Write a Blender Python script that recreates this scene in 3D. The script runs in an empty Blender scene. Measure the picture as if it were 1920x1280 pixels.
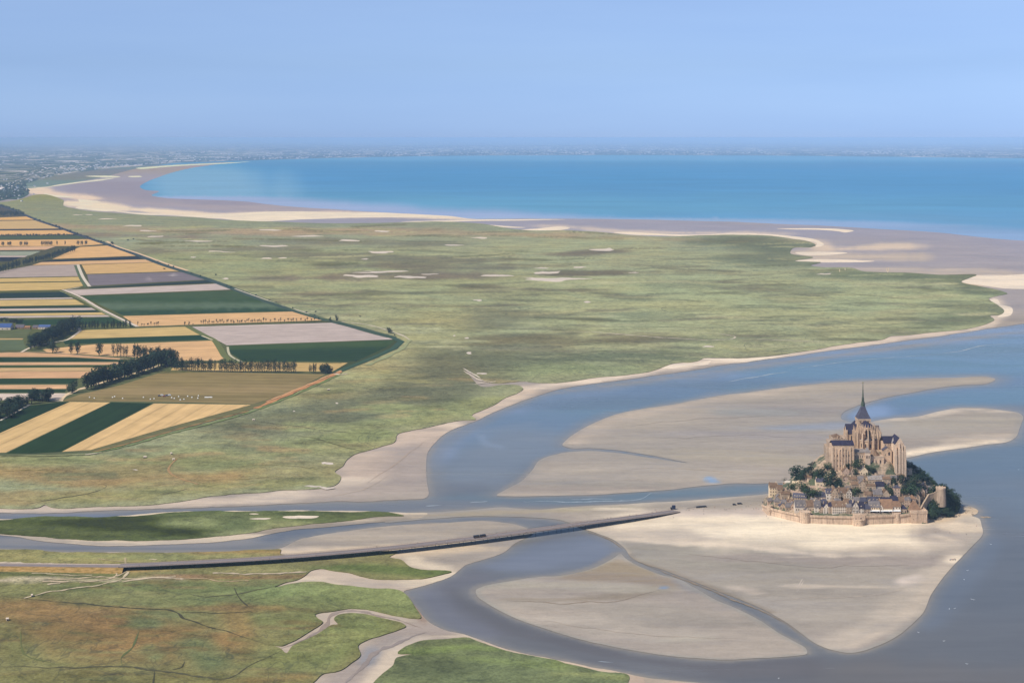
import bpy, bmesh, math, random
import numpy as np
from mathutils import Vector, Matrix, geometry
from math import radians, sin, cos, pi, exp, sqrt

random.seed(7)
SC = bpy.context.scene
COL = SC.collection
# ------------------------------------------------------------------ camera model
F, YH, H, CX = 2800.0, 258.0, 456.0, 960.0     # focal (photo px), horizon row, eye height (m), centre column
def G(x, y, z=0.0):
    Y = (H - z) * F / (y - YH)
    return Vector(((x - CX) * Y / F, Y, z))
def ypx(Y, z):
    return YH + (H - z) * F / Y

# ------------------------------------------------------------------ tags
def tag(o, label=None, cat=None, group=None, kind=None):
    if label: o['label'] = label
    if cat: o['category'] = cat
    if group: o['group'] = group
    if kind: o['kind'] = kind
    return o
def obj(name, mesh, parent=None, loc=None):
    o = bpy.data.objects.new(name, mesh); COL.objects.link(o)
    if parent is not None: o.parent = parent
    if loc is not None: o.location = loc
    return o
def empty(name, loc, rz=0.0, sc=1.0):
    o = bpy.data.objects.new(name, None); COL.objects.link(o)
    o.location = loc; o.rotation_euler = (0, 0, rz); o.scale = (sc, sc, sc)
    o.empty_display_size = 1.0
    return o
def copy_tree(o, parent=None):
    c = o.copy(); COL.objects.link(c)
    c.parent = parent
    for ch in list(o.children):
        copy_tree(ch, c)
    return c

# ------------------------------------------------------------------ colour
def s2l(c):
    c = np.asarray(c, dtype=float) / 255.0
    return np.where(c <= 0.04045, c / 12.92, ((c + 0.055) / 1.055) ** 2.4)
KL = np.array([1.11, 1.19, 1.31])           # light a sunlit flat white surface sends back, per channel
HAZE_D = 2.6e-5                             # haze extinction per metre
HAZE_C = s2l((148, 187, 240))               # what the air itself looks like
def albedo(pix, Y=0.0, refl=0.0):
    """surface colour that reads as `pix` (photo sRGB) at distance Y through the air"""
    lin = s2l(pix)
    T = np.exp(-HAZE_D * np.asarray(Y, dtype=float))
    if lin.ndim == 2: T = T[:, None]
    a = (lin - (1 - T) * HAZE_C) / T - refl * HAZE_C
    return np.clip(a / KL, 0.012, 0.85)
def A(r, g, b, Y=1800.0):
    v = albedo((r, g, b), Y); return (float(v[0]), float(v[1]), float(v[2]), 1.0)

# ------------------------------------------------------------------ numpy noise
_rng = np.random.RandomState(5)
_T = _rng.rand(256, 256)
def vnoise(x, y, seed=0):
    x = np.asarray(x, float) + seed * 37.3; y = np.asarray(y, float) + seed * 91.7
    ix = np.floor(x).astype(int); iy = np.floor(y).astype(int)
    fx = x - ix; fy = y - iy
    fx = fx * fx * (3 - 2 * fx); fy = fy * fy * (3 - 2 * fy)
    a = _T[ix & 255, iy & 255]; b = _T[(ix + 1) & 255, iy & 255]
    c = _T[ix & 255, (iy + 1) & 255]; d = _T[(ix + 1) & 255, (iy + 1) & 255]
    return (a * (1 - fx) + b * fx) * (1 - fy) + (c * (1 - fx) + d * fx) * fy
def fbm(x, y, seed=0, octv=4):
    s = 0; amp = 0.5; tot = 0
    x = np.asarray(x, float); y = np.asarray(y, float)
    for k in range(octv):
        s = s + amp * (vnoise(x * 2 ** k, y * 2 ** k, seed + k) - 0.5) * 2; tot += amp; amp *= 0.55
    return s / tot

# ------------------------------------------------------------------ node helpers
def mat_new(name):
    m = bpy.data.materials.new(name); m.use_nodes = True
    nt = m.node_tree; nt.nodes.clear()
    out = nt.nodes.new('ShaderNodeOutputMaterial')
    bs = nt.nodes.new('ShaderNodeBsdfPrincipled')
    nt.links.new(bs.outputs[0], out.inputs[0])
    return m, nt, bs
def N(nt, typ, **kw):
    n = nt.nodes.new(typ)
    for k, v in kw.items():
        if k.startswith('i_'):
            n.inputs[k[2:].replace('_', ' ')].default_value = v
        else: setattr(n, k, v)
    return n
def noise_node(nt, vec, scale, detail=4, rough=0.55, dist=0.0):
    n = nt.nodes.new('ShaderNodeTexNoise')
    n.inputs['Scale'].default_value = scale; n.inputs['Detail'].default_value = detail
    n.inputs['Roughness'].default_value = rough; n.inputs['Distortion'].default_value = dist
    nt.links.new(vec, n.inputs['Vector']); return n.outputs['Fac']
def ramp(nt, fac, stops):
    r = nt.nodes.new('ShaderNodeValToRGB'); e = r.color_ramp.elements
    while len(e) > 1: e.remove(e[0])
    e[0].position = stops[0][0]; e[0].color = stops[0][1]
    for p, c in stops[1:]:
        k = e.new(p); k.color = c
    nt.links.new(fac, r.inputs[0]); return r.outputs[0]
def mapr(nt, v, a, b, c, d):
    n = nt.nodes.new('ShaderNodeMapRange')
    for i, k in enumerate((a, b, c, d)): n.inputs[i + 1].default_value = k
    nt.links.new(v, n.inputs[0]); return n.outputs[0]
def mixc(nt, fac, a, b, mode='MIX'):
    n = nt.nodes.new('ShaderNodeMix'); n.data_type = 'RGBA'; n.blend_type = mode
    n.clamp_result = False
    for s, v in ((n.inputs[0], fac), (n.inputs[6], a), (n.inputs[7], b)):
        if hasattr(v, 'is_linked') or hasattr(v, 'links'): nt.links.new(v, s)
        else: s.default_value = v
    return n.outputs[2]
def mth(nt, op, a, b=None):
    n = nt.nodes.new('ShaderNodeMath'); n.operation = op
    for s, v in ((n.inputs[0], a), (n.inputs[1], b)):
        if v is None: continue
        if hasattr(v, 'links'): nt.links.new(v, s)
        else: s.default_value = v
    return n.outputs[0]
def pos(nt, sx=1, sy=1, sz=1, rot=0.0, obj_space=False):
    if obj_space:
        g = nt.nodes.new('ShaderNodeTexCoord'); o = g.outputs['Object']
    else:
        g = nt.nodes.new('ShaderNodeNewGeometry'); o = g.outputs['Position']
    m = nt.nodes.new('ShaderNodeMapping'); m.inputs['Scale'].default_value = (sx, sy, sz)
    m.inputs['Rotation'].default_value = (0, 0, rot)
    nt.links.new(o, m.inputs[0]); return m.outputs[0]
def attr(nt, name):
    n = nt.nodes.new('ShaderNodeAttribute'); n.attribute_name = name; return n.outputs['Color']
def bump(nt, bs, hgt, strength, dist):
    b = nt.nodes.new('ShaderNodeBump'); b.inputs['Strength'].default_value = strength
    b.inputs['Distance'].default_value = dist
    nt.links.new(hgt, b.inputs['Height']); nt.links.new(b.outputs[0], bs.inputs['Normal'])
def simple_mat(name, rgba, rough=0.85, spec=0.25, var=0.18, scale=0.6, metal=0.0, stretch=(1, 1, 1)):
    """plain coloured surface with two scales of mottling"""
    m, nt, bs = mat_new(name)
    v = pos(nt, *stretch)
    n1 = noise_node(nt, v, scale, 5, 0.6); n2 = noise_node(nt, v, scale * 0.13, 3)
    k = mth(nt, 'ADD', mapr(nt, n1, 0.3, 0.7, 1 - var, 1 + var), mapr(nt, n2, 0.3, 0.7, -var * .6, var * .6))
    c = mixc(nt, 1.0, rgba, k, 'MULTIPLY')
    nt.links.new(c, bs.inputs['Base Color'])
    bs.inputs['Roughness'].default_value = rough; bs.inputs['Specular IOR Level'].default_value = spec
    bs.inputs['Metallic'].default_value = metal
    return m

# ------------------------------------------------------------------ outlines and sheets
def catmull(pts, closed=True, gap=3.0):
    n = len(pts); P = [np.array(p, float) for p in pts]; out = []
    rng = range(n) if closed else range(n - 1)
    for i in rng:
        if closed: p0, p1, p2, p3 = P[i - 1], P[i], P[(i + 1) % n], P[(i + 2) % n]
        else: p0, p1, p2, p3 = P[max(i - 1, 0)], P[i], P[i + 1], P[min(i + 2, n - 1)]
        L = np.hypot(*(p2 - p1)); k = max(1, min(60, int(L / gap)))
        d1 = np.hypot(*(p1 - p0)) ** .5 + 1e-6; d2 = L ** .5 + 1e-6; d3 = np.hypot(*(p3 - p2)) ** .5 + 1e-6
        m1 = (p2 - p1) + d2 * ((p1 - p0) / d1 - (p2 - p0) / (d1 + d2)) if L > 0 else 0
        m2 = (p2 - p1) + d2 * ((p3 - p2) / d3 - (p3 - p1) / (d2 + d3)) if L > 0 else 0
        for j in range(k):
            t = j / k
            out.append((2 * t ** 3 - 3 * t * t + 1) * p1 + (t ** 3 - 2 * t * t + t) * m1 + (-2 * t ** 3 + 3 * t * t) * p2 + (t ** 3 - t * t) * m2)
    if not closed: out.append(P[-1])
    return np.array(out)
def straight(pts, closed=True, gap=8.0):
    n = len(pts); out = []
    for i in range(n if closed else n - 1):
        a = np.array(pts[i], float); b = np.array(pts[(i + 1) % n], float)
        k = max(1, min(80, int(np.hypot(*(b - a)) / gap)))
        for j in range(k): out.append(a + (b - a) * j / k)
    if not closed: out.append(np.array(pts[-1], float))
    return np.array(out)
def roughen(P, rough, seed):
    """crumbled natural edge, sized in metres on the ground"""
    if rough <= 0: return P
    Y = H * F / (P[:, 1] - YH); X = (P[:, 0] - CX) * Y / F
    s = Y / 1800.0; L = 34.0 * s
    n1 = fbm(X / L, Y / L, seed, 5); n2 = fbm(X / L + 50, Y / L + 9, seed + 3, 5)
    X2 = X + n1 * 3.2 * s * rough; Y2 = Y + n2 * 9.0 * s * rough
    Q = P.copy(); Q[:, 1] = YH + H * F / Y2; Q[:, 0] = CX + X2 * F / Y2
    return Q
def inside(px, py, poly):
    r = np.zeros(px.shape, bool); n = len(poly); j = n - 1
    for i in range(n):
        xi, yi = poly[i]; xj, yj = poly[j]
        if yi != yj:
            c = ((yi > py) != (yj > py)) & (px < (xj - xi) * (py - yi) / (yj - yi) + xi)
            r ^= c
        j = i
    return r
def seg_dist(px, py, pts, rx, ry):
    d = np.full(px.shape, 1e9)
    if len(pts) == 1:
        return np.hypot((px - pts[0][0]) / rx, (py - pts[0][1]) / ry)
    for (ax, ay), (bx, by) in zip(pts[:-1], pts[1:]):
        ux, uy = (bx - ax) / rx, (by - ay) / ry
        wx, wy = (px - ax) / rx, (py - ay) / ry
        L = ux * ux + uy * uy + 1e-9
        t = np.clip((wx * ux + wy * uy) / L, 0, 1)
        d = np.minimum(d, np.hypot(wx - t * ux, wy - t * uy))
    return d
def paint(px, py, base, strokes, seed=0):
    Y = H * F / (py - YH); X = (px - CX) * Y / F
    s = np.maximum(Y, 900) / 1800.0
    c = np.tile(np.array(base, float), (len(px), 1))
    for k, st in enumerate(strokes):
        colr, stg, rx, ry, pts = st[:5]
        amt = st[5] if len(st) > 5 else 0.45
        xs = [p[0] for p in pts]; ys = [p[1] for p in pts]
        m = (px > min(xs) - 2 * rx) & (px < max(xs) + 2 * rx) & (py > min(ys) - 2 * ry) & (py < max(ys) + 2 * ry)
        if not m.any(): continue
        d = seg_dist(px[m], py[m], pts, rx, ry)
        nz = fbm(X[m] / (60 * s[m]), Y[m] / (50 * s[m]), seed + k * 3, 6)
        d = d + nz * amt * 1.6
        w = np.clip(1.25 - d, 0, 1); w = w * w * (3 - 2 * w) * stg
        c[m] = c[m] * (1 - w[:, None]) + np.array(colr, float) * w[:, None]
    return c
def add_colors(me, cols):
    a = me.color_attributes.new('col', 'FLOAT_COLOR', 'POINT')
    buf = np.ones((len(me.vertices), 4), np.float32); buf[:, :3] = cols
    a.data.foreach_set('color', buf.ravel())
GRADE = {'tidal_mud': (0.0, 1.0, (-3, 0, 1)), 'salt_meadow': (.47, 1.05, (3, 2, -3)), 'crop': (.27, .98, (2, 2, 6)), 'water': (.20, .985, (0, 0, 0)), 'sea_water': (.12, 1.03, (4, 0, -1))}
def sheet(name, outline, z, mat, base, strokes=(), step=(10, 5), smooth=True, rough=1.0, seed=1, skirt=0.0,
          label=None, kind='structure', refl=0.0, gap=3.0, field_dir=None, grade=None):
    if grade is None: grade = GRADE.get(mat.name)
    P = catmull(outline, True, gap) if smooth else straight(outline, True, gap)
    P = roughen(P, rough, seed)
    x0, y0 = P.min(0); x1, y1 = P.max(0)
    rs = np.random.RandomState(seed + 11)
    # rows closer together far away
    ys = []; y = y0 + 1
    while y < y1:
        ys.append(y); y += max(1.2, min(step[1], (y - YH) / 700.0 * step[1] * 1.6))
    gx = np.arange(x0, x1, step[0])
    if len(ys) and len(gx):
        qx, qy = np.meshgrid(gx, np.array(ys)); qx = qx.ravel(); qy = qy.ravel()
        qx = qx + rs.uniform(-.35, .35, len(qx)) * step[0]; qy = qy + rs.uniform(-.3, .3, len(qy)) * 1.0
        m = inside(qx, qy, P) & (qy > YH + 3)
        qx, qy = qx[m], qy[m]
    else:
        qx = qy = np.zeros(0)
    V = [Vector((float(a), float(b) * 2.0)) for a, b in P] + [Vector((float(a), float(b) * 2.0)) for a, b in zip(qx, qy)]
    n = len(P)
    ed = [(i, (i + 1) % n) for i in range(n)]
    vo, eo, fo, _, _, _ = geometry.delaunay_2d_cdt(V, ed, [list(range(n))], 1, 1e-4)
    vx = np.array([v.x for v in vo]); vy = np.array([v.y / 2.0 for v in vo])
    vyc = np.maximum(vy, YH + 2.2)
    Yw = (H - z) * F / (vyc - YH); Xw = (vx - CX) * Yw / F
    cols = paint(vx, vyc, base, strokes, seed)
    if grade is not None:
        ds, gain, off = grade
        lum = cols @ np.array([.3, .59, .11]); cols = (cols * (1 - ds) + lum[:, None] * ds) * gain + np.array(off, float)
    cols = albedo(np.clip(cols, 5, 252), np.hypot(Yw, Xw), refl)
    me = bpy.data.meshes.new(name)
    verts = [(float(a), float(b), z) for a, b in zip(Xw, Yw)]
    faces = [tuple(f) for f in fo]
    nv = len(verts)
    if skirt > 0:
        cnt = {}
        for f in faces:
            for a, b in zip(f, f[1:] + f[:1]):
                k = (min(a, b), max(a, b)); cnt[k] = None if k in cnt else (a, b)
        bed = [e for e in cnt.values() if e]
        low = {}
        for a, b in bed:
            for q in (a, b):
                if q not in low:
                    low[q] = len(verts); verts.append((verts[q][0], verts[q][1], z - skirt))
            faces.append((a, low[a], low[b], b))
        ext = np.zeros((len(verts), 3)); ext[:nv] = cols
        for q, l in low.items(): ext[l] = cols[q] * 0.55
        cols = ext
    me.from_pydata(verts, [], faces)
    add_colors(me, cols)
    if field_dir is not None:
        uv = me.uv_layers.new(name='UVMap')
        a, b = field_dir; A0 = G(*a, z); B0 = G(*b, z); d = (B0 - A0).normalized(); nrm = Vector((-d.y, d.x, 0))
        for lp in me.loops:
            p = Vector(verts[lp.vertex_index]) - A0
            uv.data[lp.index].uv = (p.dot(d), p.dot(nrm))
    me.materials.append(mat)
    me.update()
    # make normals point up
    bm = bmesh.new(); bm.from_mesh(me)
    for f in bm.faces:
        if abs(f.normal.z) > 0.5 and f.normal.z < 0: f.normal_flip()
    bm.to_mesh(me); bm.free()
    o = obj(name, me)
    tag(o, label=label, kind=kind)
    return o
def ribbon(name, pts, width, z, mat, pix, smooth=True, rough=0.6, seed=1, taper=False, label=None, kind='structure', gap=4.0):
    P = catmull(pts, False, gap) if smooth else straight(pts, False, gap)
    P = roughen(P, rough, seed)
    W = [G(float(a), float(b), z) for a, b in P]
    verts, faces, cols = [], [], []
    n = len(W)
    rr = random.Random(seed)
    for i, p in enumerate(W):
        d = (W[min(i + 1, n - 1)] - W[max(i - 1, 0)]); d.z = 0
        d = d.normalized() if d.length > 0 else Vector((1, 0, 0))
        nn = Vector((-d.y, d.x, 0))
        w = width * (0.5 + 0.18 * math.sin(i * 0.9 + seed) * (1 if rough else 0) + (rr.uniform(-.12, .12) if rough else 0))
        if taper: w *= max(0.15, min(1.0, 3 * min(i, n - 1 - i) / max(n - 1, 1)))
        verts += [tuple(p + nn * w), tuple(p - nn * w)]
        c = albedo(pix, p.length); cols += [c, c]
        if i: faces.append((2 * i - 2, 2 * i - 1, 2 * i + 1, 2 * i))
    me = bpy.data.meshes.new(name); me.from_pydata(verts, [], faces)
    add_colors(me, np.array(cols)); me.materials.append(mat)
    bm = bmesh.new(); bm.from_mesh(me)
    for f in bm.faces:
        if f.normal.z < 0: f.normal_flip()
    bm.to_mesh(me); bm.free()
    o = obj(name, me); tag(o, label=label, kind=kind); return o

# ------------------------------------------------------------------ sky, sun, camera, air
def setup():
    SC.view_settings.view_transform = 'Standard'; SC.view_settings.look = 'None'
    SC.view_settings.exposure = 0.0; SC.view_settings.gamma = 1.0
    w = bpy.data.worlds.new('World'); SC.world = w; w.use_nodes = True
    nt = w.node_tree; nt.nodes.clear()
    out = nt.nodes.new('ShaderNodeOutputWorld'); bg = nt.nodes.new('ShaderNodeBackground')
    sk = nt.nodes.new('ShaderNodeTexSky'); sk.sky_type = 'NISHITA'; sk.sun_disc = False
    s = Vector((-0.60, -0.42, 0.80)).normalized()
    el = math.asin(s.z); az = math.atan2(s.x, s.y)
    sk.sun_elevation = el; sk.sun_rotation = az
    sk.altitude = 450; sk.air_density = 1.0; sk.dust_density = 0.3; sk.ozone_density = 4.0
    # summer haze whitens and blues the lowest degrees of the sky
    tc = nt.nodes.new('ShaderNodeTexCoord'); sx = nt.nodes.new('ShaderNodeSeparateXYZ'); nt.links.new(tc.outputs['Generated'], sx.inputs[0])
    rp = ramp(nt, mapr(nt, sx.outputs[2], 0, .2, 0, 1), SKY_RAMP)
    ns = nt.nodes.new('ShaderNodeTexNoise'); ns.inputs['Scale'].default_value = 1.0; ns.inputs['Detail'].default_value = 5; ns.inputs['Roughness'].default_value = .55
    mp = nt.nodes.new('ShaderNodeMapping'); mp.inputs['Scale'].default_value = (3.0, 3.0, 26.0); nt.links.new(tc.outputs['Generated'], mp.inputs[0]); nt.links.new(mp.outputs[0], ns.inputs['Vector'])
    veil = mixc(nt, mapr(nt, ns.outputs['Fac'], .35, .68, 0, 1), (.955, .955, .975, 1), (1.03, 1.01, 1.0, 1))
    rp = mixc(nt, 1.0, rp, veil, 'MULTIPLY')
    tint = mixc(nt, 1.0, sk.outputs[0], rp, 'MULTIPLY')
    nt.links.new(tint, bg.inputs[0]); bg.inputs[1].default_value = 0.1
    nt.links.new(bg.outputs[0], out.inputs[0])
    li = bpy.data.lights.new('sun', 'SUN'); li.energy = 4.8; li.angle = radians(0.5); li.color = (1.0, 0.95, 0.87)
    so = bpy.data.objects.new('sun', li); COL.objects.link(so)
    so.rotation_euler = s.to_track_quat('Z', 'Y').to_euler(); so.location = (-600, -200, 900)
    cam = bpy.data.cameras.new('camera'); co = bpy.data.objects.new('camera', cam); COL.objects.link(co)
    co.location = (0, 0, H); co.rotation_euler = (radians(90), 0, 0)
    cam.sensor_width = 36.0; cam.lens = F / 1920.0 * 36.0
    cam.shift_y = -(640.0 - YH) / 1920.0
    cam.clip_start = 1.0; cam.clip_end = 900000.0
    SC.camera = co
    SC.cycles.use_denoising = True
    SC.cycles.max_bounces = 6; SC.cycles.diffuse_bounces = 3; SC.cycles.glossy_bounces = 2
    SC.cycles.transparent_max_bounces = 8; SC.cycles.volume_bounces = 1
    SC.cycles.sample_clamp_indirect = 4.0
SKY_RAMP = [(0.03, (.555, .825, 1.65, 1)), (.24, (.70, .835, 1.31, 1)), (.45, (.95, .98, 1.28, 1)), (1.0, (.95, .97, 1.0, 1))]
def haze_box():
    m = bpy.data.materials.new('air'); m.use_nodes = True
    nt = m.node_tree; nt.nodes.clear()
    out = nt.nodes.new('ShaderNodeOutputMaterial'); pv = nt.nodes.new('ShaderNodeVolumePrincipled')
    pv.inputs['Color'].default_value = HAZE_COL
    pv.inputs['Density'].default_value = HAZE_D; pv.inputs['Anisotropy'].default_value = -0.25
    nt.links.new(pv.outputs[0], out.inputs['Volume'])
    m.cycles.homogeneous_volume = True
    bm = bmesh.new(); bmesh.ops.create_cube(bm, size=1.0)
    me = bpy.data.meshes.new('haze'); bm.to_mesh(me); bm.free()
    me.materials.append(m)
    o = obj('haze', me); o.scale = (340000, 330000, 464.0); o.location = (0, 150000, 464.0 / 2 - 4.0)
    tag(o, 'pale blue summer haze lying over the whole bay', kind='stuff')
HAZE_COL = (0.49, 0.70, 1.0, 1)
# ================================================================== GROUND MATERIALS
def ground_mats():
    M = {}
    # mud and sand: silky flow streaks, ripples, damp sheen
    m, nt, bs = mat_new('tidal_mud'); c = attr(nt, 'col')
    v = pos(nt, 1, 1, 1, 0.25)
    big = noise_node(nt, pos(nt, .004, .010, .01, .35), 1.0, 5, 0.6, 0.6)
    fine = noise_node(nt, pos(nt, .05, .10, .1, .2), 1.0, 5, 0.65, 0.4)
    tiny = noise_node(nt, v, 0.35, 4, 0.6)
    k = mth(nt, 'ADD', mapr(nt, big, .3, .7, .90, 1.10), mapr(nt, fine, .3, .7, -.09, .09))
    k = mth(nt, 'ADD', k, mapr(nt, tiny, .3, .7, -.06, .06))
    rn = noise_node(nt, pos(nt, .010, .022, 1, .3), 1.0, 5, .62, 1.8)
    run = mapr(nt, mth(nt, 'ABSOLUTE', mth(nt, 'SUBTRACT', rn, .5)), .0, .013, .13, 0)
    rz = mapr(nt, noise_node(nt, pos(nt, .004, .007, 1), 1.0, 3), .45, .6, 0, 1)
    k = mth(nt, 'SUBTRACT', k, mth(nt, 'MULTIPLY', run, rz))
    c2 = mixc(nt, 1.0, c, k, 'MULTIPLY')
    sk = noise_node(nt, pos(nt, .0035, .032, 1, .10), 1.0, 6, .68, .5)
    k = mth(nt, 'ADD', k, mapr(nt, sk, .3, .7, -.11, .11))
    c2 = mixc(nt, 1.0, c, k, 'MULTIPLY')
    wet = noise_node(nt, pos(nt, .006, .020, 1, .2), 1.0, 6, .66, .8)
    c2 = mixc(nt, mapr(nt, wet, .50, .66, 0, .30), c2, (.30, .275, .26, 1))
    nt.links.new(c2, bs.inputs['Base Color'])
    nt.links.new(mapr(nt, big, .35, .65, .55, .85), bs.inputs['Roughness']); bs.inputs['Specular IOR Level'].default_value = .22
    bump(nt, bs, fine, .25, .6)
    M['mud'] = m
    # salt meadow: mottled grass cut by fine dark creeks
    m, nt, bs = mat_new('salt_meadow'); c = attr(nt, 'col')
    p = pos(nt)
    n1 = noise_node(nt, p, .012, 6, .62, .5); n2 = noise_node(nt, p, .07, 5, .65, .3); n3 = noise_node(nt, p, .4, 3, .6)
    n4 = noise_node(nt, pos(nt, .0035, .0035, 1, .4), 1.0, 5, .6, .8)
    k = mth(nt, 'ADD', mapr(nt, n1, .3, .7, .80, 1.20), mapr(nt, n2, .3, .7, -.29, .29))
    k = mth(nt, 'ADD', k, mapr(nt, n3, .3, .7, -.24, .24))
    n5 = noise_node(nt, pos(nt, .0028, .014, 1, .04), 1.0, 6, .68, .6)
    k = mth(nt, 'ADD', k, mapr(nt, n5, .3, .7, -.17, .17))
    c2 = mixc(nt, 1.0, c, k, 'MULTIPLY')
    hue = mixc(nt, mapr(nt, n4, .35, .65, 0, 1), (1.04, .99, .92, 1), (.96, 1.02, 1.04, 1))
    c2 = mixc(nt, 1.0, c2, hue, 'MULTIPLY')
    # creek network = thin contour lines of two warped noises
    w1 = noise_node(nt, pos(nt, .0055, .0042, 1, .2), 1.0, 4, .62, 1.6)
    w2 = noise_node(nt, pos(nt, .013, .010, 1, -.3), 1.0, 4, .62, 1.2)
    l1 = mapr(nt, mth(nt, 'ABSOLUTE', mth(nt, 'SUBTRACT', w1, .5)), .0, .010, 1, 0)
    l2 = mapr(nt, mth(nt, 'ABSOLUTE', mth(nt, 'SUBTRACT', w2, .47)), .0, .011, .7, 0)
    w3 = noise_node(nt, pos(nt, .030, .026, 1, .5), 1.0, 3, .6, 1.0)
    l3 = mapr(nt, mth(nt, 'ABSOLUTE', mth(nt, 'SUBTRACT', w3, .5)), .0, .016, .55, 0)
    line = mth(nt, 'MAXIMUM', mth(nt, 'MAXIMUM', l1, l2), l3)
    zone = mapr(nt, noise_node(nt, pos(nt, .0016, .0016, 1), 1.0, 3), .42, .56, .15, 1)
    line = mth(nt, 'MULTIPLY', mth(nt, 'MULTIPLY', line, zone), .50)
    c2 = mixc(nt, line, c2, (.035, .045, .035, 1))
    nt.links.new(c2, bs.inputs['Base Color']); bs.inputs['Roughness'].default_value = .95
    bs.inputs['Specular IOR Level'].default_value = .08
    bump(nt, bs, mth(nt, 'ADD', n2, mth(nt, 'MULTIPLY', n3, .5)), .5, 1.5)
    M['marsh'] = m
    # water: silty, softly rippled, streaked by currents
    m, nt, bs = mat_new('water'); c = attr(nt, 'col')
    s1 = noise_node(nt, pos(nt, .0016, .009, 1, .22), 1.0, 5, .6, .7)
    s2 = noise_node(nt, pos(nt, .012, .05, 1, .15), 1.0, 4, .6, .5)
    k = mth(nt, 'ADD', mapr(nt, s1, .3, .7, .90, 1.10), mapr(nt, s2, .3, .7, -.05, .05))
    c2 = mixc(nt, 1.0, c, k, 'MULTIPLY')
    nt.links.new(c2, bs.inputs['Base Color'])
    nt.links.new(mapr(nt, s1, .35, .65, .12, .30), bs.inputs['Roughness'])
    bs.inputs['IOR'].default_value = 1.33; bs.inputs['Specular IOR Level'].default_value = .25
    wv = noise_node(nt, pos(nt, .5, .8, 1, .3), 1.0, 3, .55)
    bump(nt, bs, wv, .18, .5)
    M['water'] = m
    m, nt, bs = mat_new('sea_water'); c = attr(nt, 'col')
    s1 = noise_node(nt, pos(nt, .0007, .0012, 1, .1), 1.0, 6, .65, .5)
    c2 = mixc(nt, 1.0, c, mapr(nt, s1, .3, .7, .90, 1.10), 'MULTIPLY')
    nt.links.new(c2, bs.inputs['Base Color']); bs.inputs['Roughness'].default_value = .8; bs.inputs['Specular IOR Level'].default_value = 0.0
    M['sea'] = m
    # crops: drilled rows and tractor tramlines running along the field
    m, nt, bs = mat_new('crop'); c = attr(nt, 'col')
    uv = nt.nodes.new('ShaderNodeUVMap'); uv.uv_map = 'UVMap'
    mp = nt.nodes.new('ShaderNodeMapping'); mp.inputs['Scale'].default_value = (.004, .06, 1); nt.links.new(uv.outputs[0], mp.inputs[0])
    band = noise_node(nt, mp.outputs[0], 1.0, 4, .65)
    mp2 = nt.nodes.new('ShaderNodeMapping'); mp2.inputs['Scale'].default_value = (.02, .02, 1); nt.links.new(uv.outputs[0], mp2.inputs[0])
    blot = noise_node(nt, mp2.outputs[0], 1.0, 5, .6)
    sx = nt.nodes.new('ShaderNodeSeparateXYZ'); nt.links.new(uv.outputs[0], sx.inputs[0])
    ph = mth(nt, 'ABSOLUTE', mth(nt, 'SUBTRACT', mth(nt, 'FRACT', mth(nt, 'DIVIDE', sx.outputs[1], 34.0)), .5))
    tram = mapr(nt, ph, .39, .5, 0, .24)
    k = mth(nt, 'ADD', mapr(nt, band, .3, .7, .84, 1.16), mapr(nt, blot, .3, .7, -.11, .11))
    k = mth(nt, 'SUBTRACT', k, tram)
    c2 = mixc(nt, 1.0, c, k, 'MULTIPLY')
    nt.links.new(c2, bs.inputs['Base Color']); bs.inputs['Roughness'].default_value = .95; bs.inputs['Specular IOR Level'].default_value = .06
    M['crop'] = m
    # plastic covered beds
    m2 = m.copy(); m2.name = 'covered_beds'; M['beds'] = m2
    # paths
    m, nt, bs = mat_new('bare_track'); c = attr(nt, 'col')
    n1 = noise_node(nt, pos(nt), .15, 4); k = mapr(nt, n1, .3, .7, .85, 1.15)
    nt.links.new(mixc(nt, 1.0, c, k, 'MULTIPLY'), bs.inputs['Base Color']); bs.inputs['Roughness'].default_value = .95
    M['track'] = m
    # far bocage: patchwork of pastures, stubble and dark woods
    m, nt, bs = mat_new('patchwork_farmland')
    vo = nt.nodes.new('ShaderNodeTexVoronoi'); vo.inputs['Scale'].default_value = 1.0; vo.inputs['Randomness'].default_value = .9
    nt.links.new(pos(nt, .0030, .0011, 1, .1), vo.inputs['Vector'])
    sp = nt.nodes.new('ShaderNodeSeparateColor'); nt.links.new(vo.outputs['Color'], sp.inputs[0])
    c = ramp(nt, sp.outputs[0], [(0, (.035, .055, .035, 1)), (.36, (.05, .075, .04, 1)), (.60, (.07, .10, .05, 1)), (.70, (.20, .19, .10, 1)), (.82, (.50, .40, .28, 1)), (.93, (.70, .60, .52, 1))])
    for e in (0,): pass
    wood = noise_node(nt, pos(nt, .0006, .00035, 1), 1.0, 5, .6)
    c = mixc(nt, mapr(nt, wood, .50, .60, 0, .9), c, (.030, .045, .035, 1))
    n1 = noise_node(nt, pos(nt), .01, 4)
    c = mixc(nt, 1.0, c, mapr(nt, n1, .3, .7, .8, 1.2), 'MULTIPLY')
    nt.links.new(c, bs.inputs['Base Color']); bs.inputs['Roughness'].default_value = 1.0; bs.inputs['Specular IOR Level'].default_value = .0
    M['farm'] = m
    return M

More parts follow.
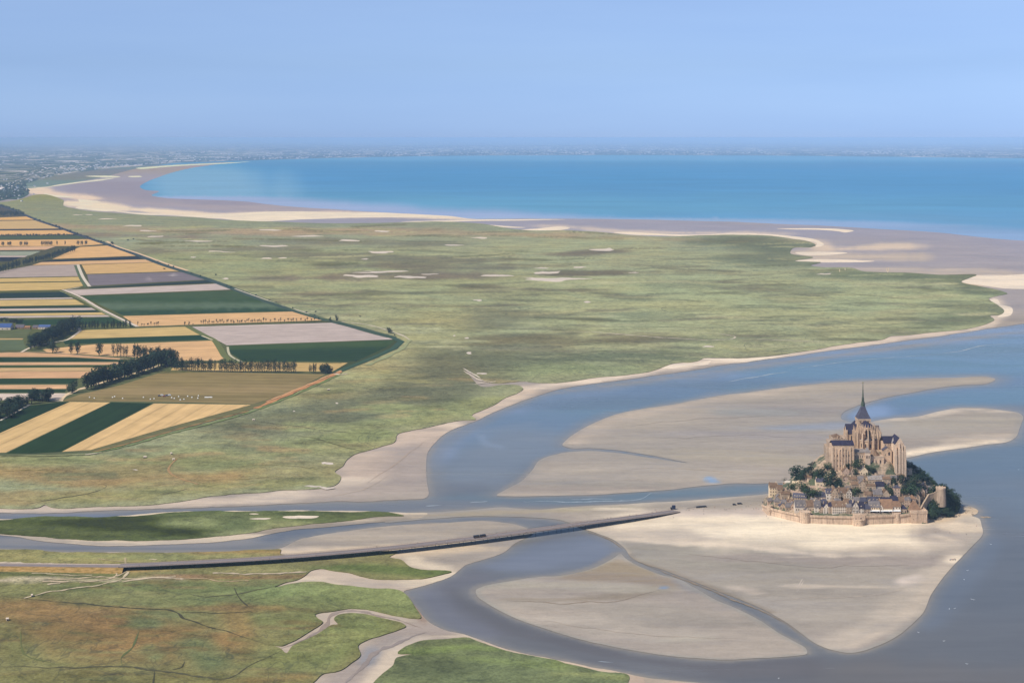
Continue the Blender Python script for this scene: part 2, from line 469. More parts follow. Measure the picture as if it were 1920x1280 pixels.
# ================================================================== TRACED GROUND
def build_ground(M):
    fa = [(-700, 372), (-100, 358), (28, 356), (48, 352), (90, 345), (128, 337), (185, 330), (225, 321), (255, 314.5), (330, 309), (400, 305.5), (440, 304.5),
          (400, 309), (345, 318), (300, 332), (276, 341), (262, 350), (272, 356), (300, 359), (286, 366), (310, 371), (360, 373.5), (460, 378), (520, 385),
          (600, 391), (700, 397), (790, 402), (850, 406), (880, 410), (1000, 410), (1160, 411), (1300, 414), (1400, 417), (1470, 420),
          (1560, 424), (1660, 430), (1760, 436), (1850, 446), (1930, 452), (2150, 470), (2150, 590), (1960, 602),
          (1920, 606), (1870, 613), (1800, 624), (1740, 633), (1660, 643), (1560, 656), (1490, 666), (1430, 674), (1390, 680),
          (1340, 686), (1280, 696), (1200, 708), (1100, 721), (1040, 731), (1005, 742), (965, 757), (925, 773), (898, 786), (870, 797), (838, 812),
          (815, 830), (803, 848), (800, 868), (801, 900), (804, 928), (798, 933), (740, 936), (680, 939), (600, 941), (500, 946), (420, 950), (350, 951), (200, 957), (100, 961), (0, 962), (-700, 966)]
    fb = [(1055, 834), (1063, 824), (1078, 812), (1110, 794), (1150, 778), (1200, 767), (1250, 760), (1340, 743), (1400, 736), (1480, 725),
          (1560, 717), (1617, 714), (1700, 710), (1790, 708), (1850, 706.5), (1866, 711), (1852, 719), (1800, 722), (1740, 730), (1680, 741), (1640, 750),
          (1600, 763), (1580, 774), (1577, 784), (1590, 790), (1612, 796), (1640, 789), (1680, 783), (1720, 780), (1760, 771), (1795, 765), (1840, 765), (1880, 769),
          (1910, 774), (1918, 781), (1911, 803), (1905, 818), (1890, 827), (1840, 835), (1780, 843), (1720, 853), (1650, 872), (1500, 902), (1430, 906),
          (1380, 906), (1320, 910), (1250, 918), (1150, 925), (1050, 929), (960, 930.5), (931, 928), (945, 919), (978, 901), (998, 881),
          (1010, 864), (1050, 850), (1080, 846), (1110, 844.5), (1160, 849), (1220, 858), (1288, 867), (1220, 853.5), (1150, 843), (1105, 839.5), (1070, 840)]
    fd = [(740, 963), (780, 961), (830, 958.5), (905, 953), (935, 950), (960, 951.5), (1010, 954), (1060, 951), (1100, 948), (1200, 943), (1300, 937),
          (1380, 931), (1440, 925), (1500, 915), (1600, 905), (1720, 915), (1797, 946), (1822, 950), (1834, 957), (1832, 962), (1822, 966), (1836, 972), (1840, 984), (1842, 1000),
          (1826, 1020), (1806, 1040), (1786, 1060), (1764, 1088), (1746, 1114), (1732, 1146), (1706, 1174), (1664, 1202), (1622, 1219), (1592, 1223.5), (1560, 1218), (1530, 1206),
          (1504, 1188), (1480, 1170), (1440, 1146), (1400, 1128), (1350, 1109), (1290, 1085), (1250, 1070), (1205, 1056), (1182, 1043), (1172, 1028), (1152, 1012),
          (1122, 1000), (1100, 993), (1078, 985), (1062, 978), (1030, 971.5), (960, 968), (880, 967), (820, 971), (760, 976), (720, 978)]
    fe = [(892, 1106), (905, 1099), (958, 1088), (1012, 1081), (1048, 1079), (1110, 1065), (1150, 1046), (1163, 1037.5), (1173, 1047), (1196, 1060),
          (1240, 1077), (1275, 1085), (1300, 1100), (1340, 1123), (1382, 1141), (1430, 1166), (1460, 1186), (1490, 1202), (1512, 1215), (1514, 1224), (1492, 1228.5),
          (1400, 1235), (1372, 1237), (1290, 1232), (1200, 1221), (1110, 1203), (1030, 1181), (960, 1155), (912, 1130), (895, 1117)]
    fm = [(-700, 1030), (0, 1029), (130, 1035), (300, 1035), (490, 1032), (528, 1026), (562, 1010), (610, 1001), (660, 994), (740, 985), (840, 979), (920, 976.5),
          (960, 981), (985, 988), (1002, 997), (990, 1006), (965, 1018), (945, 1034), (905, 1050), (872, 1060), (858, 1071), (846, 1079),
          (800, 1096), (770, 1104), (757, 1109), (768, 1122), (786, 1145), (802, 1163), (832, 1179), (870, 1189), (905, 1201), (970, 1221), (1060, 1239),
          (1150, 1257), (1210, 1269), (1330, 1284), (1380, 1300), (1380, 1420), (-700, 1420)]
    fringe = []
    for o in (fb, fd, fe, fm, [p for p in fa if p[1] > 560]):
        fringe.append(((134, 140, 148), .6, 30, 9, o + ([o[0]] if o is not fa else []), .5))
        fringe.append(((152, 149, 146), .8, 11, 3.8, o + [o[0]], .5))
    # ---------------- water: the sea and the tidal rivers as one sheet reaching the horizon
    wat = [(-900, 1500), (-900, 640), (-500, 300), (-250, 264.0), (2200, 264.0), (2500, 300), (2800, 640), (2900, 1500)]
    wst = [
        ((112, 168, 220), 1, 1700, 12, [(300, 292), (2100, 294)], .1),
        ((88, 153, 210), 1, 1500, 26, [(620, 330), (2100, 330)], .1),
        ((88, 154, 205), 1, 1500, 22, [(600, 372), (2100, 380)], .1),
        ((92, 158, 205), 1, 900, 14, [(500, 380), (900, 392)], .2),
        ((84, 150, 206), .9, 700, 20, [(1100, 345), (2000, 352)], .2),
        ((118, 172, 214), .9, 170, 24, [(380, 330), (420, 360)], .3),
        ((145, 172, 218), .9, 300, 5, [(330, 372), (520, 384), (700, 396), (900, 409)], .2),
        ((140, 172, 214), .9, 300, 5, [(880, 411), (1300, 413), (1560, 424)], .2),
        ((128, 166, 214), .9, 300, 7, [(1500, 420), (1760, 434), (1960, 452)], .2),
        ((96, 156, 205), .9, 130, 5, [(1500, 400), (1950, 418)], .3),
        # river, upper reach; pale blue streaks paint sky reflections into the water
        ((112, 140, 172), 1, 500, 90, [(1000, 790), (1400, 710), (2000, 640)], .1),
        ((108, 142, 172), 1, 200, 34, [(1150, 760), (1500, 700), (1900, 650)], .25),
        ((100, 142, 172), .9, 170, 26, [(1400, 715), (1640, 690), (2000, 690)], .25),
        ((128, 152, 190), .8, 110, 10, [(930, 770), (1080, 745), (1200, 728), (1330, 705)], .35),
        ((128, 152, 190), .8, 120, 9, [(1380, 680), (1600, 655), (1850, 618)], .35),
        ((104, 130, 160), .8, 160, 12, [(1080, 760), (1250, 735), (1400, 715)], .35),
        ((132, 158, 200), .9, 38, 26, [(815, 860), (835, 850)], .3),
        ((130, 152, 186), .7, 40, 30, [(850, 820), (880, 800)], .3),
        ((128, 144, 164), .9, 100, 28, [(870, 890), (930, 850), (990, 830)], .3),
        ((125, 146, 172), .6, 14, 6, [(905, 815), (915, 806), (1000, 795)], .2),
        ((138, 160, 190), .6, 12, 5, [(903, 818), (910, 832), (940, 838)], .2),
        ((112, 138, 158), .9, 420, 12, [(850, 940), (1100, 938), (1300, 925), (1450, 915)], .2),
        ((122, 132, 148), .9, 300, 12, [(0, 965), (300, 960), (560, 950), (800, 945)], .2),
        ((120, 142, 182), .6, 60, 4, [(60, 966), (160, 966)], .2),
        # behind the bank and right-hand reach
        ((108, 138, 174), 1, 150, 28, [(1620, 775), (1760, 745), (1920, 725)], .2),
        ((100, 140, 168), .9, 120, 22, [(1780, 750), (1960, 740)], .3),
        ((134, 164, 210), .9, 40, 16, [(1600, 780), (1640, 772)], .3),
        ((105, 130, 156), 1, 220, 60, [(1800, 870), (1980, 850)], .2),
        ((112, 132, 156), 1, 200, 60, [(1860, 950), (1980, 960)], .2),
        ((110, 122, 140), 1, 240, 110, [(1900, 1060), (1960, 1120)], .2),
        ((110, 120, 136), 1, 300, 90, [(1700, 1250), (1950, 1220)], .2),
        ((114, 130, 154), .8, 50, 22, [(1740, 1165), (1790, 1100), (1850, 1020)], .3),
        ((118, 122, 132), .8, 160, 40, [(1620, 1270), (1850, 1275)], .3),
        # lower channel
        ((122, 136, 160), 1, 120, 40, [(1010, 1040), (1100, 1030)], .2),
        ((126, 140, 166), .8, 90, 12, [(960, 1060), (1080, 1040), (1150, 1020)], .3),
        ((118, 124, 140), 1, 80, 40, [(830, 1110), (880, 1100)], .2),
        ((112, 117, 130), 1, 70, 30, [(850, 1130), (930, 1170), (1080, 1215), (1300, 1250), (1500, 1250)], .25),
        ((126, 134, 154), .8, 60, 14, [(790, 1110), (830, 1150), (900, 1190)], .3),
        ((118, 126, 140), .7, 40, 6, [(950, 1195), (1100, 1230), (1300, 1262)], .3),
        ((146, 148, 154), 1, 120, 14, [(60, 1018), (300, 1024), (470, 1012)], .2),
        ((116, 127, 146), .9, 120, 5, [(0, 1026), (250, 1030), (500, 1031)], .2),
        ((110, 124, 146), .9, 60, 9, [(515, 1012), (560, 1000), (700, 988), (860, 975)], .3),
    ]
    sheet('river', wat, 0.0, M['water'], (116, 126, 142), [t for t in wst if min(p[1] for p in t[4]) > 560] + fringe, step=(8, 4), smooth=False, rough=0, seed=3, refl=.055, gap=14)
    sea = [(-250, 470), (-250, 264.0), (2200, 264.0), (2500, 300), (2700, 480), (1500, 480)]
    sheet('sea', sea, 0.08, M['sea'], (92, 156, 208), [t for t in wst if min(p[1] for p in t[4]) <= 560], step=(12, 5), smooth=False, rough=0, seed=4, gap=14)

    mud = (166, 156, 150)
    # ---------------- A: tidal flat that runs beneath the salt meadow
    sa = [
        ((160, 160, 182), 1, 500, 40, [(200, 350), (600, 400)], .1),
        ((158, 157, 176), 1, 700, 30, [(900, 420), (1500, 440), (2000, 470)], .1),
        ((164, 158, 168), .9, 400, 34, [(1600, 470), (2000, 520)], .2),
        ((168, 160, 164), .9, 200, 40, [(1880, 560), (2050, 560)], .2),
        ((172, 163, 174), .8, 160, 7, [(180, 366), (330, 382), (560, 398)], .4),
        ((152, 150, 172), .8, 140, 6, [(240, 345), (280, 362), (420, 380)], .4),
        ((236, 214, 196), .9, 40, 4, [(55, 352), (75, 360), (120, 366), (165, 372)], .6),
        ((238, 218, 198), 1, 60, 4.5, [(150, 381), (220, 390), (330, 399), (420, 405)], .7),
        ((240, 220, 200), 1, 120, 5.5, [(430, 405), (560, 402), (720, 403), (835, 406)], .45),
        ((200, 182, 172), .8, 70, 4, [(560, 404), (680, 405)], .5),
        ((226, 206, 190), .7, 60, 5, [(1050, 424), (1180, 436), (1420, 438)], .6),
        ((228, 206, 184), .8, 70, 7, [(1500, 452), (1560, 468), (1660, 462)], .7),
        ((208, 190, 172), .75, 80, 9, [(1510, 478), (1640, 482)], .8),
        ((200, 184, 170), .7, 120, 8, [(1640, 506), (1760, 510), (1860, 516)], .5),
        ((232, 206, 176), 1, 90, 11, [(1830, 527), (1900, 530), (1980, 526)], .35),
        ((222, 204, 186), .9, 22, 12, [(1870, 565), (1885, 585), (1862, 602), (1820, 614)], .5),
        ((228, 208, 190), .9, 40, 5, [(1790, 620), (1620, 642), (1500, 662), (1390, 676)], .5),
        ((232, 214, 196), .95, 40, 5, [(1400, 675), (1300, 680), (1240, 692), (1150, 706), (1060, 718), (990, 728)], .5),
        ((216, 196, 178), .9, 24, 9, [(985, 734), (940, 756), (900, 776)], .4),
        ((222, 204, 186), .9, 30, 12, [(840, 800), (780, 812), (750, 830), (700, 850), (670, 870)], .5),
        ((196, 178, 166), .8, 60, 30, [(690, 880), (720, 840), (780, 820)], .5),
        ((172, 160, 156), .8, 60, 24, [(760, 900), (770, 850)], .3),
        ((216, 200, 184), .9, 70, 6, [(640, 900), (560, 925), (460, 938), (330, 944)], .5),
        ((206, 190, 176), .9, 80, 5, [(0, 956), (120, 953), (260, 949), (400, 938)], .5),
        ((176, 164, 158), .8, 70, 12, [(640, 925), (740, 915)], .4),
    ]
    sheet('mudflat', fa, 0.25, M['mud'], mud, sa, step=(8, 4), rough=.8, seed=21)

    # ---------------- B: bank behind the abbey, with its water finger
    sb = [
        ((168, 160, 154), 1, 300, 60, [(1200, 850), (1500, 780)], .1),
        ((160, 152, 150), .8, 130, 14, [(1250, 770), (1420, 770), (1540, 768)], .4),
        ((176, 166, 156), .8, 150, 12, [(1150, 800), (1350, 752), (1560, 726), (1800, 714)], .4),
        ((152, 154, 156), .7, 70, 8, [(1400, 772), (1460, 774)], .5),
        ((146, 154, 172), .85, 90, 9, [(1460, 802), (1530, 800), (1600, 796)], .35),
        ((160, 154, 156), .8, 90, 7, [(1330, 812), (1500, 820)], .4),
        ((176, 166, 152), .8, 150, 12, [(1330, 850), (1480, 865)], .4),
        ((178, 168, 158), .8, 120, 16, [(1060, 890), (1180, 890), (1350, 890)], .3),
        ((160, 154, 148), .7, 90, 6, [(1050, 905), (1200, 908)], .4),
        ((134, 164, 206), .8, 12, 5, [(1330, 897), (1338, 903)], .3),
        ((176, 168, 158), .8, 120, 24, [(1720, 800), (1850, 790)], .3),
        ((240, 222, 200), 1, 70, 4.5, [(1900, 826), (1840, 833), (1780, 841), (1715, 852)], .3),
        ((196, 182, 168), .7, 60, 5, [(1890, 815), (1800, 828)], .4),
        ((220, 204, 188), .8, 40, 2.2, [(1640, 789), (1720, 780), (1795, 766), (1880, 770)], .3),
        ((192, 178, 166), .8, 60, 2.2, [(1055, 833), (1110, 795), (1250, 761), (1480, 726)], .3),
        ((192, 178, 166), .8, 60, 2.4, [(935, 927), (1050, 928), (1250, 917), (1400, 905)], .3),
    ]
    sheet('sandbank', fb, 0.24, M['mud'], mud, sb + [((150, 148, 148), .35, 8, 2.6, fb + [fb[0]], .6)], step=(8, 4), rough=.35, seed=31)

    # ---------------- D: the sands around the Mount, out to the causeway spit
    sd = [
        ((166, 158, 150), 1, 300, 70, [(1250, 1050), (1600, 1120)], .1),
        ((174, 165, 157), .8, 200, 40, [(1450, 1150), (1650, 1120)], .3),
        ((160, 154, 146), .9, 160, 22, [(1220, 1040), (1400, 1048)], .3),
        ((160, 150, 146), .85, 150, 10, [(1430, 1045), (1600, 1050), (1750, 1052)], .35),
        ((240, 224, 202), 1, 260, 44, [(1330, 966), (1450, 985), (1600, 1000), (1720, 985)], .25),
        ((244, 230, 208), .95, 160, 26, [(1420, 985), (1600, 1005)], .3),
        ((240, 224, 202), .95, 100, 22, [(1220, 985), (1330, 972)], .4),
        ((198, 184, 176), .95, 120, 13, [(1300, 957), (1440, 955)], .3),
        ((170, 160, 150), .95, 150, 9, [(1100, 957), (1250, 950), (1420, 940)], .3),
        ((186, 176, 156), .8, 60, 4, [(1080, 955), (1180, 950)], .6),
        ((222, 208, 190), .8, 30, 3, [(1140, 953), (1190, 954)], .6),
        ((184, 172, 164), .95, 56, 22, [(1745, 1000), (1800, 992)], .6), ((190, 178, 166), .85, 26, 14, [(1815, 985), (1828, 1000)], .5),
        ((232, 214, 192), .8, 34, 7, [(1770, 985), (1805, 990)], .7),
        ((224, 208, 190), .9, 30, 4, [(1758, 1003), (1780, 1012)], .5),
        ((226, 210, 192), .8, 60, 4, [(1180, 1010), (1380, 1022), (1560, 1042)], .9),
        ((216, 200, 182), .7, 110, 3.2, [(1130, 992), (1290, 1012)], .9),
        ((214, 200, 184), .7, 50, 3.5, [(1500, 1043), (1640, 1040)], .7),
        ((226, 210, 200), 1, 24, 9, [(1700, 1090), (1722, 1084)], .3),
        ((194, 182, 170), .8, 60, 4.5, [(1560, 1214), (1580, 1195), (1660, 1160), (1720, 1110), (1770, 1065)], .4),
        ((200, 186, 172), .7, 30, 8, [(1600, 1210), (1690, 1165), (1745, 1100), (1800, 1040)], .5),
        ((206, 192, 178), .7, 50, 3, [(1490, 1098), (1620, 1100)], .6),
        ((204, 190, 178), .7, 40, 4, [(1380, 1100), (1420, 1112)], .6),
        ((150, 138, 126), .8, 18, 4, [(1170, 1030), (1190, 1052), (1250, 1071), (1350, 1110), (1440, 1147)], .4),
        ((200, 188, 172), .7, 12, 4, [(1100, 994), (1140, 1006), (1176, 1036)], .4),
        ((206, 184, 160), .9, 46, 7, [(1750, 975), (1800, 962), (1830, 956)], .5),
        ((232, 216, 196), .9, 18, 5, [(1795, 1043), (1790, 1052)], .4),
        ((172, 160, 140), .8, 60, 4, [(800, 966), (900, 962), (1040, 957)], .6),
    ]
    sheet('sandbank', fd, 0.26, M['mud'], mud, [((160, 156, 151), .7, 11, 4, fd + [fd[0]], .6)] + sd, step=(5, 2.6), rough=.35, seed=41)

    # ---------------- E: the bank in the crook of the lower channel
    se = [
        ((176, 165, 156), 1, 300, 50, [(1000, 1130), (1400, 1200)], .1),
        ((160, 146, 128), .95, 60, 14, [(1080, 1074), (1150, 1062), (1200, 1074)], .35),
        ((152, 138, 124), .9, 70, 7, [(1110, 1080), (1200, 1086), (1280, 1092)], .35),
        ((154, 142, 128), .9, 90, 4.5, [(1030, 1124), (1130, 1122), (1200, 1110), (1240, 1100)], .45),
        ((180, 172, 160), .9, 110, 10, [(960, 1095), (1080, 1098), (1200, 1104)], .3),
        ((134, 156, 190), .9, 9, 4, [(1243, 1101), (1248, 1101)], .3),
        ((150, 148, 152), .8, 30, 5, [(1280, 1088), (1320, 1108)], .4),
        ((186, 176, 166), .7, 140, 10, [(1050, 1160), (1250, 1190)], .5),
        ((166, 158, 150), .7, 160, 8, [(980, 1132), (1200, 1140), (1380, 1170)], .5),
        ((184, 176, 164), .7, 60, 6, [(1240, 1200), (1290, 1196)], .5),
    ]
    sheet('sandbank', fe, 0.23, M['mud'], mud, se + [((160, 157, 152), .65, 9, 3, fe + [fe[0]], .6)], step=(6, 3), rough=.35, seed=51)

    # ---------------- the sands of the near shore under the low meadow, and the bank north of the causeway
    sm = [
        ((166, 157, 150), 1, 200, 18, [(600, 1012), (800, 1000), (950, 990)], .2),
        ((180, 168, 156), .8, 110, 6, [(640, 1010), (800, 995), (930, 985)], .5),
        ((226, 206, 182), .95, 100, 4, [(525, 1032), (640, 1030), (760, 1023), (880, 1014)], .5),
        ((200, 180, 158), .8, 80, 5, [(600, 1036), (700, 1032), (850, 1020)], .6),
        ((170, 160, 152), 1, 60, 16, [(850, 1052), (900, 1035), (950, 1018)], .3),
        ((226, 210, 188), .9, 26, 8, [(770, 1040), (780, 1056), (830, 1064)], .5),
        ((216, 196, 172), .9, 90, 6, [(620, 1046), (740, 1040), (850, 1028)], .6),
        ((222, 206, 184), .95, 80, 9, [(600, 1085), (680, 1092), (760, 1094), (820, 1078)], .4),
        ((196, 180, 166), .9, 60, 9, [(600, 1070), (640, 1084), (720, 1100)], .5),
        ((150, 124, 108), .9, 10, 22, [(766, 1120), (782, 1145), (796, 1166)], .4),
        ((168, 156, 150), 1, 40, 30, [(820, 1180), (740, 1200), (690, 1240), (640, 1280)], .2),
        ((214, 198, 180), .9, 40, 6, [(880, 1192), (800, 1194), (750, 1214), (725, 1250), (690, 1285)], .5),
        ((190, 174, 162), .8, 30, 10, [(700, 1160), (640, 1152), (612, 1180), (540, 1212)], .5),
        ((150, 150, 158), .8, 20, 12, [(690, 1238), (700, 1222)], .4),
        ((206, 186, 166), .9, 80, 4, [(910, 1204), (1060, 1242), (1190, 1266)], .4),
    ]
    sheet('near_shore', fm, 0.2, M['mud'], (186, 172, 158), sm, step=(8, 4.5), rough=.5, seed=61)

    # ---------------- sandy rim of the long grassy islet
    fr = [(-300, 974), (0, 973), (200, 968), (330, 959), (480, 957), (640, 957), (760, 961), (800, 962), (790, 969), (740, 976), (640, 985), (560, 992), (500, 1001), (470, 1008), (430, 1013),
          (380, 1017), (300, 1021), (200, 1022.5), (110, 1017), (50, 1009), (0, 1003), (-300, 1000)]
    sheet('shingle_bank', fr, 0.28, M['mud'], (214, 198, 178),
          [((150, 140, 132), .9, 60, 4, [(500, 998), (600, 986), (760, 974)], .5), ((160, 150, 140), .8, 60, 4, [(640, 972), (800, 966)], .6),
           ((170, 160, 152), .8, 80, 4, [(0, 1002), (110, 1014), (200, 1020)], .5)], step=(8, 3), rough=.5, seed=66)

    low_streaks = []
    # ---------------- big salt meadow
    ma = [(-700, 372), (-200, 377), (0, 379), (36, 374), (62, 366), (84, 364.5), (108, 370), (122, 377), (120, 384), (140, 391), (172, 396), (215, 399), (290, 404), (360, 407), (420, 412),
          (500, 415), (620, 418.5), (740, 417.5), (830, 415.5), (900, 419), (930, 424), (960, 429), (1005, 432), (1060, 431.5), (1090, 433), (1150, 437), (1190, 441), (1260, 443), (1320, 441),
          (1380, 440), (1440, 441.5), (1482, 447), (1518, 453), (1529, 459), (1520, 463), (1486, 465.5), (1480, 474), (1524, 482), (1490, 489), (1538, 491.5), (1520, 497),
          (1542, 500.5), (1600, 502.5), (1616, 508), (1640, 510), (1700, 511), (1760, 515), (1832, 515.5), (1802, 528), (1840, 537), (1870, 543), (1889, 550),
          (1870, 555), (1856, 560), (1872, 572), (1884, 583), (1876, 590), (1858, 592), (1866, 599), (1852, 607), (1815, 616), (1760, 622), (1700, 628), (1670, 630), (1656, 636),
          (1610, 642), (1560, 649), (1500, 659), (1440, 667), (1380, 671), (1322, 671), (1308, 677), (1262, 681), (1242, 688), (1210, 697), (1180, 701), (1140, 705), (1090, 712), (1040, 717),
          (1005, 716.5), (985, 714), (960, 716), (930, 718), (903, 713), (886, 700), (874, 692), (882, 704), (893, 717), (905, 725), (940, 721), (975, 723), (981, 728), (968, 737), (945, 746), (928, 757), (905, 768), (885, 778),
          (893, 785), (868, 787), (830, 794), (808, 800), (770, 807), (746, 815), (742, 828), (715, 837), (688, 845), (662, 853), (648, 864), (644, 872), (627, 884), (639, 893), (636, 902), (624, 910), (592, 915), (540, 918), (500, 921),
          (440, 925), (400, 929), (330, 940), (270, 946), (200, 948), (100, 950.5), (84, 945), (74, 950), (0, 953), (-700, 957)]
    sm_ = [
        # broad zones
        ((128, 148, 138), 1, 500, 16, [(100, 385), (400, 415), (800, 425)], .15),
        ((134, 152, 138), 1, 800, 30, [(300, 450), (1400, 455)], .2),
        ((146, 160, 128), 1, 400, 50, [(1000, 480), (1500, 520)], .2),
        ((150, 166, 122), 1, 420, 60, [(1100, 570), (1700, 570)], .2),
        ((148, 162, 120), 1, 300, 40, [(1100, 640), (1450, 620)], .25),
        ((142, 156, 118), 1, 300, 50, [(500, 510), (850, 560)], .3),
        # reddish glasswort belts
        ((166, 144, 134), .8, 170, 6, [(130, 424), (300, 432), (520, 436), (700, 430)], .5),
        ((168, 146, 128), .8, 190, 7, [(620, 434), (850, 437), (1000, 440)], .5),
        ((134, 124, 128), .8, 110, 7, [(180, 440), (300, 444)], .6),
        ((162, 148, 124), .6, 120, 4, [(1160, 446), (1440, 452)], .6),
        # dark muddy belts
        ((116, 124, 124), .85, 120, 6, [(330, 470), (470, 466)], .7),
        ((116, 124, 124), .85, 130, 6, [(600, 452), (760, 456)], .7),
        ((112, 120, 118), .85, 150, 7, [(640, 478), (800, 488)], .7),
        ((122, 116, 118), .9, 120, 8, [(540, 522), (640, 519), (790, 516)], .6),
        ((112, 116, 116), .85, 110, 7, [(720, 498), (860, 502)], .7),
        ((108, 106, 106), .9, 80, 6, [(910, 538), (1000, 543), (1070, 544)], .6),
        ((106, 106, 108), .9, 70, 6, [(1060, 513), (1180, 511)], .7),
        ((112, 112, 118), .9, 60, 5, [(1050, 477), (1130, 471)], .6),
        ((120, 118, 114), .7, 80, 6, [(680, 548), (560, 552)], .7),
        ((112, 122, 108), .8, 70, 22, [(900, 600), (960, 590)], .5),
        ((96, 118, 116), .9, 110, 12, [(1390, 452), (1470, 462), (1500, 474)], .35),
        ((104, 126, 118), .9, 130, 8, [(1390, 484), (1540, 496)], .4),
        ((100, 122, 108), .9, 130, 9, [(1640, 515), (1780, 520), (1870, 545)], .4),
        ((104, 124, 106), .9, 90, 11, [(1770, 604), (1850, 590)], .4),
        ((112, 132, 112), .8, 60, 6, [(1780, 570), (1860, 578)], .5),
        ((118, 136, 116), .7, 160, 6, [(1300, 530), (1460, 545)], .7),
        ((120, 136, 112), .7, 150, 5, [(1150, 590), (1400, 600)], .8),
        ((124, 138, 110), .7, 150, 5, [(1500, 560), (1700, 575)], .8),
        ((122, 136, 108), .7, 150, 5, [(1350, 640), (1600, 620)], .8),
        # middle: brown-green tongue, olive grass, blue-green sward
        ((112, 116, 100), .95, 110, 9, [(900, 640), (1000, 634), (1080, 644), (1220, 634)], .35),
        ((160, 150, 110), .85, 70, 9, [(960, 660), (1040, 655)], .5),
        ((150, 158, 112), .8, 110, 12, [(1080, 655), (1250, 660), (1350, 650)], .5),
        ((102, 122, 104), .95, 110, 14, [(900, 680), (1060, 668), (1250, 668)], .35),
        ((132, 152, 104), .8, 110, 12, [(980, 695), (1130, 690)], .5),
        ((156, 158, 108), .9, 100, 34, [(640, 690), (740, 660), (800, 600)], .35),
        ((164, 156, 104), .85, 70, 16, [(660, 690), (780, 690)], .5),
        ((150, 156, 104), .9, 120, 16, [(560, 745), (700, 715), (790, 705)], .4),
        ((104, 116, 100), .97, 120, 17, [(490, 805), (600, 775), (720, 748), (830, 715), (870, 670)], .25),
        ((100, 114, 98), .9, 90, 10, [(640, 800), (780, 770), (860, 745)], .4),
        ((134, 150, 96), .85, 80, 7, [(720, 765), (840, 768), (920, 750)], .5),
        ((138, 156, 98), .85, 110, 10, [(610, 800), (760, 790), (860, 775)], .5),
        ((138, 150, 96), .9, 140, 20, [(420, 850), (600, 835), (720, 820)], .35),
        ((108, 120, 98), .8, 70, 12, [(420, 832), (470, 838)], .4),
        ((120, 144, 92), .8, 90, 9, [(560, 830), (700, 812)], .5),
        ((112, 134, 100), .85, 60, 12, [(570, 900), (620, 885)], .4),
        ((150, 136, 86), .9, 260, 28, [(0, 880), (200, 890), (420, 885)], .4),
        ((164, 130, 82), .75, 130, 9, [(30, 885), (200, 905), (330, 890)], .7),
        ((160, 132, 82), .7, 110, 10, [(0, 935), (140, 928)], .6),
        ((132, 144, 88), .85, 140, 9, [(60, 862), (240, 860), (400, 868)], .6),
        ((136, 142, 86), .8, 120, 9, [(180, 935), (380, 915), (520, 905)], .5),
        ((126, 142, 92), .8, 60, 10, [(380, 880), (450, 870)], .6),
    ]
    rq = random.Random(44)
    for k in range(420):      # narrow belts of sedge, sea lavender and bare mud
        y = 425 + 250 * rq.random() ** 1.1; x = rq.uniform(150 + (y - 425) * 2.2, 1880); L = rq.uniform(25, 120); sl = rq.uniform(-.03, .03)
        c = rq.choice([(104, 118, 108), (110, 120, 112), (116, 118, 110), (168, 172, 130), (160, 168, 124), (150, 156, 120), (98, 112, 98)])
        sm_.append((c, rq.uniform(.35, .85), rq.uniform(10, 26), rq.uniform(.9, 2.2) * (.6 + (y - 425) / 250), [(x, y), (x + L * .5, y + L * sl + rq.uniform(-1.5, 1.5)), (x + L, y + 2 * L * sl)], .7))
    for k in range(120):
        y = rq.uniform(700, 935); x = rq.uniform(max(20, 900 - (y - 640) * 4), max(120, 1000 - (y - 640) * 1.7)); L = rq.uniform(25, 90); sl = rq.uniform(-.12, .08)
        c = rq.choice([(96, 112, 84), (104, 116, 92), (150, 152, 96), (160, 148, 100), (112, 120, 88), (168, 136, 92)])
        sm_.append((c, rq.uniform(.3, .75), rq.uniform(12, 30), rq.uniform(1.4, 3.6), [(x, y), (x + L, y + L * sl)], .8))
    for k in range(90):
        y = rq.uniform(1085, 1278); x = rq.uniform(0, 560); L = rq.uniform(25, 90); sl = rq.uniform(-.1, .12)
        c = rq.choice([(92, 108, 70), (112, 104, 72), (146, 116, 76), (132, 138, 84), (120, 100, 66), (104, 122, 80)])
        low_streaks.append((c, rq.uniform(.3, .7), rq.uniform(12, 34), rq.uniform(1.6, 4.2), [(x, y), (x + L, y + L * sl)], .8))
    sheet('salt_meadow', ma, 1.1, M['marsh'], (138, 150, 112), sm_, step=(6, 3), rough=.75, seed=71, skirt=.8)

    # ---------------- grassy islet
    mi = [(-300, 976), (0, 973.5), (60, 968.5), (200, 968), (280, 965), (330, 959.5), (480, 957.5), (560, 956.5), (640, 957.5), (730, 961), (758, 966), (720, 968), (660, 973),
          (600, 979), (560, 983), (530, 987), (500, 992), (475, 997), (440, 1000.5), (410, 1005), (330, 1011), (280, 1013), (230, 1012), (150, 1011), (100, 1008), (50, 1003), (0, 999), (-300, 997)]
    si = [((68, 92, 60), 1, 220, 22, [(0, 990), (160, 992), (300, 990)], .2), ((52, 74, 50), .9, 90, 8, [(100, 980), (260, 978), (320, 996)], .6),
          ((84, 108, 68), .85, 90, 6, [(10, 986), (120, 998), (220, 1000)], .6), ((126, 146, 88), 1, 90, 14, [(360, 980), (440, 975), (500, 982)], .4),
          ((96, 120, 78), .9, 70, 10, [(440, 990), (420, 970)], .6), ((140, 152, 96), .8, 60, 6, [(450, 1000), (540, 984)], .5), ((78, 104, 72), .9, 110, 6, [(600, 962), (720, 964)], .4)]
    sheet('grass_islet', mi, .9, M['marsh'], (88, 114, 72), si, step=(7, 3), rough=.7, seed=76, skirt=.6)
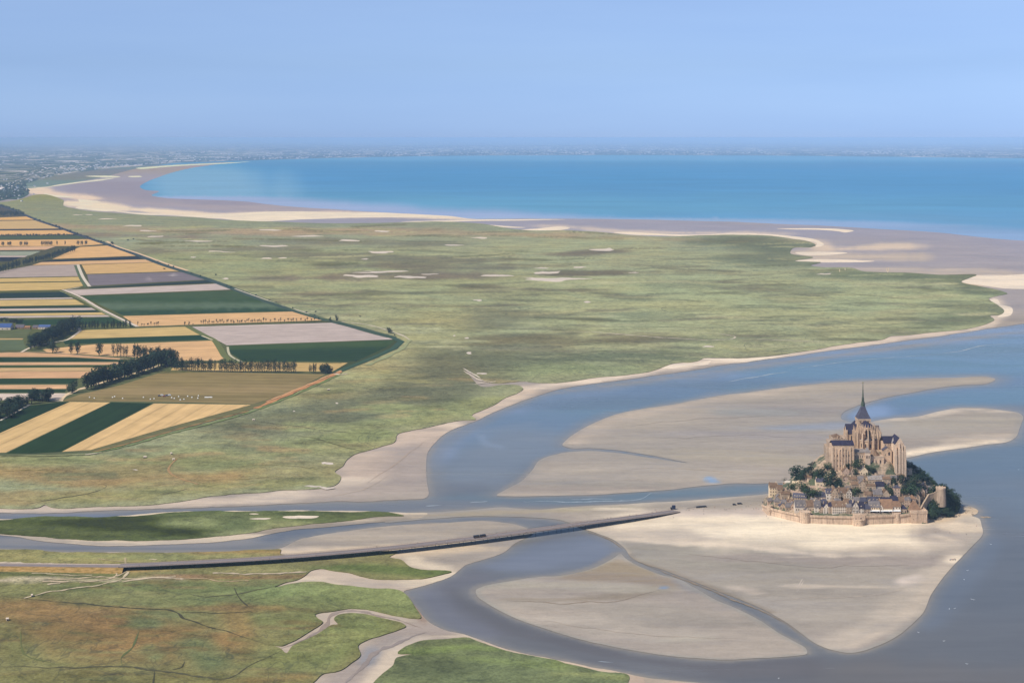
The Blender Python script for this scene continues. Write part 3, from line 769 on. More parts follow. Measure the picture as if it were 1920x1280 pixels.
    # ---------------- low meadow beside and below the causeway
    ml = [(-700, 1026), (0, 1029), (60, 1030), (130, 1034.5), (300, 1034.5), (420, 1032), (500, 1030), (526, 1030), (524, 1037), (600, 1040), (660, 1036), (720, 1033), (745, 1035), (730, 1044), (752, 1050), (768, 1062), (800, 1067), (846, 1071), (815, 1079), (780, 1084), (740, 1086.5), (690, 1083), (650, 1072), (622, 1068), (600, 1066), (584, 1070),
          (575, 1078), (560, 1086), (530, 1093), (515, 1100), (545, 1094), (590, 1090), (630, 1094), (690, 1102), (745, 1106), (762, 1116), (778, 1138), (788, 1156), (770, 1158), (735, 1153), (700, 1144), (665, 1140.5), (640, 1141.5), (612, 1147), (592, 1152), (598, 1160), (606, 1166),
          (588, 1180), (562, 1196), (540, 1206), (528, 1210), (505, 1207), (524, 1214), (537, 1224), (548, 1211), (580, 1197), (606, 1182), (622, 1170), (634, 1168), (626, 1158), (634, 1151), (660, 1149), (690, 1152), (722, 1160), (752, 1168), (760, 1174), (744, 1182), (715, 1191), (690, 1199), (672, 1210), (676, 1228), (660, 1242), (640, 1254), (605, 1264), (588, 1280), (560, 1302), (540, 1420), (-700, 1420)]
    sl = [
        ((142, 140, 82), 1, 300, 12, [(0, 1040), (300, 1046), (560, 1044)], .3),
        ((122, 138, 84), .8, 100, 6, [(150, 1042), (330, 1044)], .6),
        ((164, 126, 70), .8, 70, 4, [(400, 1034), (510, 1034)], .5),
        ((188, 140, 78), .9, 120, 4, [(-40, 1068), (60, 1068), (200, 1070)], .4),
        ((96, 116, 70), .9, 90, 5, [(0, 1074), (160, 1078)], .4),
        ((204, 188, 160), .8, 70, 3, [(90, 1084), (200, 1088), (330, 1080)], .9),
        ((206, 186, 164), .8, 50, 3, [(20, 1088), (100, 1095)], .9),
        ((128, 128, 78), .9, 220, 8, [(250, 1062), (450, 1060), (560, 1058)], .4),
        ((150, 108, 74), .85, 100, 5, [(340, 1080), (480, 1082), (560, 1080)], .4),
        ((150, 140, 84), .8, 60, 5, [(450, 1070), (540, 1068)], .5),
        ((84, 112, 62), .95, 100, 8, [(660, 1062), (740, 1068), (820, 1074)], .3),
        ((118, 116, 78), .8, 60, 6, [(600, 1056), (690, 1046)], .5),
        ((124, 132, 78), 1, 260, 16, [(0, 1110), (300, 1105), (520, 1110)], .3),
        ((104, 126, 74), .8, 120, 8, [(180, 1100), (330, 1098), (420, 1104)], .6),
        ((112, 136, 76), 1, 150, 26, [(560, 1112), (680, 1118), (760, 1130)], .25),
        ((126, 148, 80), .8, 90, 10, [(560, 1104), (680, 1112), (740, 1122)], .6),
        ((112, 130, 74), .9, 130, 16, [(400, 1125), (540, 1140), (560, 1170)], .4),
        ((112, 136, 74), 1, 90, 34, [(620, 1190), (700, 1175), (560, 1230)], .3),
        ((128, 146, 80), .8, 70, 16, [(580, 1215), (650, 1190)], .6),
        ((136, 110, 68), .95, 210, 44, [(60, 1160), (180, 1180), (260, 1210)], .35),
        ((152, 112, 68), .8, 100, 16, [(60, 1140), (160, 1152), (220, 1172)], .5),
        ((148, 110, 66), .75, 70, 22, [(240, 1220), (310, 1190), (400, 1200)], .5),
        ((156, 118, 68), .7, 90, 6, [(280, 1140), (440, 1140)], .7),
        ((150, 116, 66), .7, 40, 20, [(440, 1140), (460, 1190)], .7),
        ((98, 126, 84), .95, 52, 26, [(365, 1210), (400, 1240)], .25),
        ((104, 128, 84), .9, 30, 12, [(265, 1168), (285, 1168)], .3),
        ((104, 130, 84), .8, 24, 14, [(280, 1218), (292, 1226)], .4),
        ((110, 120, 72), .8, 60, 30, [(0, 1180), (40, 1230)], .4),
        ((120, 122, 68), .9, 260, 16, [(60, 1268), (300, 1275), (440, 1280)], .4),
        ((138, 108, 62), .7, 60, 10, [(500, 1275), (560, 1268)], .6),
        ((116, 132, 72), .8, 60, 14, [(480, 1250), (540, 1240)], .5),
    ]
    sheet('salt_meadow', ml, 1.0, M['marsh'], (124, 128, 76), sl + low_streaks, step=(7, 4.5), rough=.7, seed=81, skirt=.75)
    mc = [(688, 1300), (698, 1281), (715, 1264), (736, 1246), (742, 1232), (775, 1224), (745, 1222), (756, 1212), (790, 1200), (830, 1197.5), (874, 1194), (900, 1203), (960, 1221), (1050, 1239), (1120, 1256), (1180, 1267), (1176, 1290), (1200, 1420), (660, 1420)]
    sc_ = [((108, 142, 66), .9, 90, 7, [(800, 1222), (860, 1210), (920, 1216)], .5), ((92, 114, 78), .9, 70, 8, [(770, 1205), (840, 1202)], .4), ((112, 140, 70), .8, 90, 12, [(900, 1235), (1000, 1245)], .6),
           ((86, 108, 76), .9, 70, 18, [(800, 1255), (860, 1250)], .5), ((130, 144, 76), .8, 60, 5, [(1080, 1262), (1160, 1270)], .5)]
    sheet('salt_meadow', mc, 1.0, M['marsh'], (100, 122, 80), sc_, step=(7, 4.5), rough=.7, seed=86, skirt=.75)
    # bare eroded banks at the right ends
    sheet('shore_rubble', [(1176, 1268), (1190, 1268), (1205, 1272), (1212, 1284), (1240, 1282), (1262, 1276), (1300, 1282), (1340, 1300), (1150, 1300)], .6, M['mud'], (196, 176, 160), [], step=(6, 4), rough=.8, seed=88, skirt=.3)

    # ---------------- far land
    fl = [(-500, 376), (-60, 378), (0, 377), (14, 374), (30, 374), (44, 370), (54, 362), (40, 357), (28, 351), (45, 345), (70, 338), (90, 333), (130, 325), (170, 320), (215, 315), (255, 312), (330, 306), (400, 303.5), (455, 301.5),
          (520, 299.5), (600, 297), (700, 294.8), (800, 293), (900, 292), (1000, 291.5), (1150, 291), (1300, 291.5), (1450, 292), (1600, 293.5), (1750, 295), (1920, 297), (2200, 299), (2200, 263), (-250, 263)]
    P = catmull(fl[:-2], False, 5); P = roughen(P, .8, 5)
    P = np.vstack([P, [(2200, 263.2), (1000, 263.0), (-250, 263.2)]])
    x0, x1 = -200, 2150
    gx = np.arange(x0, x1, 12.0); gy = [263.8]
    while gy[-1] < 376: gy.append(gy[-1] + max(.55, (gy[-1] - 258) * .03))
    qx, qy = np.meshgrid(gx, np.array(gy)); qx = qx.ravel() + _rng.uniform(-3, 3, qx.size); qy = qy.ravel()
    m = inside(qx, qy, P); qx, qy = qx[m], qy[m]
    V = [Vector((float(a), float(b) * 5)) for a, b in P] + [Vector((float(a), float(b) * 5)) for a, b in zip(qx, qy)]
    n = len(P)
    vo, eo, fo, _, _, _ = geometry.delaunay_2d_cdt(V, [(i, (i + 1) % n) for i in range(n)], [list(range(n))], 1, 1e-4)
    vx = np.array([v.x for v in vo]); vy = np.array([v.y / 5 for v in vo])
    Y = H * F / (vy - YH); X = (vx - CX) * Y / F
    dcoast = seg_dist(vx, vy, P[:-3:3], 1e9, 1.0) if False else None
    coast = np.interp(vx, [p[0] for p in fl[8:-2]], [p[1] for p in fl[8:-2]])
    rise = np.clip((coast - vy) / 9.0, 0, 1); rise = rise * rise
    hz = rise * (30 + 55 * fbm(X / 9000, Y / 16000, 9, 4)) * np.clip((coast - vy) / 14, .3, 1)
    hz = np.maximum(hz, 0) + 1.4
    me = bpy.data.meshes.new('far_land')
    me.from_pydata([(float(a), float(b), float(c)) for a, b, c in zip(X, Y, hz)], [], [tuple(f) for f in fo])
    me.materials.append(M['farm'])
    bm = bmesh.new(); bm.from_mesh(me)
    for f in bm.faces:
        if f.normal.z < 0: f.normal_flip()
        f.smooth = True
    bm.to_mesh(me); bm.free()
    tag(obj('far_land', me), 'distant farmland and villages beyond the bay', kind='structure')

    sheet('far_meadow', [(14, 353), (30, 351), (45, 344.5), (70, 337.5), (90, 332.5), (130, 324.5), (170, 319), (215, 314), (255, 311.5), (330, 305.5), (262, 315), (232, 322), (192, 332.5), (150, 340), (110, 347.5), (64, 353)], .34, M['mud'], (122, 146, 158),
          [((132, 140, 150), .8, 60, 3, [(120, 335), (220, 320)], .5)], step=(8, 2.5), rough=.6, seed=92)
    # ---------------- salt pans and dry sand bars
    pans = [(509, 432, 26, 1.6), (584, 443, 31, 1.8), (655, 451, 27, 1.8), (715, 473, 32, 2.0), (511, 461.5, 33, 2.2), (502, 484, 17, 1.6), (533, 483, 10, 1.2), (716, 434, 20, 1.8), (905, 446, 20, 1.7),
            (848, 459, 28, 1.3), (684, 486, 12, 1.2), (680, 517, 47, 2.6), (778, 520, 36, 3.0), (729, 509, 58, 1.6), (925, 516, 34, 1.8), (1026, 511, 30, 2.4), (1035, 523, 70, 3.4), (1136, 468.5, 27, 3.0),
            (1088, 501, 13, 1.4), (1101, 566, 9, 1.8), (894, 564, 9, 2.0), (198, 411, 22, 1.1), (247, 423, 22, 1.3), (275, 432, 21, 1.4), (290, 443, 22, 1.3), (370, 452, 26, 1.4), (411, 472, 35, 1.0), (364, 482, 6, 1.3),
            (168, 402.5, 9, .7), (145, 402.5, 10, .7), (425, 522, 7, 1.6), (877, 633, 4, 1.5), (850, 630, 3, 1.2), (880, 662, 6, 2.5), (1012, 503, 14, 1.3), (800, 514, 22, 1.2), (690, 511, 25, 1.0), (1185, 511, 12, 1.0), (1540, 513, 20, 1.2),
            (588, 912, 22, 1.6), (612, 914, 16, 2.2), (606, 870, 7, 2.2), (622, 867, 8, 2.4), (255, 878, 6, 1.0), (632, 754, 4, 1.2), (900, 700, 12, 2), (552, 770, 3, 1), (1330, 650, 16, 1.2)]
    rs = random.Random(4)
    for i, (x, y, w, h) in enumerate(pans):
        pts = []
        for k in range(10):
            t = k / 10 * 2 * pi; r = rs.uniform(.5, 1.15)
            pts.append((x + w * math.copysign(abs(cos(t)) ** 1.2, cos(t)) * r, y + h * sin(t) * r))
        sheet('salt_pan', pts, 1.13 + .002 * i, M['mud'], (216, 204, 194), [], step=(20, 6), rough=1.7, seed=100 + i)
    bars = [[(50, 351), (85, 350.5), (112, 346), (150, 341), (190, 336), (215, 334.5), (190, 338.5), (150, 343), (110, 348.5), (75, 352)],
            [(160, 330.5), (200, 329.5), (226, 331.5), (210, 333), (180, 332)], [(236, 331), (260, 330), (264, 331.5), (245, 332.5)],
            [(255, 315.5), (300, 311.5), (360, 308), (440, 304.8), (470, 303), (440, 306), (360, 310), (300, 314), (262, 317)],
            [(82, 363), (100, 365.5), (130, 368.5), (136, 370.5), (110, 369.5), (85, 366.5)],
            [(148, 374), (170, 375.5), (190, 378.5), (170, 380), (150, 379)], [(125, 384.5), (150, 381.5), (175, 383), (160, 386), (140, 385.5)],
            [(140, 390), (150, 387), (165, 389), (200, 392), (230, 395), (195, 396.5), (160, 393)],
            [(215, 396), (260, 399), (330, 402.5), (390, 404), (430, 405.5), (470, 406.5), (450, 411), (420, 410.5), (330, 404.5), (260, 402)],
            [(350, 405.5), (420, 401.5), (490, 397.5), (560, 396.5), (640, 398.5), (720, 399), (780, 402.5), (838, 405.5), (800, 408), (720, 407.5), (640, 409), (560, 412), (500, 415), (440, 413), (400, 408.5)],
            [(750, 415.5), (850, 413), (960, 411.2), (1060, 411.4), (1000, 413), (900, 414.5), (820, 416.5)],
            [(870, 420.5), (905, 421), (960, 424.5), (985, 426.5), (960, 427), (920, 423.5)], [(965, 431.5), (1005, 428), (1050, 425), (1068, 428), (1050, 431.5), (1000, 432)],
            [(1150, 436), (1180, 434.5), (1230, 438), (1320, 440), (1370, 437), (1420, 438), (1390, 441), (1320, 443), (1250, 442), (1180, 439.5)],
            [(1380, 438.5), (1440, 439), (1490, 443), (1530, 450), (1545, 459), (1528, 463), (1531, 457), (1500, 450), (1440, 442)],
            [(1456, 428.5), (1530, 428), (1575, 429.5), (1601, 433), (1585, 436), (1574, 434), (1540, 431), (1490, 430)],
            [(1490, 474), (1530, 472), (1590, 474), (1560, 478), (1500, 477.5)], [(1490, 488), (1560, 486), (1640, 490), (1560, 492), (1510, 491)],
            [(1800, 527), (1826, 517.5), (1880, 515.5), (1990, 518), (1990, 534), (1890, 541), (1850, 536)],
            [(1856, 562), (1870, 561), (1876, 570), (1898, 578), (1896, 590), (1870, 594), (1880, 584), (1870, 573)],
            [(1300, 672), (1340, 671.5), (1400, 670.5), (1450, 668), (1500, 661), (1440, 673), (1390, 678), (1340, 675)],
            [(1240, 690), (1262, 683), (1300, 681), (1315, 679), (1332, 676), (1328, 682), (1290, 686), (1262, 691)],
            [(528, 968.2), (545, 966.5), (560, 965.4), (585, 966), (597, 967), (592, 969.6), (560, 970.6), (534, 970.8)], [(467, 973), (482, 972), (508, 971.4), (500, 973.8), (476, 974.4)], [(466, 963.6), (478, 962.8), (484, 963.8), (474, 964.4)]]
    for i, b in enumerate(bars):
        zz = .94 if i >= len(bars) - 3 else (.36 if i not in (8, 11) else .5)
        sheet('sand_bar', b, zz + .006 * i, M['mud'], (238, 222, 204), [], step=(14, 4), rough=.9, seed=160 + i)

    # ---------------- creeks and tracks across the meadows
    dk = (72, 76, 58); pale = (206, 196, 184)
    creeks = [([(50, 945), (90, 938), (120, 932), (150, 927), (190, 917), (200, 910), (190, 907)], 5, dk), ([(0, 1116), (120, 1128), (240, 1138), (330, 1146), (345, 1158), (400, 1176), (470, 1196), (505, 1207)], 4, dk),
              ([(0, 1249), (120, 1249), (230, 1249), (300, 1256), (350, 1262), (420, 1270), (444, 1262), (470, 1244), (500, 1232), (528, 1218)], 4.5, (84, 88, 80)), ([(230, 1249), (226, 1234), (250, 1210), (262, 1180)], 3, (96, 112, 84)),
              ([(290, 1256), (286, 1285)], 2.5, dk), ([(350, 1114), (380, 1117), (430, 1114), (480, 1106), (520, 1098)], 4.5, (90, 98, 84)), ([(40, 1180), (46, 1225), (100, 1245)], 3, (104, 116, 84)),
              ([(340, 1147), (400, 1149), (470, 1147)], 2.5, dk), ([(440, 1100), (450, 1120), (470, 1140)], 2.5, dk), ([(320, 1255), (340, 1250), (345, 1240)], 3, dk),
              ([(985, 616), (1040, 621), (1100, 622), (1170, 627), (1250, 632), (1330, 638), (1370, 636), (1380, 632), (1340, 625), (1270, 624)], 7, pale), ([(1380, 634), (1440, 636), (1500, 639), (1560, 640), (1610, 642)], 7, (190, 184, 172)),
              ([(1640, 568), (1700, 570), (1780, 573), (1890, 571)], 10, (120, 128, 110)),
              ([(1730, 578), (1760, 574), (1800, 573)], 11, (90, 104, 92)), ([(1780, 589), (1840, 591), (1862, 593)], 8, (176, 172, 156)), ([(1520, 617), (1600, 613), (1700, 616), (1740, 613), (1765, 606), (1750, 604)], 8, (104, 114, 92)),
              ([(1160, 495), (1300, 490), (1440, 492)], 10, (120, 134, 120)), ([(1230, 500), (1280, 497), (1340, 500)], 8, (112, 126, 112)), ([(1380, 570), (1500, 572), (1640, 566)], 8, (112, 126, 102)), ([(700, 563), (730, 576), (760, 582), (830, 577), (880, 572)], 6, (110, 122, 96)),
              ([(870, 694), (890, 708), (905, 714), (930, 716)], 9, pale), ([(868, 690), (880, 697), (900, 709)], 7, (214, 206, 196)), ([(872, 720), (890, 720), (930, 715)], 8, pale), ([(550, 815), (590, 822), (640, 836), (690, 846)], 5, (98, 106, 86)),
              ([(480, 790), (540, 796), (600, 806), (700, 812)], 3, dk), ([(560, 826), (660, 824)], 3, dk), ([(440, 875), (520, 872), (600, 880)], 2.5, (120, 112, 80)), ([(440, 900), (520, 892), (540, 896)], 2.5, (120, 112, 80)), ([(290, 930), (330, 922), (352, 916)], 2.5, dk), ([(0, 884), (60, 880), (110, 885)], 3, (112, 118, 76)),
              ([(1650, 640), (1620, 634), (1560, 634), (1520, 628)], 6, (100, 112, 90)), ([(1440, 660), (1480, 654), (1530, 650)], 5, (104, 116, 92)), ([(1560, 548), (1700, 560), (1760, 564)], 8, (112, 124, 104)), ([(1660, 546), (1720, 548), (1730, 552)], 8, (108, 120, 104))]
    for i, (p, w, c) in enumerate(creeks): ribbon('creek', p, w * .6, 1.22 + .004 * i, M['track'], c if c[0] > 150 else (c[0] * .98, c[1] * .95, c[2] * .86), rough=1.0, seed=200 + i, taper=True)
    rq = random.Random(71)
    MP = catmull(ma, True, 12); n0 = 0
    while n0 < 48:            # small meandering drains
        y = rq.uniform(470, 700); x = rq.uniform(420 + (y - 470) * 1.6, 1780); p = [(x, y)]; a = rq.choice((0, pi)) + rq.uniform(-.5, .5); w0 = G(x, y); q = Vector((w0.x, w0.y, 0))
        for j in range(rq.randint(6, 13)):
            a += rq.uniform(-.75, .75); a += -.5 * sin(2 * a) * .5; s = rq.uniform(25, 60) * q.y / 3500; q = q + Vector((cos(a) * 1.5, sin(a) * 1.1, 0)) * s
            p.append((CX + q.x * F / q.y, YH + H * F / q.y))
        if not inside(np.array([t[0] for t in p]), np.array([t[1] for t in p]), MP).all(): continue
        if min(t[0] - (430 + (t[1] - 541) * 3.2) for t in p) < 30 and max(t[1] for t in p) < 640: continue
        ribbon('creek', p, 1.7 * (p[0][1] and G(*p[0]).y) / 3200, 1.38 + .003 * n0, M['track'], rq.choice([(104, 114, 98), (96, 106, 90), (112, 118, 104)]), rough=1.0, seed=600 + n0, taper=True, gap=2.5); n0 += 1
    tracks = [([(325, 862), (316, 872), (312, 882), (322, 894), (340, 901), (372, 906)], 4.5, (176, 142, 108)), ([(-40, 1052.5), (0, 1054), (80, 1056), (115, 1057), (140, 1060)], 6, (214, 204, 188)), ([(48, 1121), (80, 1113), (130, 1104), (180, 1095), (225, 1084), (240, 1070)], 4, (214, 200, 178)),
              ([(60, 1074), (120, 1075), (170, 1077)], 3, (212, 200, 176)), ([(150, 1061), (190, 1062), (235, 1062), (255, 1060)], 7, (210, 192, 172)), ([(235, 1042), (236, 1056)], 3, (190, 176, 146)), ([(206, 1066), (216, 1078), (200, 1086), (150, 1090)], 4, (208, 190, 168)),
              ([(240, 1070), (222, 1078), (216, 1080)], 4, (206, 190, 168)), ([(330, 1086), (400, 1085), (470, 1087)], 3, (200, 176, 148)), ([(400, 1075), (470, 1073), (530, 1072), (575, 1072)], 6, (202, 188, 172)), ([(90, 1084), (170, 1083), (240, 1086), (330, 1080)], 4, (214, 196, 174)), ([(85, 1096), (110, 1093)], 5, (214, 198, 178)), ([(80, 1090), (130, 1088)], 5, (214, 196, 176)), ([(230, 1090), (290, 1082), (340, 1084)], 5, (216, 200, 180)), ([(250, 1088), (310, 1080)], 4, (216, 200, 180)),
              ([(275, 1051), (290, 1051)], 5, (216, 204, 176)), ([(180, 1047), (230, 1055)], 2.5, (196, 180, 150))]
    for i, (p, w, c) in enumerate(tracks): ribbon('track', p, w * .6, 1.45 + .004 * i, M['track'], tuple(.82 * q + .18 * g for q, g in zip(c, (130, 126, 86))), rough=1.3, seed=260 + i)
    for i, (p, w, c) in enumerate([([(528, 1214), (556, 1206), (590, 1190), (614, 1170), (618, 1156), (640, 1147), (680, 1147), (735, 1159), (790, 1178)], 4.5, (152, 140, 134)), ([(640, 1285), (680, 1248), (700, 1225), (740, 1204), (800, 1186)], 5, (150, 142, 140)),
            ([(1495, 1108), (1500, 1098), (1507, 1086)], .9, (206, 196, 186)), ([(1498.5, 1108), (1503.5, 1098), (1510, 1086)], .9, (206, 196, 186)), ([(1180, 1046), (1230, 1067), (1300, 1094), (1380, 1124), (1450, 1156), (1500, 1190)], 2.2, (146, 134, 122)), ([(1104, 996), (1140, 1008), (1166, 1026)], 2.2, (150, 138, 124)),
            ([(1440, 1128), (1520, 1120), (1620, 1118), (1700, 1104)], 1.4, (184, 174, 164)), ([(1260, 1036), (1400, 1050), (1560, 1062), (1720, 1060)], 1.6, (152, 144, 138)), ([(960, 1126), (1080, 1130), (1180, 1122), (1240, 1104)], 1.6, (150, 138, 126)), ([(1000, 1160), (1120, 1178), (1260, 1192), (1400, 1196)], 1.4, (184, 174, 164)),
            ([(1120, 880), (1240, 878), (1380, 884)], 1.8, (182, 172, 160)), ([(1180, 800), (1300, 786), (1440, 780)], 2.2, (156, 150, 146)), ([(1240, 822), (1400, 816), (1520, 822)], 2.2, (154, 150, 150)), ([(690, 905), (730, 880), (770, 850), (800, 826)], 2.0, (176, 162, 152)), ([(600, 932), (680, 915), (730, 890)], 1.8, (184, 172, 160))]):
        ribbon('runnel', p, w, .40 + .004 * i, M['mud'], c, rough=1.4, seed=680 + i, taper=True)
    # pale ribbons: foam lines and painted surface glints on the rivers
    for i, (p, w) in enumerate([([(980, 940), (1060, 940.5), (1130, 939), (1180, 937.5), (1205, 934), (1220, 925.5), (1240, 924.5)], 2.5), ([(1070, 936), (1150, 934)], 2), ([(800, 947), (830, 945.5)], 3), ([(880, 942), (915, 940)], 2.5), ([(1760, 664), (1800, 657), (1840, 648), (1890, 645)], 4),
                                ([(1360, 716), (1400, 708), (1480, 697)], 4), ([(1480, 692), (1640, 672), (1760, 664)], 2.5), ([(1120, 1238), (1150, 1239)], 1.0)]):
        ribbon('foam_glint_line', p, w, .05 + i * .004, M['track'], (158, 172, 186), rough=.8, seed=300 + i, taper=True)
# ================================================================== POLDER: FIELDS, DYKE, ROADS
OR, YL, DG, TG, WH, PU, OL = (226, 178, 122), (208, 178, 112), (50, 84, 66), (88, 116, 96), (196, 182, 176), (128, 126, 140), (146, 132, 90)
def build_polder(M):
    dyke = [(-300, 360), (0, 385), (30, 395.5), (50, 404), (70, 412), (110, 425), (150, 440), (186, 452), (215, 462), (260, 478), (310, 497), (350, 509.5), (400, 526), (440, 541), (490, 560), (555, 582), (610, 598), (660, 610.5), (700, 622), (735, 631), (756, 639.5), (742, 654), (700, 672), (660, 688),
            (628, 701), (584, 720), (540, 743), (490, 761), (466, 769), (400, 786), (300, 813), (230, 833), (172, 848), (120, 851), (0, 853), (-300, 870)]
    sheet('polder', dyke, 1.5, M['crop'], (96, 112, 84), [((70, 92, 76), .9, 60, 8, [(440, 550), (600, 600), (740, 640), (640, 690)], .2), ((120, 120, 84), .8, 60, 6, [(560, 730), (460, 764), (300, 808), (180, 842)], .4), ((92, 104, 78), .8, 300, 60, [(0, 480), (300, 520)], .3)],
          step=(14, 6), smooth=False, rough=.12, seed=400, skirt=.5, field_dir=((0, 700), (400, 697)))
    W = (-260, 0)
    fields = [  # colour, outline, row direction end
        (OR, [(-200, 408), (0, 408), (50, 406), (64, 412), (-200, 415)]), ((206, 176, 130), [(-200, 416.5), (66, 413.5), (112, 428.5), (-200, 431)]), (DG, [(-200, 431.5), (113, 429), (118, 431), (-200, 433)]),
        (OR, [(-200, 434), (120, 431.5), (147, 439.5), (-200, 443)]), ((84, 112, 92), [(-200, 445.5), (160, 441), (174, 447), (-200, 450.5)]), (OR, [(-200, 452), (178, 448.5), (204, 457), (150, 461), (-200, 462.5)]),
        ((218, 176, 142), [(-200, 465), (104, 461.8), (86, 468), (-200, 471)]), ((150, 166, 150), [(-200, 473), (76, 471), (56, 479), (-200, 480)]), (WH, [(-200, 480.4), (52, 479.4), (46, 482), (-200, 482.4)]), (DG, [(-200, 483), (42, 482), (18, 490), (-200, 492)]),
        (OR, [(150, 463), (212, 460), (271, 479), (98, 485.5)]), (DG, [(92, 488), (276, 480), (285, 485), (78, 491)]), ((220, 176, 128), [(60, 497), (78, 491.5), (287, 486), (304, 491), (150, 495.5)]), ((214, 174, 116), [(153, 496.5), (306, 491.5), (352, 508), (162, 513.5)]),
        ((176, 164, 160), [(-200, 514), (0, 509), (30, 503), (58, 498), (143, 496), (152, 517.5), (-200, 524)]), (YL, [(-200, 526), (152, 519), (154, 526.5), (-200, 532)]), (YL, [(-200, 534), (155, 528.5), (159, 535), (116, 543), (-200, 549)]),
        (PU, [(163, 514.5), (354, 509.5), (398, 523.5), (168, 536)]), (DG, [(165, 538.6), (402, 525), (414, 529.5), (170, 540)]), (WH, [(118, 544), (412, 531.5), (449, 542), (150, 553.5)]),
        ((72, 104, 88), [(152, 555), (455, 544), (552, 579), (560, 582), (232, 591.5)]), (OR, [(230, 592.5), (564, 583.5), (617, 600), (400, 607), (258, 612)]), (WH, [(360, 612.5), (500, 608), (634, 604.5), (738, 636), (425, 647)]),
        ((52, 86, 68), [(425, 648.5), (741, 638), (726, 650), (668, 677), (456, 677), (434, 663)]), ((204, 170, 104), [(330, 681), (560, 679), (652, 680), (624, 696), (400, 695), (320, 694)]),
        (DG, [(-200, 553), (118, 547), (132, 557), (-200, 562)]), (WH, [(-200, 562.6), (134, 557.6), (138, 560), (-200, 565)]), (YL, [(-200, 566), (140, 561), (158, 571), (-200, 577.5)]), (DG, [(-200, 578), (162, 573), (170, 576), (-200, 580.5)]), (WH, [(-200, 581), (172, 577), (180, 581), (-200, 584.5)]),
        (DG, [(-200, 585), (181, 581.8), (187, 585), (-200, 590)]), (YL, [(-200, 590.5), (190, 585.6), (199, 590), (-200, 594.5)]), (WH, [(-200, 595), (201, 590.6), (206, 593.5), (-200, 598.5)]), ((56, 92, 66), [(30, 600), (208, 594.4), (238, 606), (60, 610), (30, 610)]), ((100, 118, 92), [(-200, 619), (60, 617), (46, 633.5), (-200, 634)]),
        ((190, 162, 112), [(-200, 634.5), (44, 634), (42, 636.5), (-200, 637.5)]), ((98, 122, 98), [(-200, 638), (43, 637.2), (50, 656), (-200, 658)]), (YL, [(152, 619), (352, 612), (378, 627.5), (126, 635.5)]), ((48, 86, 60), [(118, 638), (250, 632), (379, 628.5), (392, 636.5), (122, 645)]),
        (OR, [(80, 655), (180, 645), (240, 644), (409, 638), (419, 672), (408, 676), (330, 676), (300, 672), (240, 669), (150, 664), (90, 661)]), ((214, 166, 120), [(-200, 661), (60, 661), (140, 664.6), (225, 671), (224, 674), (130, 669), (-200, 669)]), (DG, [(-200, 670), (130, 670), (224, 675), (238, 677), (-200, 679)]),
        ((216, 170, 126), [(-200, 680), (235, 678.5), (226, 683.5), (-200, 685)]), ((70, 96, 70), [(-200, 686), (222, 684.5), (214, 687.5), (-200, 690)]), ((208, 172, 118), [(-200, 690.6), (210, 688.5), (192, 695.5), (-200, 697)]), ((220, 170, 122), [(-200, 697.5), (190, 696), (150, 708.5), (-200, 709.5)]), (DG, [(-200, 710), (148, 709.2), (134, 718.5), (-200, 720)]), ((226, 176, 126), [(-200, 722), (128, 721), (126, 728.5), (-200, 729.5)]),
        (DG, [(-200, 731), (124, 730), (121, 735), (-200, 736.5)]), ((218, 200, 184), [(-200, 738), (128, 737), (112, 749), (-200, 751)]), (OL, [(114, 751.5), (150, 739), (225, 722), (297, 699.5), (400, 697.5), (610, 701.5), (543, 736), (474, 757), (300, 753)]),
        ((46, 78, 56), [(-200, 845), (-10, 782), (58, 760), (112, 753.5), (130, 753), (0, 811), (-200, 890)]), ((222, 184, 118), [(0, 811.5), (131, 753), (207, 754), (11, 848), (-200, 851), (-200, 892)]), ((48, 80, 58), [(12, 849.5), (208, 754), (287, 755.5), (114, 846.5), (60, 850)]), ((226, 186, 120), [(116, 846.5), (289, 756), (471, 758.5), (300, 805), (170, 843)]),
        ((60, 92, 74), [(244, 607), (250, 607), (258, 612), (244, 613)]),
    ]
    for i, (c, pts) in enumerate(fields):
        xs = [p[0] for p in pts]
        if i in (51, 52, 53, 54): fdir = ((12, 849), (208, 754))
        elif i == 50: fdir = ((114, 751), (474, 757))
        else: fdir = ((400, 607), (617, 600)) if i > 16 else ((0, 452), (178, 448.5))
        st = []
        if i == 20: st = [((64, 100, 78), .9, 200, 4, [(200, 560), (520, 563)], .2), ((100, 130, 112), .8, 200, 7, [(240, 574), (540, 572)], .2), ((52, 90, 70), .9, 200, 3, [(230, 588), (560, 580)], .1)]
        if i == 23: st = [((72, 104, 80), .9, 200, 5, [(430, 652), (740, 642)], .1)]
        if i == 17: st = [((196, 190, 190), .8, 8, 1.2, [(320, 517), (333, 517.5)], .3), ((190, 180, 186), .6, 8, 1, [(275, 523), (285, 523)], .3)]
        if i == 50: st = [((162, 142, 98), .8, 200, 8, [(250, 735), (540, 728)], .3), ((130, 120, 82), .8, 200, 3, [(200, 748), (480, 744)], .3)]
        sheet('field', pts, 1.62 + .008 * (i % 7), M['crop'], c, st, step=(16, 5), smooth=False, rough=.06, seed=410 + i, field_dir=fdir)
    # ploughed lines of the pale bed field
    for k in range(8):
        t = (k + 1) / 9.0
        y0, y1 = 612.5 + t * 34, 605 + t * 31; xa, xb = 360 + t * 65, 636 + t * 102
        ribbon('furrow', [(xa + 4, y0), (xb - 6, y1)], 4.5, 1.74 + .004 * k, M['track'], (164, 150, 146), smooth=False, rough=0, seed=470 + k)
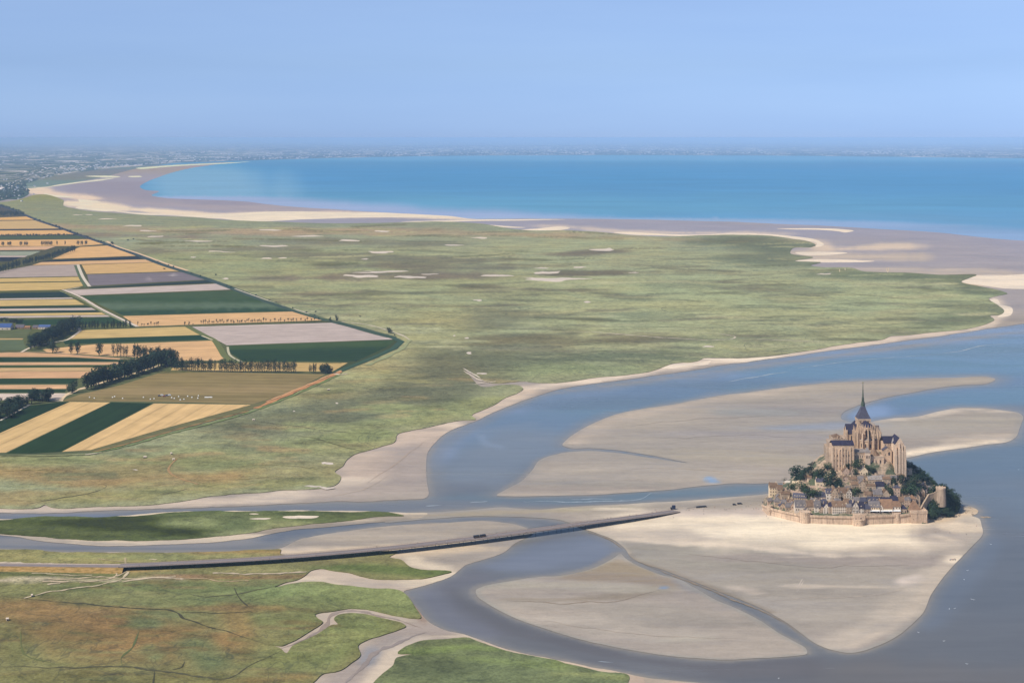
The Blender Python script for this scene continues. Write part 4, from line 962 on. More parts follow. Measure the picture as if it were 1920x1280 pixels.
    # dyke bank and ditch, roads
    rd = [([(-60, 370), (0, 386), (30, 396), (70, 412.5), (110, 426), (150, 441), (186, 453), (215, 463), (260, 479), (310, 498), (350, 510.5), (400, 527), (440, 542), (490, 561), (555, 583), (610, 599), (660, 611.5), (700, 623), (735, 632)], 26, (64, 88, 78), 0),
          ([(735, 632), (752, 640), (738, 653), (700, 670), (660, 686), (632, 697)], 16, (58, 88, 78), 0), ([(200, 452), (215, 460), (262, 476), (312, 494), (352, 507)], 12, (214, 190, 166), 0), ([(440, 541), (500, 562), (560, 582), (580, 588)], 6, (196, 190, 178), 0),
          ([(640, 603), (672, 606), (700, 611), (735, 621), (760, 631), (768, 637)], 6, (196, 190, 172), .3), ([(768, 637), (758, 650), (730, 666), (690, 684)], 10, (150, 158, 124), .3), ([(118, 543), (150, 556), (186, 577), (228, 598), (258, 612)], 9, (208, 198, 190), 0), ([(112, 545), (150, 560), (190, 583), (226, 601), (244, 610)], 4, (150, 158, 130), 0),
          ([(146, 496), (156, 520), (168, 537)], 10, (206, 200, 190), 0), ([(141, 497), (150, 520), (160, 538)], 9, (92, 112, 92), 0), ([(150, 538), (118, 544)], 8, (190, 184, 170), 0), ([(250, 612.5), (400, 609), (530, 604), (640, 602)], 8, (116, 116, 92), .2),
          ([(352, 612), (378, 626), (402, 638), (414, 655), (424, 670), (450, 680)], 14, (104, 116, 84), 0), ([(378, 629), (398, 637)], 5, (206, 198, 176), 0), ([(427, 650), (430, 664), (446, 675), (456, 679)], 5, (190, 188, 166), 0), ([(455, 679), (560, 679), (640, 681)], 7, (132, 124, 84), .2),
          ([(40, 660), (60, 650), (110, 640), (128, 636), (152, 618)], 6, (214, 204, 190), 0), ([(0, 661), (90, 660), (160, 667), (250, 673), (300, 674)], 5, (186, 160, 140), .2), ([(112, 752), (122, 742), (140, 733), (200, 714), (250, 700), (300, 684)], 8, (220, 200, 170), .2), ([(300, 697), (420, 696), (640, 699)], 6, (128, 122, 84), .3),
          ([(90, 750), (112, 751.5)], 6, (214, 206, 190), 0), ([(0, 788), (30, 772), (56, 758)], 4, (212, 206, 194), 0), ([(480, 765), (520, 748), (560, 731), (600, 714), (640, 696)], 9, (188, 140, 104), .4), ([(500, 752), (560, 728), (610, 706), (640, 694)], 4, (206, 162, 126), .3),
          ([(176, 846), (230, 834), (300, 814), (400, 787), (466, 770)], 5, (150, 128, 92), .5), ([(170, 850), (240, 835), (320, 812), (410, 789), (480, 768), (560, 736), (640, 700)], 5, (120, 140, 96), .4), ([(0, 855), (120, 853), (170, 851)], 4, (110, 116, 84), .4), ([(160, 852), (190, 848)], 3, (206, 196, 178), .4), ([(628, 700), (636, 702), (652, 700)], 6, (210, 196, 176), .3),
          ([(488, 560), (530, 572), (580, 590), (640, 603)], 5, (100, 116, 92), .4)]
    for i, (p, w, c, r) in enumerate(rd): ribbon('ditch' if i < 2 else 'farm_track', p, w, 1.84 + .004 * i, M['track'], c, smooth=False if i == 1 else True, rough=r, seed=500 + i)

# ================================================================== TREES
LEAF = {}
def leaf_mat(name, rgba, var=.35):
    m, nt, bs = mat_new(name)
    oi = nt.nodes.new('ShaderNodeObjectInfo')
    n = noise_node(nt, pos(nt, .6, .6, .6), 1.0, 3)
    k = mth(nt, 'ADD', mapr(nt, n, .3, .7, 1 - var, 1 + var), mapr(nt, oi.outputs['Random'], 0, 1, -.22, .22))
    c = mixc(nt, 1.0, rgba, k, 'MULTIPLY')
    hue = mixc(nt, oi.outputs['Random'], (1.12, 1.0, .85, 1), (.9, 1.0, 1.1, 1))
    c = mixc(nt, 1.0, c, hue, 'MULTIPLY')
    nt.links.new(c, bs.inputs['Base Color']); bs.inputs['Roughness'].default_value = .8; bs.inputs['Specular IOR Level'].default_value = .15
    return m
def crown_mesh(name, rx, rz, zc, seed, nl, ls, mat, form='round', gaps=.0):
    """leaf clumps spread over several lobes of an uneven crown (unit: metres)"""
    r = random.Random(seed); verts, faces = [], []
    lobes = []
    for k in range(9 if form != 'column' else 7):
        if form == 'round':
            a = r.uniform(0, 2 * pi); q = r.uniform(.15, .62); zz = r.uniform(-.55, .62)
            lobes.append((cos(a) * q * rx, sin(a) * q * rx, zc + zz * rz, r.uniform(.40, .60) * rx, r.uniform(.34, .52) * rz))
        elif form == 'column':
            zz = -0.85 + 1.75 * k / 6.0; w = (1 - abs(zz) ** 2.2 * .62)
            lobes.append((r.uniform(-.22, .22) * rx, r.uniform(-.22, .22) * rx, zc + zz * rz * .84, rx * w * r.uniform(.55, .8), rz * .24))
        elif form == 'cedar':
            zz = -.7 + 1.6 * k / 8.0; a = r.uniform(0, 2 * pi); w = (1.15 - .65 * (k / 8.0))
            lobes.append((cos(a) * .5 * rx * w, sin(a) * .5 * rx * w, zc + zz * rz * .9, rx * .5 * w, rz * .10))
        else:   # pollard: heads on bare stems
            a = r.uniform(0, 2 * pi)
            lobes.append((cos(a) * .4 * rx, sin(a) * .4 * rx, zc + r.uniform(-.3, .6) * rz, rx * .42, rz * .4))
    vol = [l[3] * l[3] * l[4] for l in lobes]
    for i in range(nl):
        l = r.choices(lobes, vol)[0]
        while True:
            x, y, z = r.uniform(-1, 1), r.uniform(-1, 1), r.uniform(-1, 1)
            d = x * x + y * y + z * z
            if d <= 1 and d > .25 * r.random(): break
        s = d ** -.18 if d > .01 else 1
        c = Vector((l[0] + x * s * l[3], l[1] + y * s * l[3], l[2] + z * s * l[4]))
        n = Vector((x + r.uniform(-.5, .5), y + r.uniform(-.5, .5), z + r.uniform(-.1, .8))).normalized()
        t = n.orthogonal().normalized(); t.rotate(Matrix.Rotation(r.uniform(0, 6.28), 3, n)); b = n.cross(t)
        w = ls * r.uniform(.6, 1.4); h = ls * r.uniform(.5, 1.1)
        i0 = len(verts)
        verts += [c + t * w, c + b * h * .6 + n * w * .25, c - t * w, c - b * h * .6 + n * w * .2]
        faces.append((i0, i0 + 1, i0 + 2, i0 + 3))
    me = bpy.data.meshes.new(name); me.from_pydata([tuple(v) for v in verts], [], faces); me.materials.append(mat)
    return me
def trunk_mesh(name, h, r0, seed, mat, limbs=4, reach=.3):
    r = random.Random(seed); bm = bmesh.new()
    def limb(p, q, ra, rb, seg=5):
        d = (q - p).normalized(); t = d.orthogonal().normalized(); b = d.cross(t); rings = []
        for c, rr in ((p, ra), ((p + q) / 2 + t * ra * .4, (ra + rb) / 2), (q, rb)):
            rings.append([bm.verts.new(c + (t * cos(k * 2 * pi / seg) + b * sin(k * 2 * pi / seg)) * rr) for k in range(seg)])
        for u, v in zip(rings[:-1], rings[1:]):
            for k in range(seg): bm.faces.new((u[k], u[(k + 1) % seg], v[(k + 1) % seg], v[k]))
        bm.faces.new(rings[-1])
    limb(Vector((0, 0, -.4)), Vector((r.uniform(-.3, .3), r.uniform(-.3, .3), h)), r0, r0 * .35, 6)
    for k in range(limbs):
        z = h * r.uniform(.3, .75); a = r.uniform(0, 2 * pi)
        limb(Vector((0, 0, z)), Vector((cos(a) * h * reach, sin(a) * h * reach, z + h * r.uniform(.15, .35))), r0 * .45, r0 * .12, 4)
    me = bpy.data.meshes.new(name); bm.to_mesh(me); bm.free(); me.materials.append(mat); return me
PROTO = {}
def tree_proto(kind, n, rx, rz, zc, nl, ls, mat, bark, form, tr):
    out = []
    for i in range(n):
        out.append((crown_mesh('crown', rx, rz, zc, 1000 + i * 7 + len(PROTO) * 31, nl, ls, mat, form), trunk_mesh('trunk', zc + rz * .35, tr, 50 + i, bark)))
    PROTO[kind] = out
tree_rng = random.Random(99)
def tree(kind, p, h, w, label, group, name='tree', cat='tree'):
    """p ground point; h, w size in metres relative to the template's unit crown (10 m tall, 10 m wide)"""
    cr, tk = tree_rng.choice(PROTO[kind])
    t = empty(name, p, tree_rng.uniform(0, 6.28)); t.scale = (w / 10.0, w / 10.0, h / 10.0)
    tag(t, label, cat, group)
    obj('crown', cr, t); obj('trunk', tk, t)
    return t
def build_tree_protos():
    bark = simple_mat('bark', (.09, .075, .06, 1), .95, .1)
    dk = leaf_mat('leaf_dark', (.030, .052, .030, 1)); md = leaf_mat('leaf_mid', (.048, .078, .036, 1)); bl = leaf_mat('leaf_blue', (.026, .045, .036, 1)); ol = leaf_mat('leaf_olive', (.085, .085, .052, 1))
    LEAF['far'] = dk
    tree_proto('broad', 5, 5.2, 4.6, 5.2, 420, .62, dk, bark, 'round', .45)
    tree_proto('mid', 4, 5.2, 4.6, 5.2, 420, .62, md, bark, 'round', .45)
    tree_proto('poplar', 5, 5.0, 4.6, 5.3, 330, .62, dk, bark, 'column', .40)
    tree_proto('airy', 5, 5.2, 4.6, 5.5, 200, .62, dk, bark, 'column', .42)
    tree_proto('pollard', 4, 5.0, 3.6, 6.2, 90, .75, bl, bark, 'pollard', .55)
    tree_proto('cedar', 2, 5.2, 4.7, 5.4, 380, .55, bl, bark, 'cedar', .45)
    tree_proto('bare', 2, 5.0, 3.6, 6.0, 110, .5, ol, bark, 'round', .4)
    tree_proto('shrub', 4, 5.2, 4.8, 4.6, 260, .8, md, bark, 'round', .5)
def px_tree(kind, x, y, hpx, wpx, label, group, z=1.7, name='tree'):
    p = G(x, y, z); s = p.y / F
    return tree(kind, p, hpx * s, wpx * s, label, group, name)
def along(pts, n, jit=.25, seed=0):
    r = random.Random(seed); L = [math.hypot(b[0] - a[0], b[1] - a[1]) for a, b in zip(pts[:-1], pts[1:])]; T = sum(L); out = []
    for i in range(n):
        d = (i + .5 + r.uniform(-jit, jit)) / n * T
        for (a, b), l in zip(zip(pts[:-1], pts[1:]), L):
            if d <= l or (a, b) == (pts[-2], pts[-1]):
                t = d / l; out.append((a[0] + (b[0] - a[0]) * t, a[1] + (b[1] - a[1]) * t)); break
            d -= l
    return out
def build_polder_trees():
    r = random.Random(12)
    def bake(kind, x, y, h, w, z=1.7):
        p = G(x, y, z); s = p.y / F; a = r.uniform(0, 6.28)
        M4 = Matrix.Translation(p) @ Matrix.Rotation(a, 4, 'Z') @ Matrix.Diagonal((w * s / 10, w * s / 10, h * s / 10, 1))
        for me in r.choice(PROTO[kind]):
            i = len(far_v); far_v.extend([tuple(M4 @ v.co) for v in me.vertices]); far_f.extend([tuple(q + i for q in f.vertices) for f in me.polygons])
    far_v, far_f, far_m = [], [], []
    def row(kind, pts, n, h, w, label, group, seed, hv=.15, jit=.25, name='tree', z=1.7):
        for (x, y) in along(pts, n, jit, seed):
            if label is None:
                bake(kind, x + r.uniform(-.6, .6), y + r.uniform(-.3, .3), h * r.uniform(1 - hv, 1 + hv), w * r.uniform(.85, 1.15), z); continue
            px_tree(kind, x + r.uniform(-.6, .6), y + r.uniform(-.4, .4), h * r.uniform(1 - hv, 1 + hv), w * r.uniform(.85, 1.15), label, group, z, name)
    row('broad', [(56, 656), (90, 640), (140, 618)], 15, 26, 25, 'dense dark tree in the avenue behind the blue roofed farm', 'trees of the farm avenue', 1)
    row('broad', [(62, 650), (100, 634), (144, 612)], 13, 24, 24, 'dense dark tree in the avenue behind the blue roofed farm', 'trees of the farm avenue', 2)
    row('poplar', [(146, 615), (200, 616), (246, 613)], 17, 15, 8, 'slender dark tree in the straight screen right of the farm avenue', 'screen of slender trees beside the farm avenue', 3)
    row('broad', [(2, 604), (44, 606)], 6, 9, 12, 'low dark tree behind the long blue barn roof', 'trees behind the blue barn', 4)
    for i, (x, y, w, lb) in enumerate([(99, 661, 22, 'big bushy tree at the left end of the scattered row in the orange field'), (133, 664, 13, 'narrow tree, left one of a touching pair in the orange field row'), (145, 663, 19, 'fuller tree, right one of a touching pair in the orange field row'), (186, 666, 20, 'single leafy tree standing clear in the middle of the orange field row')]):
        px_tree('poplar' if w < 20 else 'broad', x, y, 25, w, lb, 'trees along the edge of the orange field')
    row('airy', [(210, 668), (240, 669)], 5, 25, 11, 'loose leafed tree in the clump of five at the orange field edge', 'clump of five airy trees', 5)
    row('poplar', [(248, 671), (300, 673), (326, 674)], 13, 25, 14, 'tall tree in the row running down to the crossing of two tree rows', 'tree row above the field crossing', 6)
    px_tree('broad', 136, 736, 27, 25, 'round lone tree at the lower left end of the long dark avenue', 'trees of the field road avenue')
    row('broad', [(160, 731), (200, 717), (250, 703), (306, 684)], 19, 32, 30, 'broad dark tree in the shadow casting avenue along the sandy field road', 'trees of the field road avenue', 7)
    row('broad', [(300, 686), (330, 689)], 5, 33, 30, 'tallest dark tree where the avenue meets the screen of airy trees', 'trees at the corner of avenue and screen', 8)
    row('poplar', [(326, 693), (345, 695)], 5, 25, 12, 'leafy tree at the left end of the airy screen across the polder', 'leafy trees of the polder screen', 9)
    row('airy', [(345, 695), (403, 697)], 15, 24, 11, 'airy tree in the left half of the screen along the olive field', 'airy trees of the polder screen, left run', 10)
    row('airy', [(410, 697), (556, 699)], 36, 23, 10.5, 'airy tree in the right half of the screen along the olive field', 'airy trees of the polder screen, right run', 11)
    row('airy', [(579, 699), (594, 700)], 5, 18, 7, 'thin airy tree left of the dense clump near the red track', 'thin trees near the red track', 12)
    row('broad', [(600, 700), (620, 700)], 5, 19, 14, 'dense dark tree in the clump where the screen meets the red track', 'dense clump near the red track', 13)
    row('pollard', [(258, 611.5), (300, 610)], 9, 8, 5, None, None, 14, .3, .45)
    row('pollard', [(342, 610), (362, 609)], 5, 6, 5, None, None, 15, .4, .45)
    row('pollard', [(376, 609), (500, 606)], 32, 10, 4.5, None, None, 16, .25, .3)
    row('pollard', [(504, 605.5), (600, 603)], 15, 9, 4.5, None, None, 17, .3, .35)
    px_tree('broad', 631, 602, 14, 7, 'taller dark tree beside the dyke ditch at the end of the thin line', 'pair of trees at the dyke', )
    px_tree('broad', 619, 602.5, 9, 6, 'shorter dark tree beside the dyke ditch at the end of the thin line', 'pair of trees at the dyke')
    px_tree('broad', 729, 624, 12, 16, 'lone round bush tree on the meadow side of the dyke corner', None)
    for x0, n in ((4, 2), (15, 3), (38, 2), (46, 3), (78, 2), (84, 3), (92, 3), (107, 1), (122, 1), (145, 2), (152, 2), (160, 2)):
        for k in range(n): bake('poplar', x0 + k * 2.6, 461 + r.uniform(-.3, .3) - x0 * .012, 9, 4.5)
    row('poplar', [(-30, 519), (0, 511), (38, 500)], 14, 15, 9, None, None, 18, .1)
    row('poplar', [(42, 498), (90, 486), (142, 470)], 24, 12, 8, None, None, 19, .1)
    row('shrub', [(0, 442.5), (145, 441)], 34, 4, 5, None, None, 20, .3)
    row('broad', [(-20, 404), (45, 404.5)], 16, 9, 8, None, None, 21)
    row('shrub', [(0, 386), (40, 398)], 12, 4, 6, None, None, 22, .3)
    row('shrub', [(60, 409), (130, 434), (215, 462)], 22, 3.2, 5, None, None, 23, .4, .45)
    row('shrub', [(208, 457), (212, 459)], 2, 6, 6, None, None, 24)
    row('shrub', [(255, 477), (340, 506), (420, 534), (600, 595)], 16, 2.6, 5, None, None, 25, .4, .45)
    for i in range(30):
        x = r.uniform(-20, 92); lo = 790 - max(0, x) * .42; hi = 762 - max(0, x) * .12
        y = r.uniform(min(lo, hi), max(lo, hi)) if x < 60 else r.uniform(748, 756)
        px_tree('broad', x, y, r.uniform(18, 24), r.uniform(20, 27), 'dark tree in the thick wood at the left edge of the photo', 'wood at the left edge')
    for i, (x, y) in enumerate([(592, 585), (675, 594), (240, 440 + 11), (250, 449), (308, 505), (405, 516), (740, 629), (667, 677)]): bake('shrub', x, y, 3, 5, 1.3)
    me = bpy.data.meshes.new('distant_trees'); me.from_pydata(far_v, [], far_f); me.materials.append(LEAF['far'])
    tag(obj('distant_trees', me), 'small far tree rows, hedges and bushes of the polder', kind='stuff')

# ================================================================== FARM AND SHEDS
def gable_box(name, w, d, h, rh, wall, roof, parent, over=.3):
    """walls with gables along x ridge and a separate roof"""
    v = [(-w / 2, -d / 2, 0), (w / 2, -d / 2, 0), (w / 2, d / 2, 0), (-w / 2, d / 2, 0), (-w / 2, -d / 2, h), (w / 2, -d / 2, h), (w / 2, d / 2, h), (-w / 2, d / 2, h), (-w / 2, 0, h + rh), (w / 2, 0, h + rh)]
    f = [(0, 1, 5, 4), (2, 3, 7, 6), (1, 2, 6, 9, 5), (3, 0, 4, 8, 7)]
    me = bpy.data.meshes.new('wall'); me.from_pydata(v, [], f); me.materials.append(wall); obj('wall', me, parent)
    t = .18; o = over; k = rh / (d / 2)
    bm = bmesh.new()
    for s in (-1, 1):
        pts = [(-w / 2 - o, s * (d / 2 + o), h - o * k), (w / 2 + o, s * (d / 2 + o), h - o * k), (w / 2 + o, 0, h + rh), (-w / 2 - o, 0, h + rh)]
        lo = [bm.verts.new((x, y, z + .02)) for x, y, z in pts]; hi = [bm.verts.new((x, y, z + .02 + t)) for x, y, z in pts]
        bm.faces.new(hi); bm.faces.new(lo[::-1])
        for q in range(4): bm.faces.new((lo[q], lo[(q + 1) % 4], hi[(q + 1) % 4], hi[q]))
    bmesh.ops.recalc_face_normals(bm, faces=bm.faces)
    me = bpy.data.meshes.new('roof'); bm.to_mesh(me); bm.free(); me.materials.append(roof); return obj('roof', me, parent)
def box_mesh(name, w, d, h, mat, base=0.0):
    bm = bmesh.new(); bmesh.ops.create_cube(bm, size=1.0, matrix=Matrix.Translation((0, 0, base + h / 2)) @ Matrix.Diagonal((w, d, h, 1)))
    me = bpy.data.meshes.new(name); bm.to_mesh(me); bm.free(); me.materials.append(mat); return me
def build_farm():
    wht = simple_mat('render_white', A(214, 204, 196, 3700), .9); grey = simple_mat('farm_slate', A(104, 106, 124, 3700), .7); blue = simple_mat('blue_sheet', (.05, .09, .22, 1), .5); stone = simple_mat('farm_stone', A(170, 148, 134, 3700), .9); dark = simple_mat('dark_opening', (.03, .03, .035, 1), .6)
    brn = simple_mat('farm_tile', A(150, 124, 112, 3700), .9)
    for (x, y, wpx, hpx, rpx, dep, wm, rm, lb, op) in [
        (8, 617, 30, 4.5, 6.5, 26, wht, blue, 'long barn with white wall and deep blue roof at left edge', 3), (38, 615.5, 16, 2.5, 5, 14, stone, grey, 'low stone farmhouse with pale grey roof beside the blue barn', 3), (52, 616, 10, 2.5, 3, 10, stone, brn, 'small farm building with brownish roof right of the grey roofed farmhouse', 2),
        (67, 616, 10, 3, 3.5, 9, stone, grey, 'dark roofed farm cottage left of the white farm house', 2), (84, 616.5, 22, 4, 4, 10, wht, blue, 'white farm house with blue grey roof in front of the avenue', 4), (147, 618.5, 8, 2.2, 2.2, 8, wht, wht, 'tiny pale shed at the upper end of the farm avenue', 1)]:
        p = G(x, y, 1.7); s = p.y / F
        t = empty('farm_building', p); tag(t, lb, 'farm building', 'buildings of the polder farm')
        gable_box('b', wpx * s, dep, hpx * s, rpx * s, wm, rm, t)
        for k in range(op):
            m = box_mesh('window', 2.2, .2, 1.8, dark, 1.0); o = obj('window', m, t); o.location = ((k - (op - 1) / 2) * wpx * s / (op + .3), -dep / 2 - .06, .4)
    for (x, y, wpx, lb, dk) in [(272, 858, 5.5, 'dark walled sheep shelter with white roof on the rusty meadow', 1), (325.5, 862, 4, 'small white shelter at the top of the curving sandy track', 0), (616, 731.5, 4, 'tiny dark and white hut on the meadow below the red track', 1), (475.5, 788, 4, 'small pale hut on the meadow beside the dyke', 0), (321, 851, 3, 'very small white box above the curving sandy track', 0), (60, 1117.5, 2.4, 'small white trough on the straight pale path', 0), (14, 1162, 4, 'white trough lying on the rusty meadow near the left edge', 0)]:
        p = G(x, y, 1.1); s = p.y / F
        t = empty('shelter', p, .15); tag(t, lb, 'shelter', 'shelters and troughs on the salt meadow')
        rf = gable_box('b', wpx * s, 3.2, 1.7, .7, dark if dk else wht, wht, t)
        m = box_mesh('door', 1.0, .1, 1.4, dark, 0); o = obj('door', m, t); o.location = (.3, -1.66, .05)
    # white markers, parked aircraft and vans on the olive field
    mk = bpy.data.meshes.new('field_marker'); bm = bmesh.new()
    bmesh.ops.create_cone(bm, cap_ends=True, segments=8, radius1=1.3, radius2=.5, depth=1.6, matrix=Matrix.Translation((0, 0, .8)))
    bm.to_mesh(mk); bm.free(); mk.materials.append(simple_mat('marker_white', (.8, .79, .76, 1), .7))
    for (x, y) in [(168, 745), (177, 746.5), (211, 745), (215, 743.5), (230, 747), (269, 745), (282, 748.5), (289, 747.5), (322, 745.5), (327, 747), (335, 743.5), (338, 749.5), (345, 748.5), (352, 743), (360, 745), (371, 746.5), (372, 742)]:
        o = obj('field_marker', mk, None, G(x, y, 1.68)); tag(o, 'small white marker scattered over the olive stubble field', 'marker', 'white markers on the olive field')
    for k in range(6):
        o = obj('field_marker', mk, None, G(385 + 2.4 * k, 745 - .02 * k, 1.68)); tag(o, 'white marker in the straight row of six on the olive field', 'marker', 'row of six white markers')
    body = [simple_mat('van_white', (.75, .75, .76, 1), .35, .5), simple_mat('van_red', (.30, .07, .07, 1), .35, .5), simple_mat('van_blue', (.06, .08, .16, 1), .35, .5)]; tyre = simple_mat('tyre', (.02, .02, .02, 1), .9); gl = simple_mat('vehicle_glass', (.02, .025, .03, 1), .1, .6)
    for i, (x, y, c, lb) in enumerate([(299, 742.5, 2, 'dark blue van at the left of the cluster on the olive field'), (304, 741.5, 0, 'white van behind the cluster on the olive field'), (308, 743.5, 1, 'red van in the middle of the cluster on the olive field'), (313, 742, 2, 'dark blue van right of the red one on the olive field'), (318, 741.2, 0, 'white van at the right of the cluster on the olive field')]):
        t = van(body[c], tyre, gl, G(x, y, 1.68), random.Random(i).uniform(-.4, .4)); tag(t, lb, 'van', 'vans on the olive field')
def van(bm_, tyre, gl, p, rz, L=5.2, W=2.0, Hh=2.2):
    t = empty('van', p, rz)
    bm = bmesh.new()
    prof = [(-L / 2, .35), (L / 2, .35), (L / 2, 1.05), (L / 2 - .75, 1.15), (L / 2 - 1.4, Hh), (-L / 2, Hh)]
    a = [bm.verts.new((x, -W / 2, z)) for x, z in prof]; b = [bm.verts.new((x, W / 2, z)) for x, z in prof]
    bm.faces.new(a); bm.faces.new(b[::-1])
    for k in range(6): bm.faces.new((a[k], b[k], b[(k + 1) % 6], a[(k + 1) % 6]))
    bmesh.ops.recalc_face_normals(bm, faces=bm.faces); bmesh.ops.bevel(bm, geom=bm.edges[:], offset=.09, segments=1, affect='EDGES')
    me = bpy.data.meshes.new('body'); bm.to_mesh(me); bm.free(); me.materials.append(bm_); obj('body', me, t)
    for s in (-1, 1):
        o = obj('side_window', box_mesh('side_window', L * .55, .03, .6, gl, 1.3), t); o.location = (-.2, s * (W / 2 + .012), 0)
    for x in (-L * .3, L * .3):
        for s in (-1, 1):
            bm = bmesh.new(); bmesh.ops.create_cone(bm, cap_ends=True, segments=10, radius1=.36, radius2=.36, depth=.24, matrix=Matrix.Translation((x, s * (W / 2 - .05), .36)) @ Matrix.Rotation(pi / 2, 4, 'X'))
            me = bpy.data.meshes.new('wheel'); bm.to_mesh(me); bm.free(); me.materials.append(tyre); obj('wheel', me, t)
    return t
# ================================================================== FAR VILLAGES
def build_far():
    r = random.Random(31)
    cols = [simple_mat('far_render', (.66, .62, .58, 1), .9, var=.1), simple_mat('far_roof', (.20, .20, .24, 1), .8, var=.1)]
    verts, faces, mi = [], [], []
    def house(p, w, d, h):
        i = len(verts); a = r.uniform(-.5, .5); ca, sa = cos(a), sin(a)
        for x, y, z in [(-w, -d, -2), (w, -d, -2), (w, d, -2), (-w, d, -2), (-w, -d, h), (w, -d, h), (w, d, h), (-w, d, h), (-w, 0, h * 1.5), (w, 0, h * 1.5)]:
            verts.append((p.x + x * ca - y * sa, p.y + x * sa + y * ca, p.z + z))
        for f, m in (((0, 1, 5, 4), 0), ((2, 3, 7, 6), 0), ((1, 2, 6, 9, 5), 0), ((3, 0, 4, 8, 7), 0), ((4, 5, 9, 8), 1), ((6, 7, 8, 9), 1)):
            faces.append(tuple(q + i for q in f)); mi.append(m)
    def coast(x): return np.interp(x, [0, 30, 70, 130, 215, 330, 455, 600, 700, 900, 1150, 1450, 1750, 1920], [352, 350, 337, 324, 314, 305, 301, 296.5, 294.5, 291.5, 290.5, 291.5, 294.5, 296.5])
    cl = [(20, 352, 26, 12, 60), (150, 316, 40, 3, 60), (230, 311, 40, 3, 50), (480, 298, 90, 2, 60), (330, 292, 80, 4, 40), (560, 288, 120, 5, 60), (780, 277, 120, 6, 110), (760, 286, 90, 4, 60), (960, 284, 130, 4, 80), (1060, 279, 110, 4, 60), (1230, 285, 130, 3, 70), (1330, 286, 120, 3, 60), (1640, 286, 40, 2, 90), (1720, 286, 90, 3, 40), (1850, 290, 70, 3, 26), (120, 300, 140, 12, 80), (60, 330, 60, 8, 60), (430, 285, 200, 8, 60)]
    for cx, cy, sx, sy, n in cl:
        for k in range(int(n * .8)):
            x = r.gauss(cx, sx); y = r.gauss(cy, sy)
            if y > coast(min(max(x, 0), 1920)) - .4 and cy != 352: y = coast(min(max(x, 0), 1920)) - r.uniform(.4, 2.5)
            if y < 275.5 + (0 if x > 300 else 2): continue
            p = G(x, y, 6.0 + 30 * min(1, max(0, (coast(min(max(x, 0), 1920)) - y) / 14))); s = p.y / F
            house(p, max(6, s * r.uniform(.5, 2.0)), max(6, s * .9), max(5, s * r.uniform(.35, 1.15)))
    me = bpy.data.meshes.new('distant_village'); me.from_pydata(verts, [], faces)
    for m in cols: me.materials.append(m)
    me.polygons.foreach_set('material_index', mi)
    tag(obj('distant_village', me), 'white houses of far villages along the coast', kind='stuff')
    verts, faces = [], []
    for k in range(5200):
        x = r.uniform(-40, 1960); c = coast(min(max(x, 0), 1920)); y = c - abs(r.gauss(0, 1)) * (10 + (34 if x < 420 else 0)) - .5
        if k < 260: x = r.gauss(14, 20); y = 345 + (28 - .25 * max(0, x - 10)) * r.random() ** .8; x = min(x, 52 - abs(y - 358) * .5)
        if y < 271: continue
        p = G(x, y, 1.5); s = p.y / F; w = s * r.uniform(.5, 2.2) + 8; d = s * r.uniform(.8, 2.5) + 8; h = r.uniform(8, 13) * (1 + s * .03)
        i = len(verts); n = 7
        for q in range(n):
            a = q / n * 2 * pi; rr = r.uniform(.75, 1.15)
            verts.append((p.x + cos(a) * w * rr, p.y + sin(a) * d * rr, p.z - 2))
        for q in range(n):
            a = q / n * 2 * pi; rr = r.uniform(.5, .95)
            verts.append((p.x + cos(a) * w * rr, p.y + sin(a) * d * rr, p.z + h * r.uniform(.6, 1.0)))
        verts.append((p.x, p.y, p.z + h * 1.1))
        for q in range(n):
            e = (q + 1) % n
            faces.append((i + q, i + e, i + n + e, i + n + q)); faces.append((i + n + q, i + n + e, i + 2 * n))
    me = bpy.data.meshes.new('distant_woodland'); me.from_pydata(verts, [], faces); me.materials.append(simple_mat('far_leaf', (.035, .055, .035, 1), 1.0, 0, var=.3))
    tag(obj('distant_woodland', me), 'dark hedges and copses of the far bocage', kind='stuff')
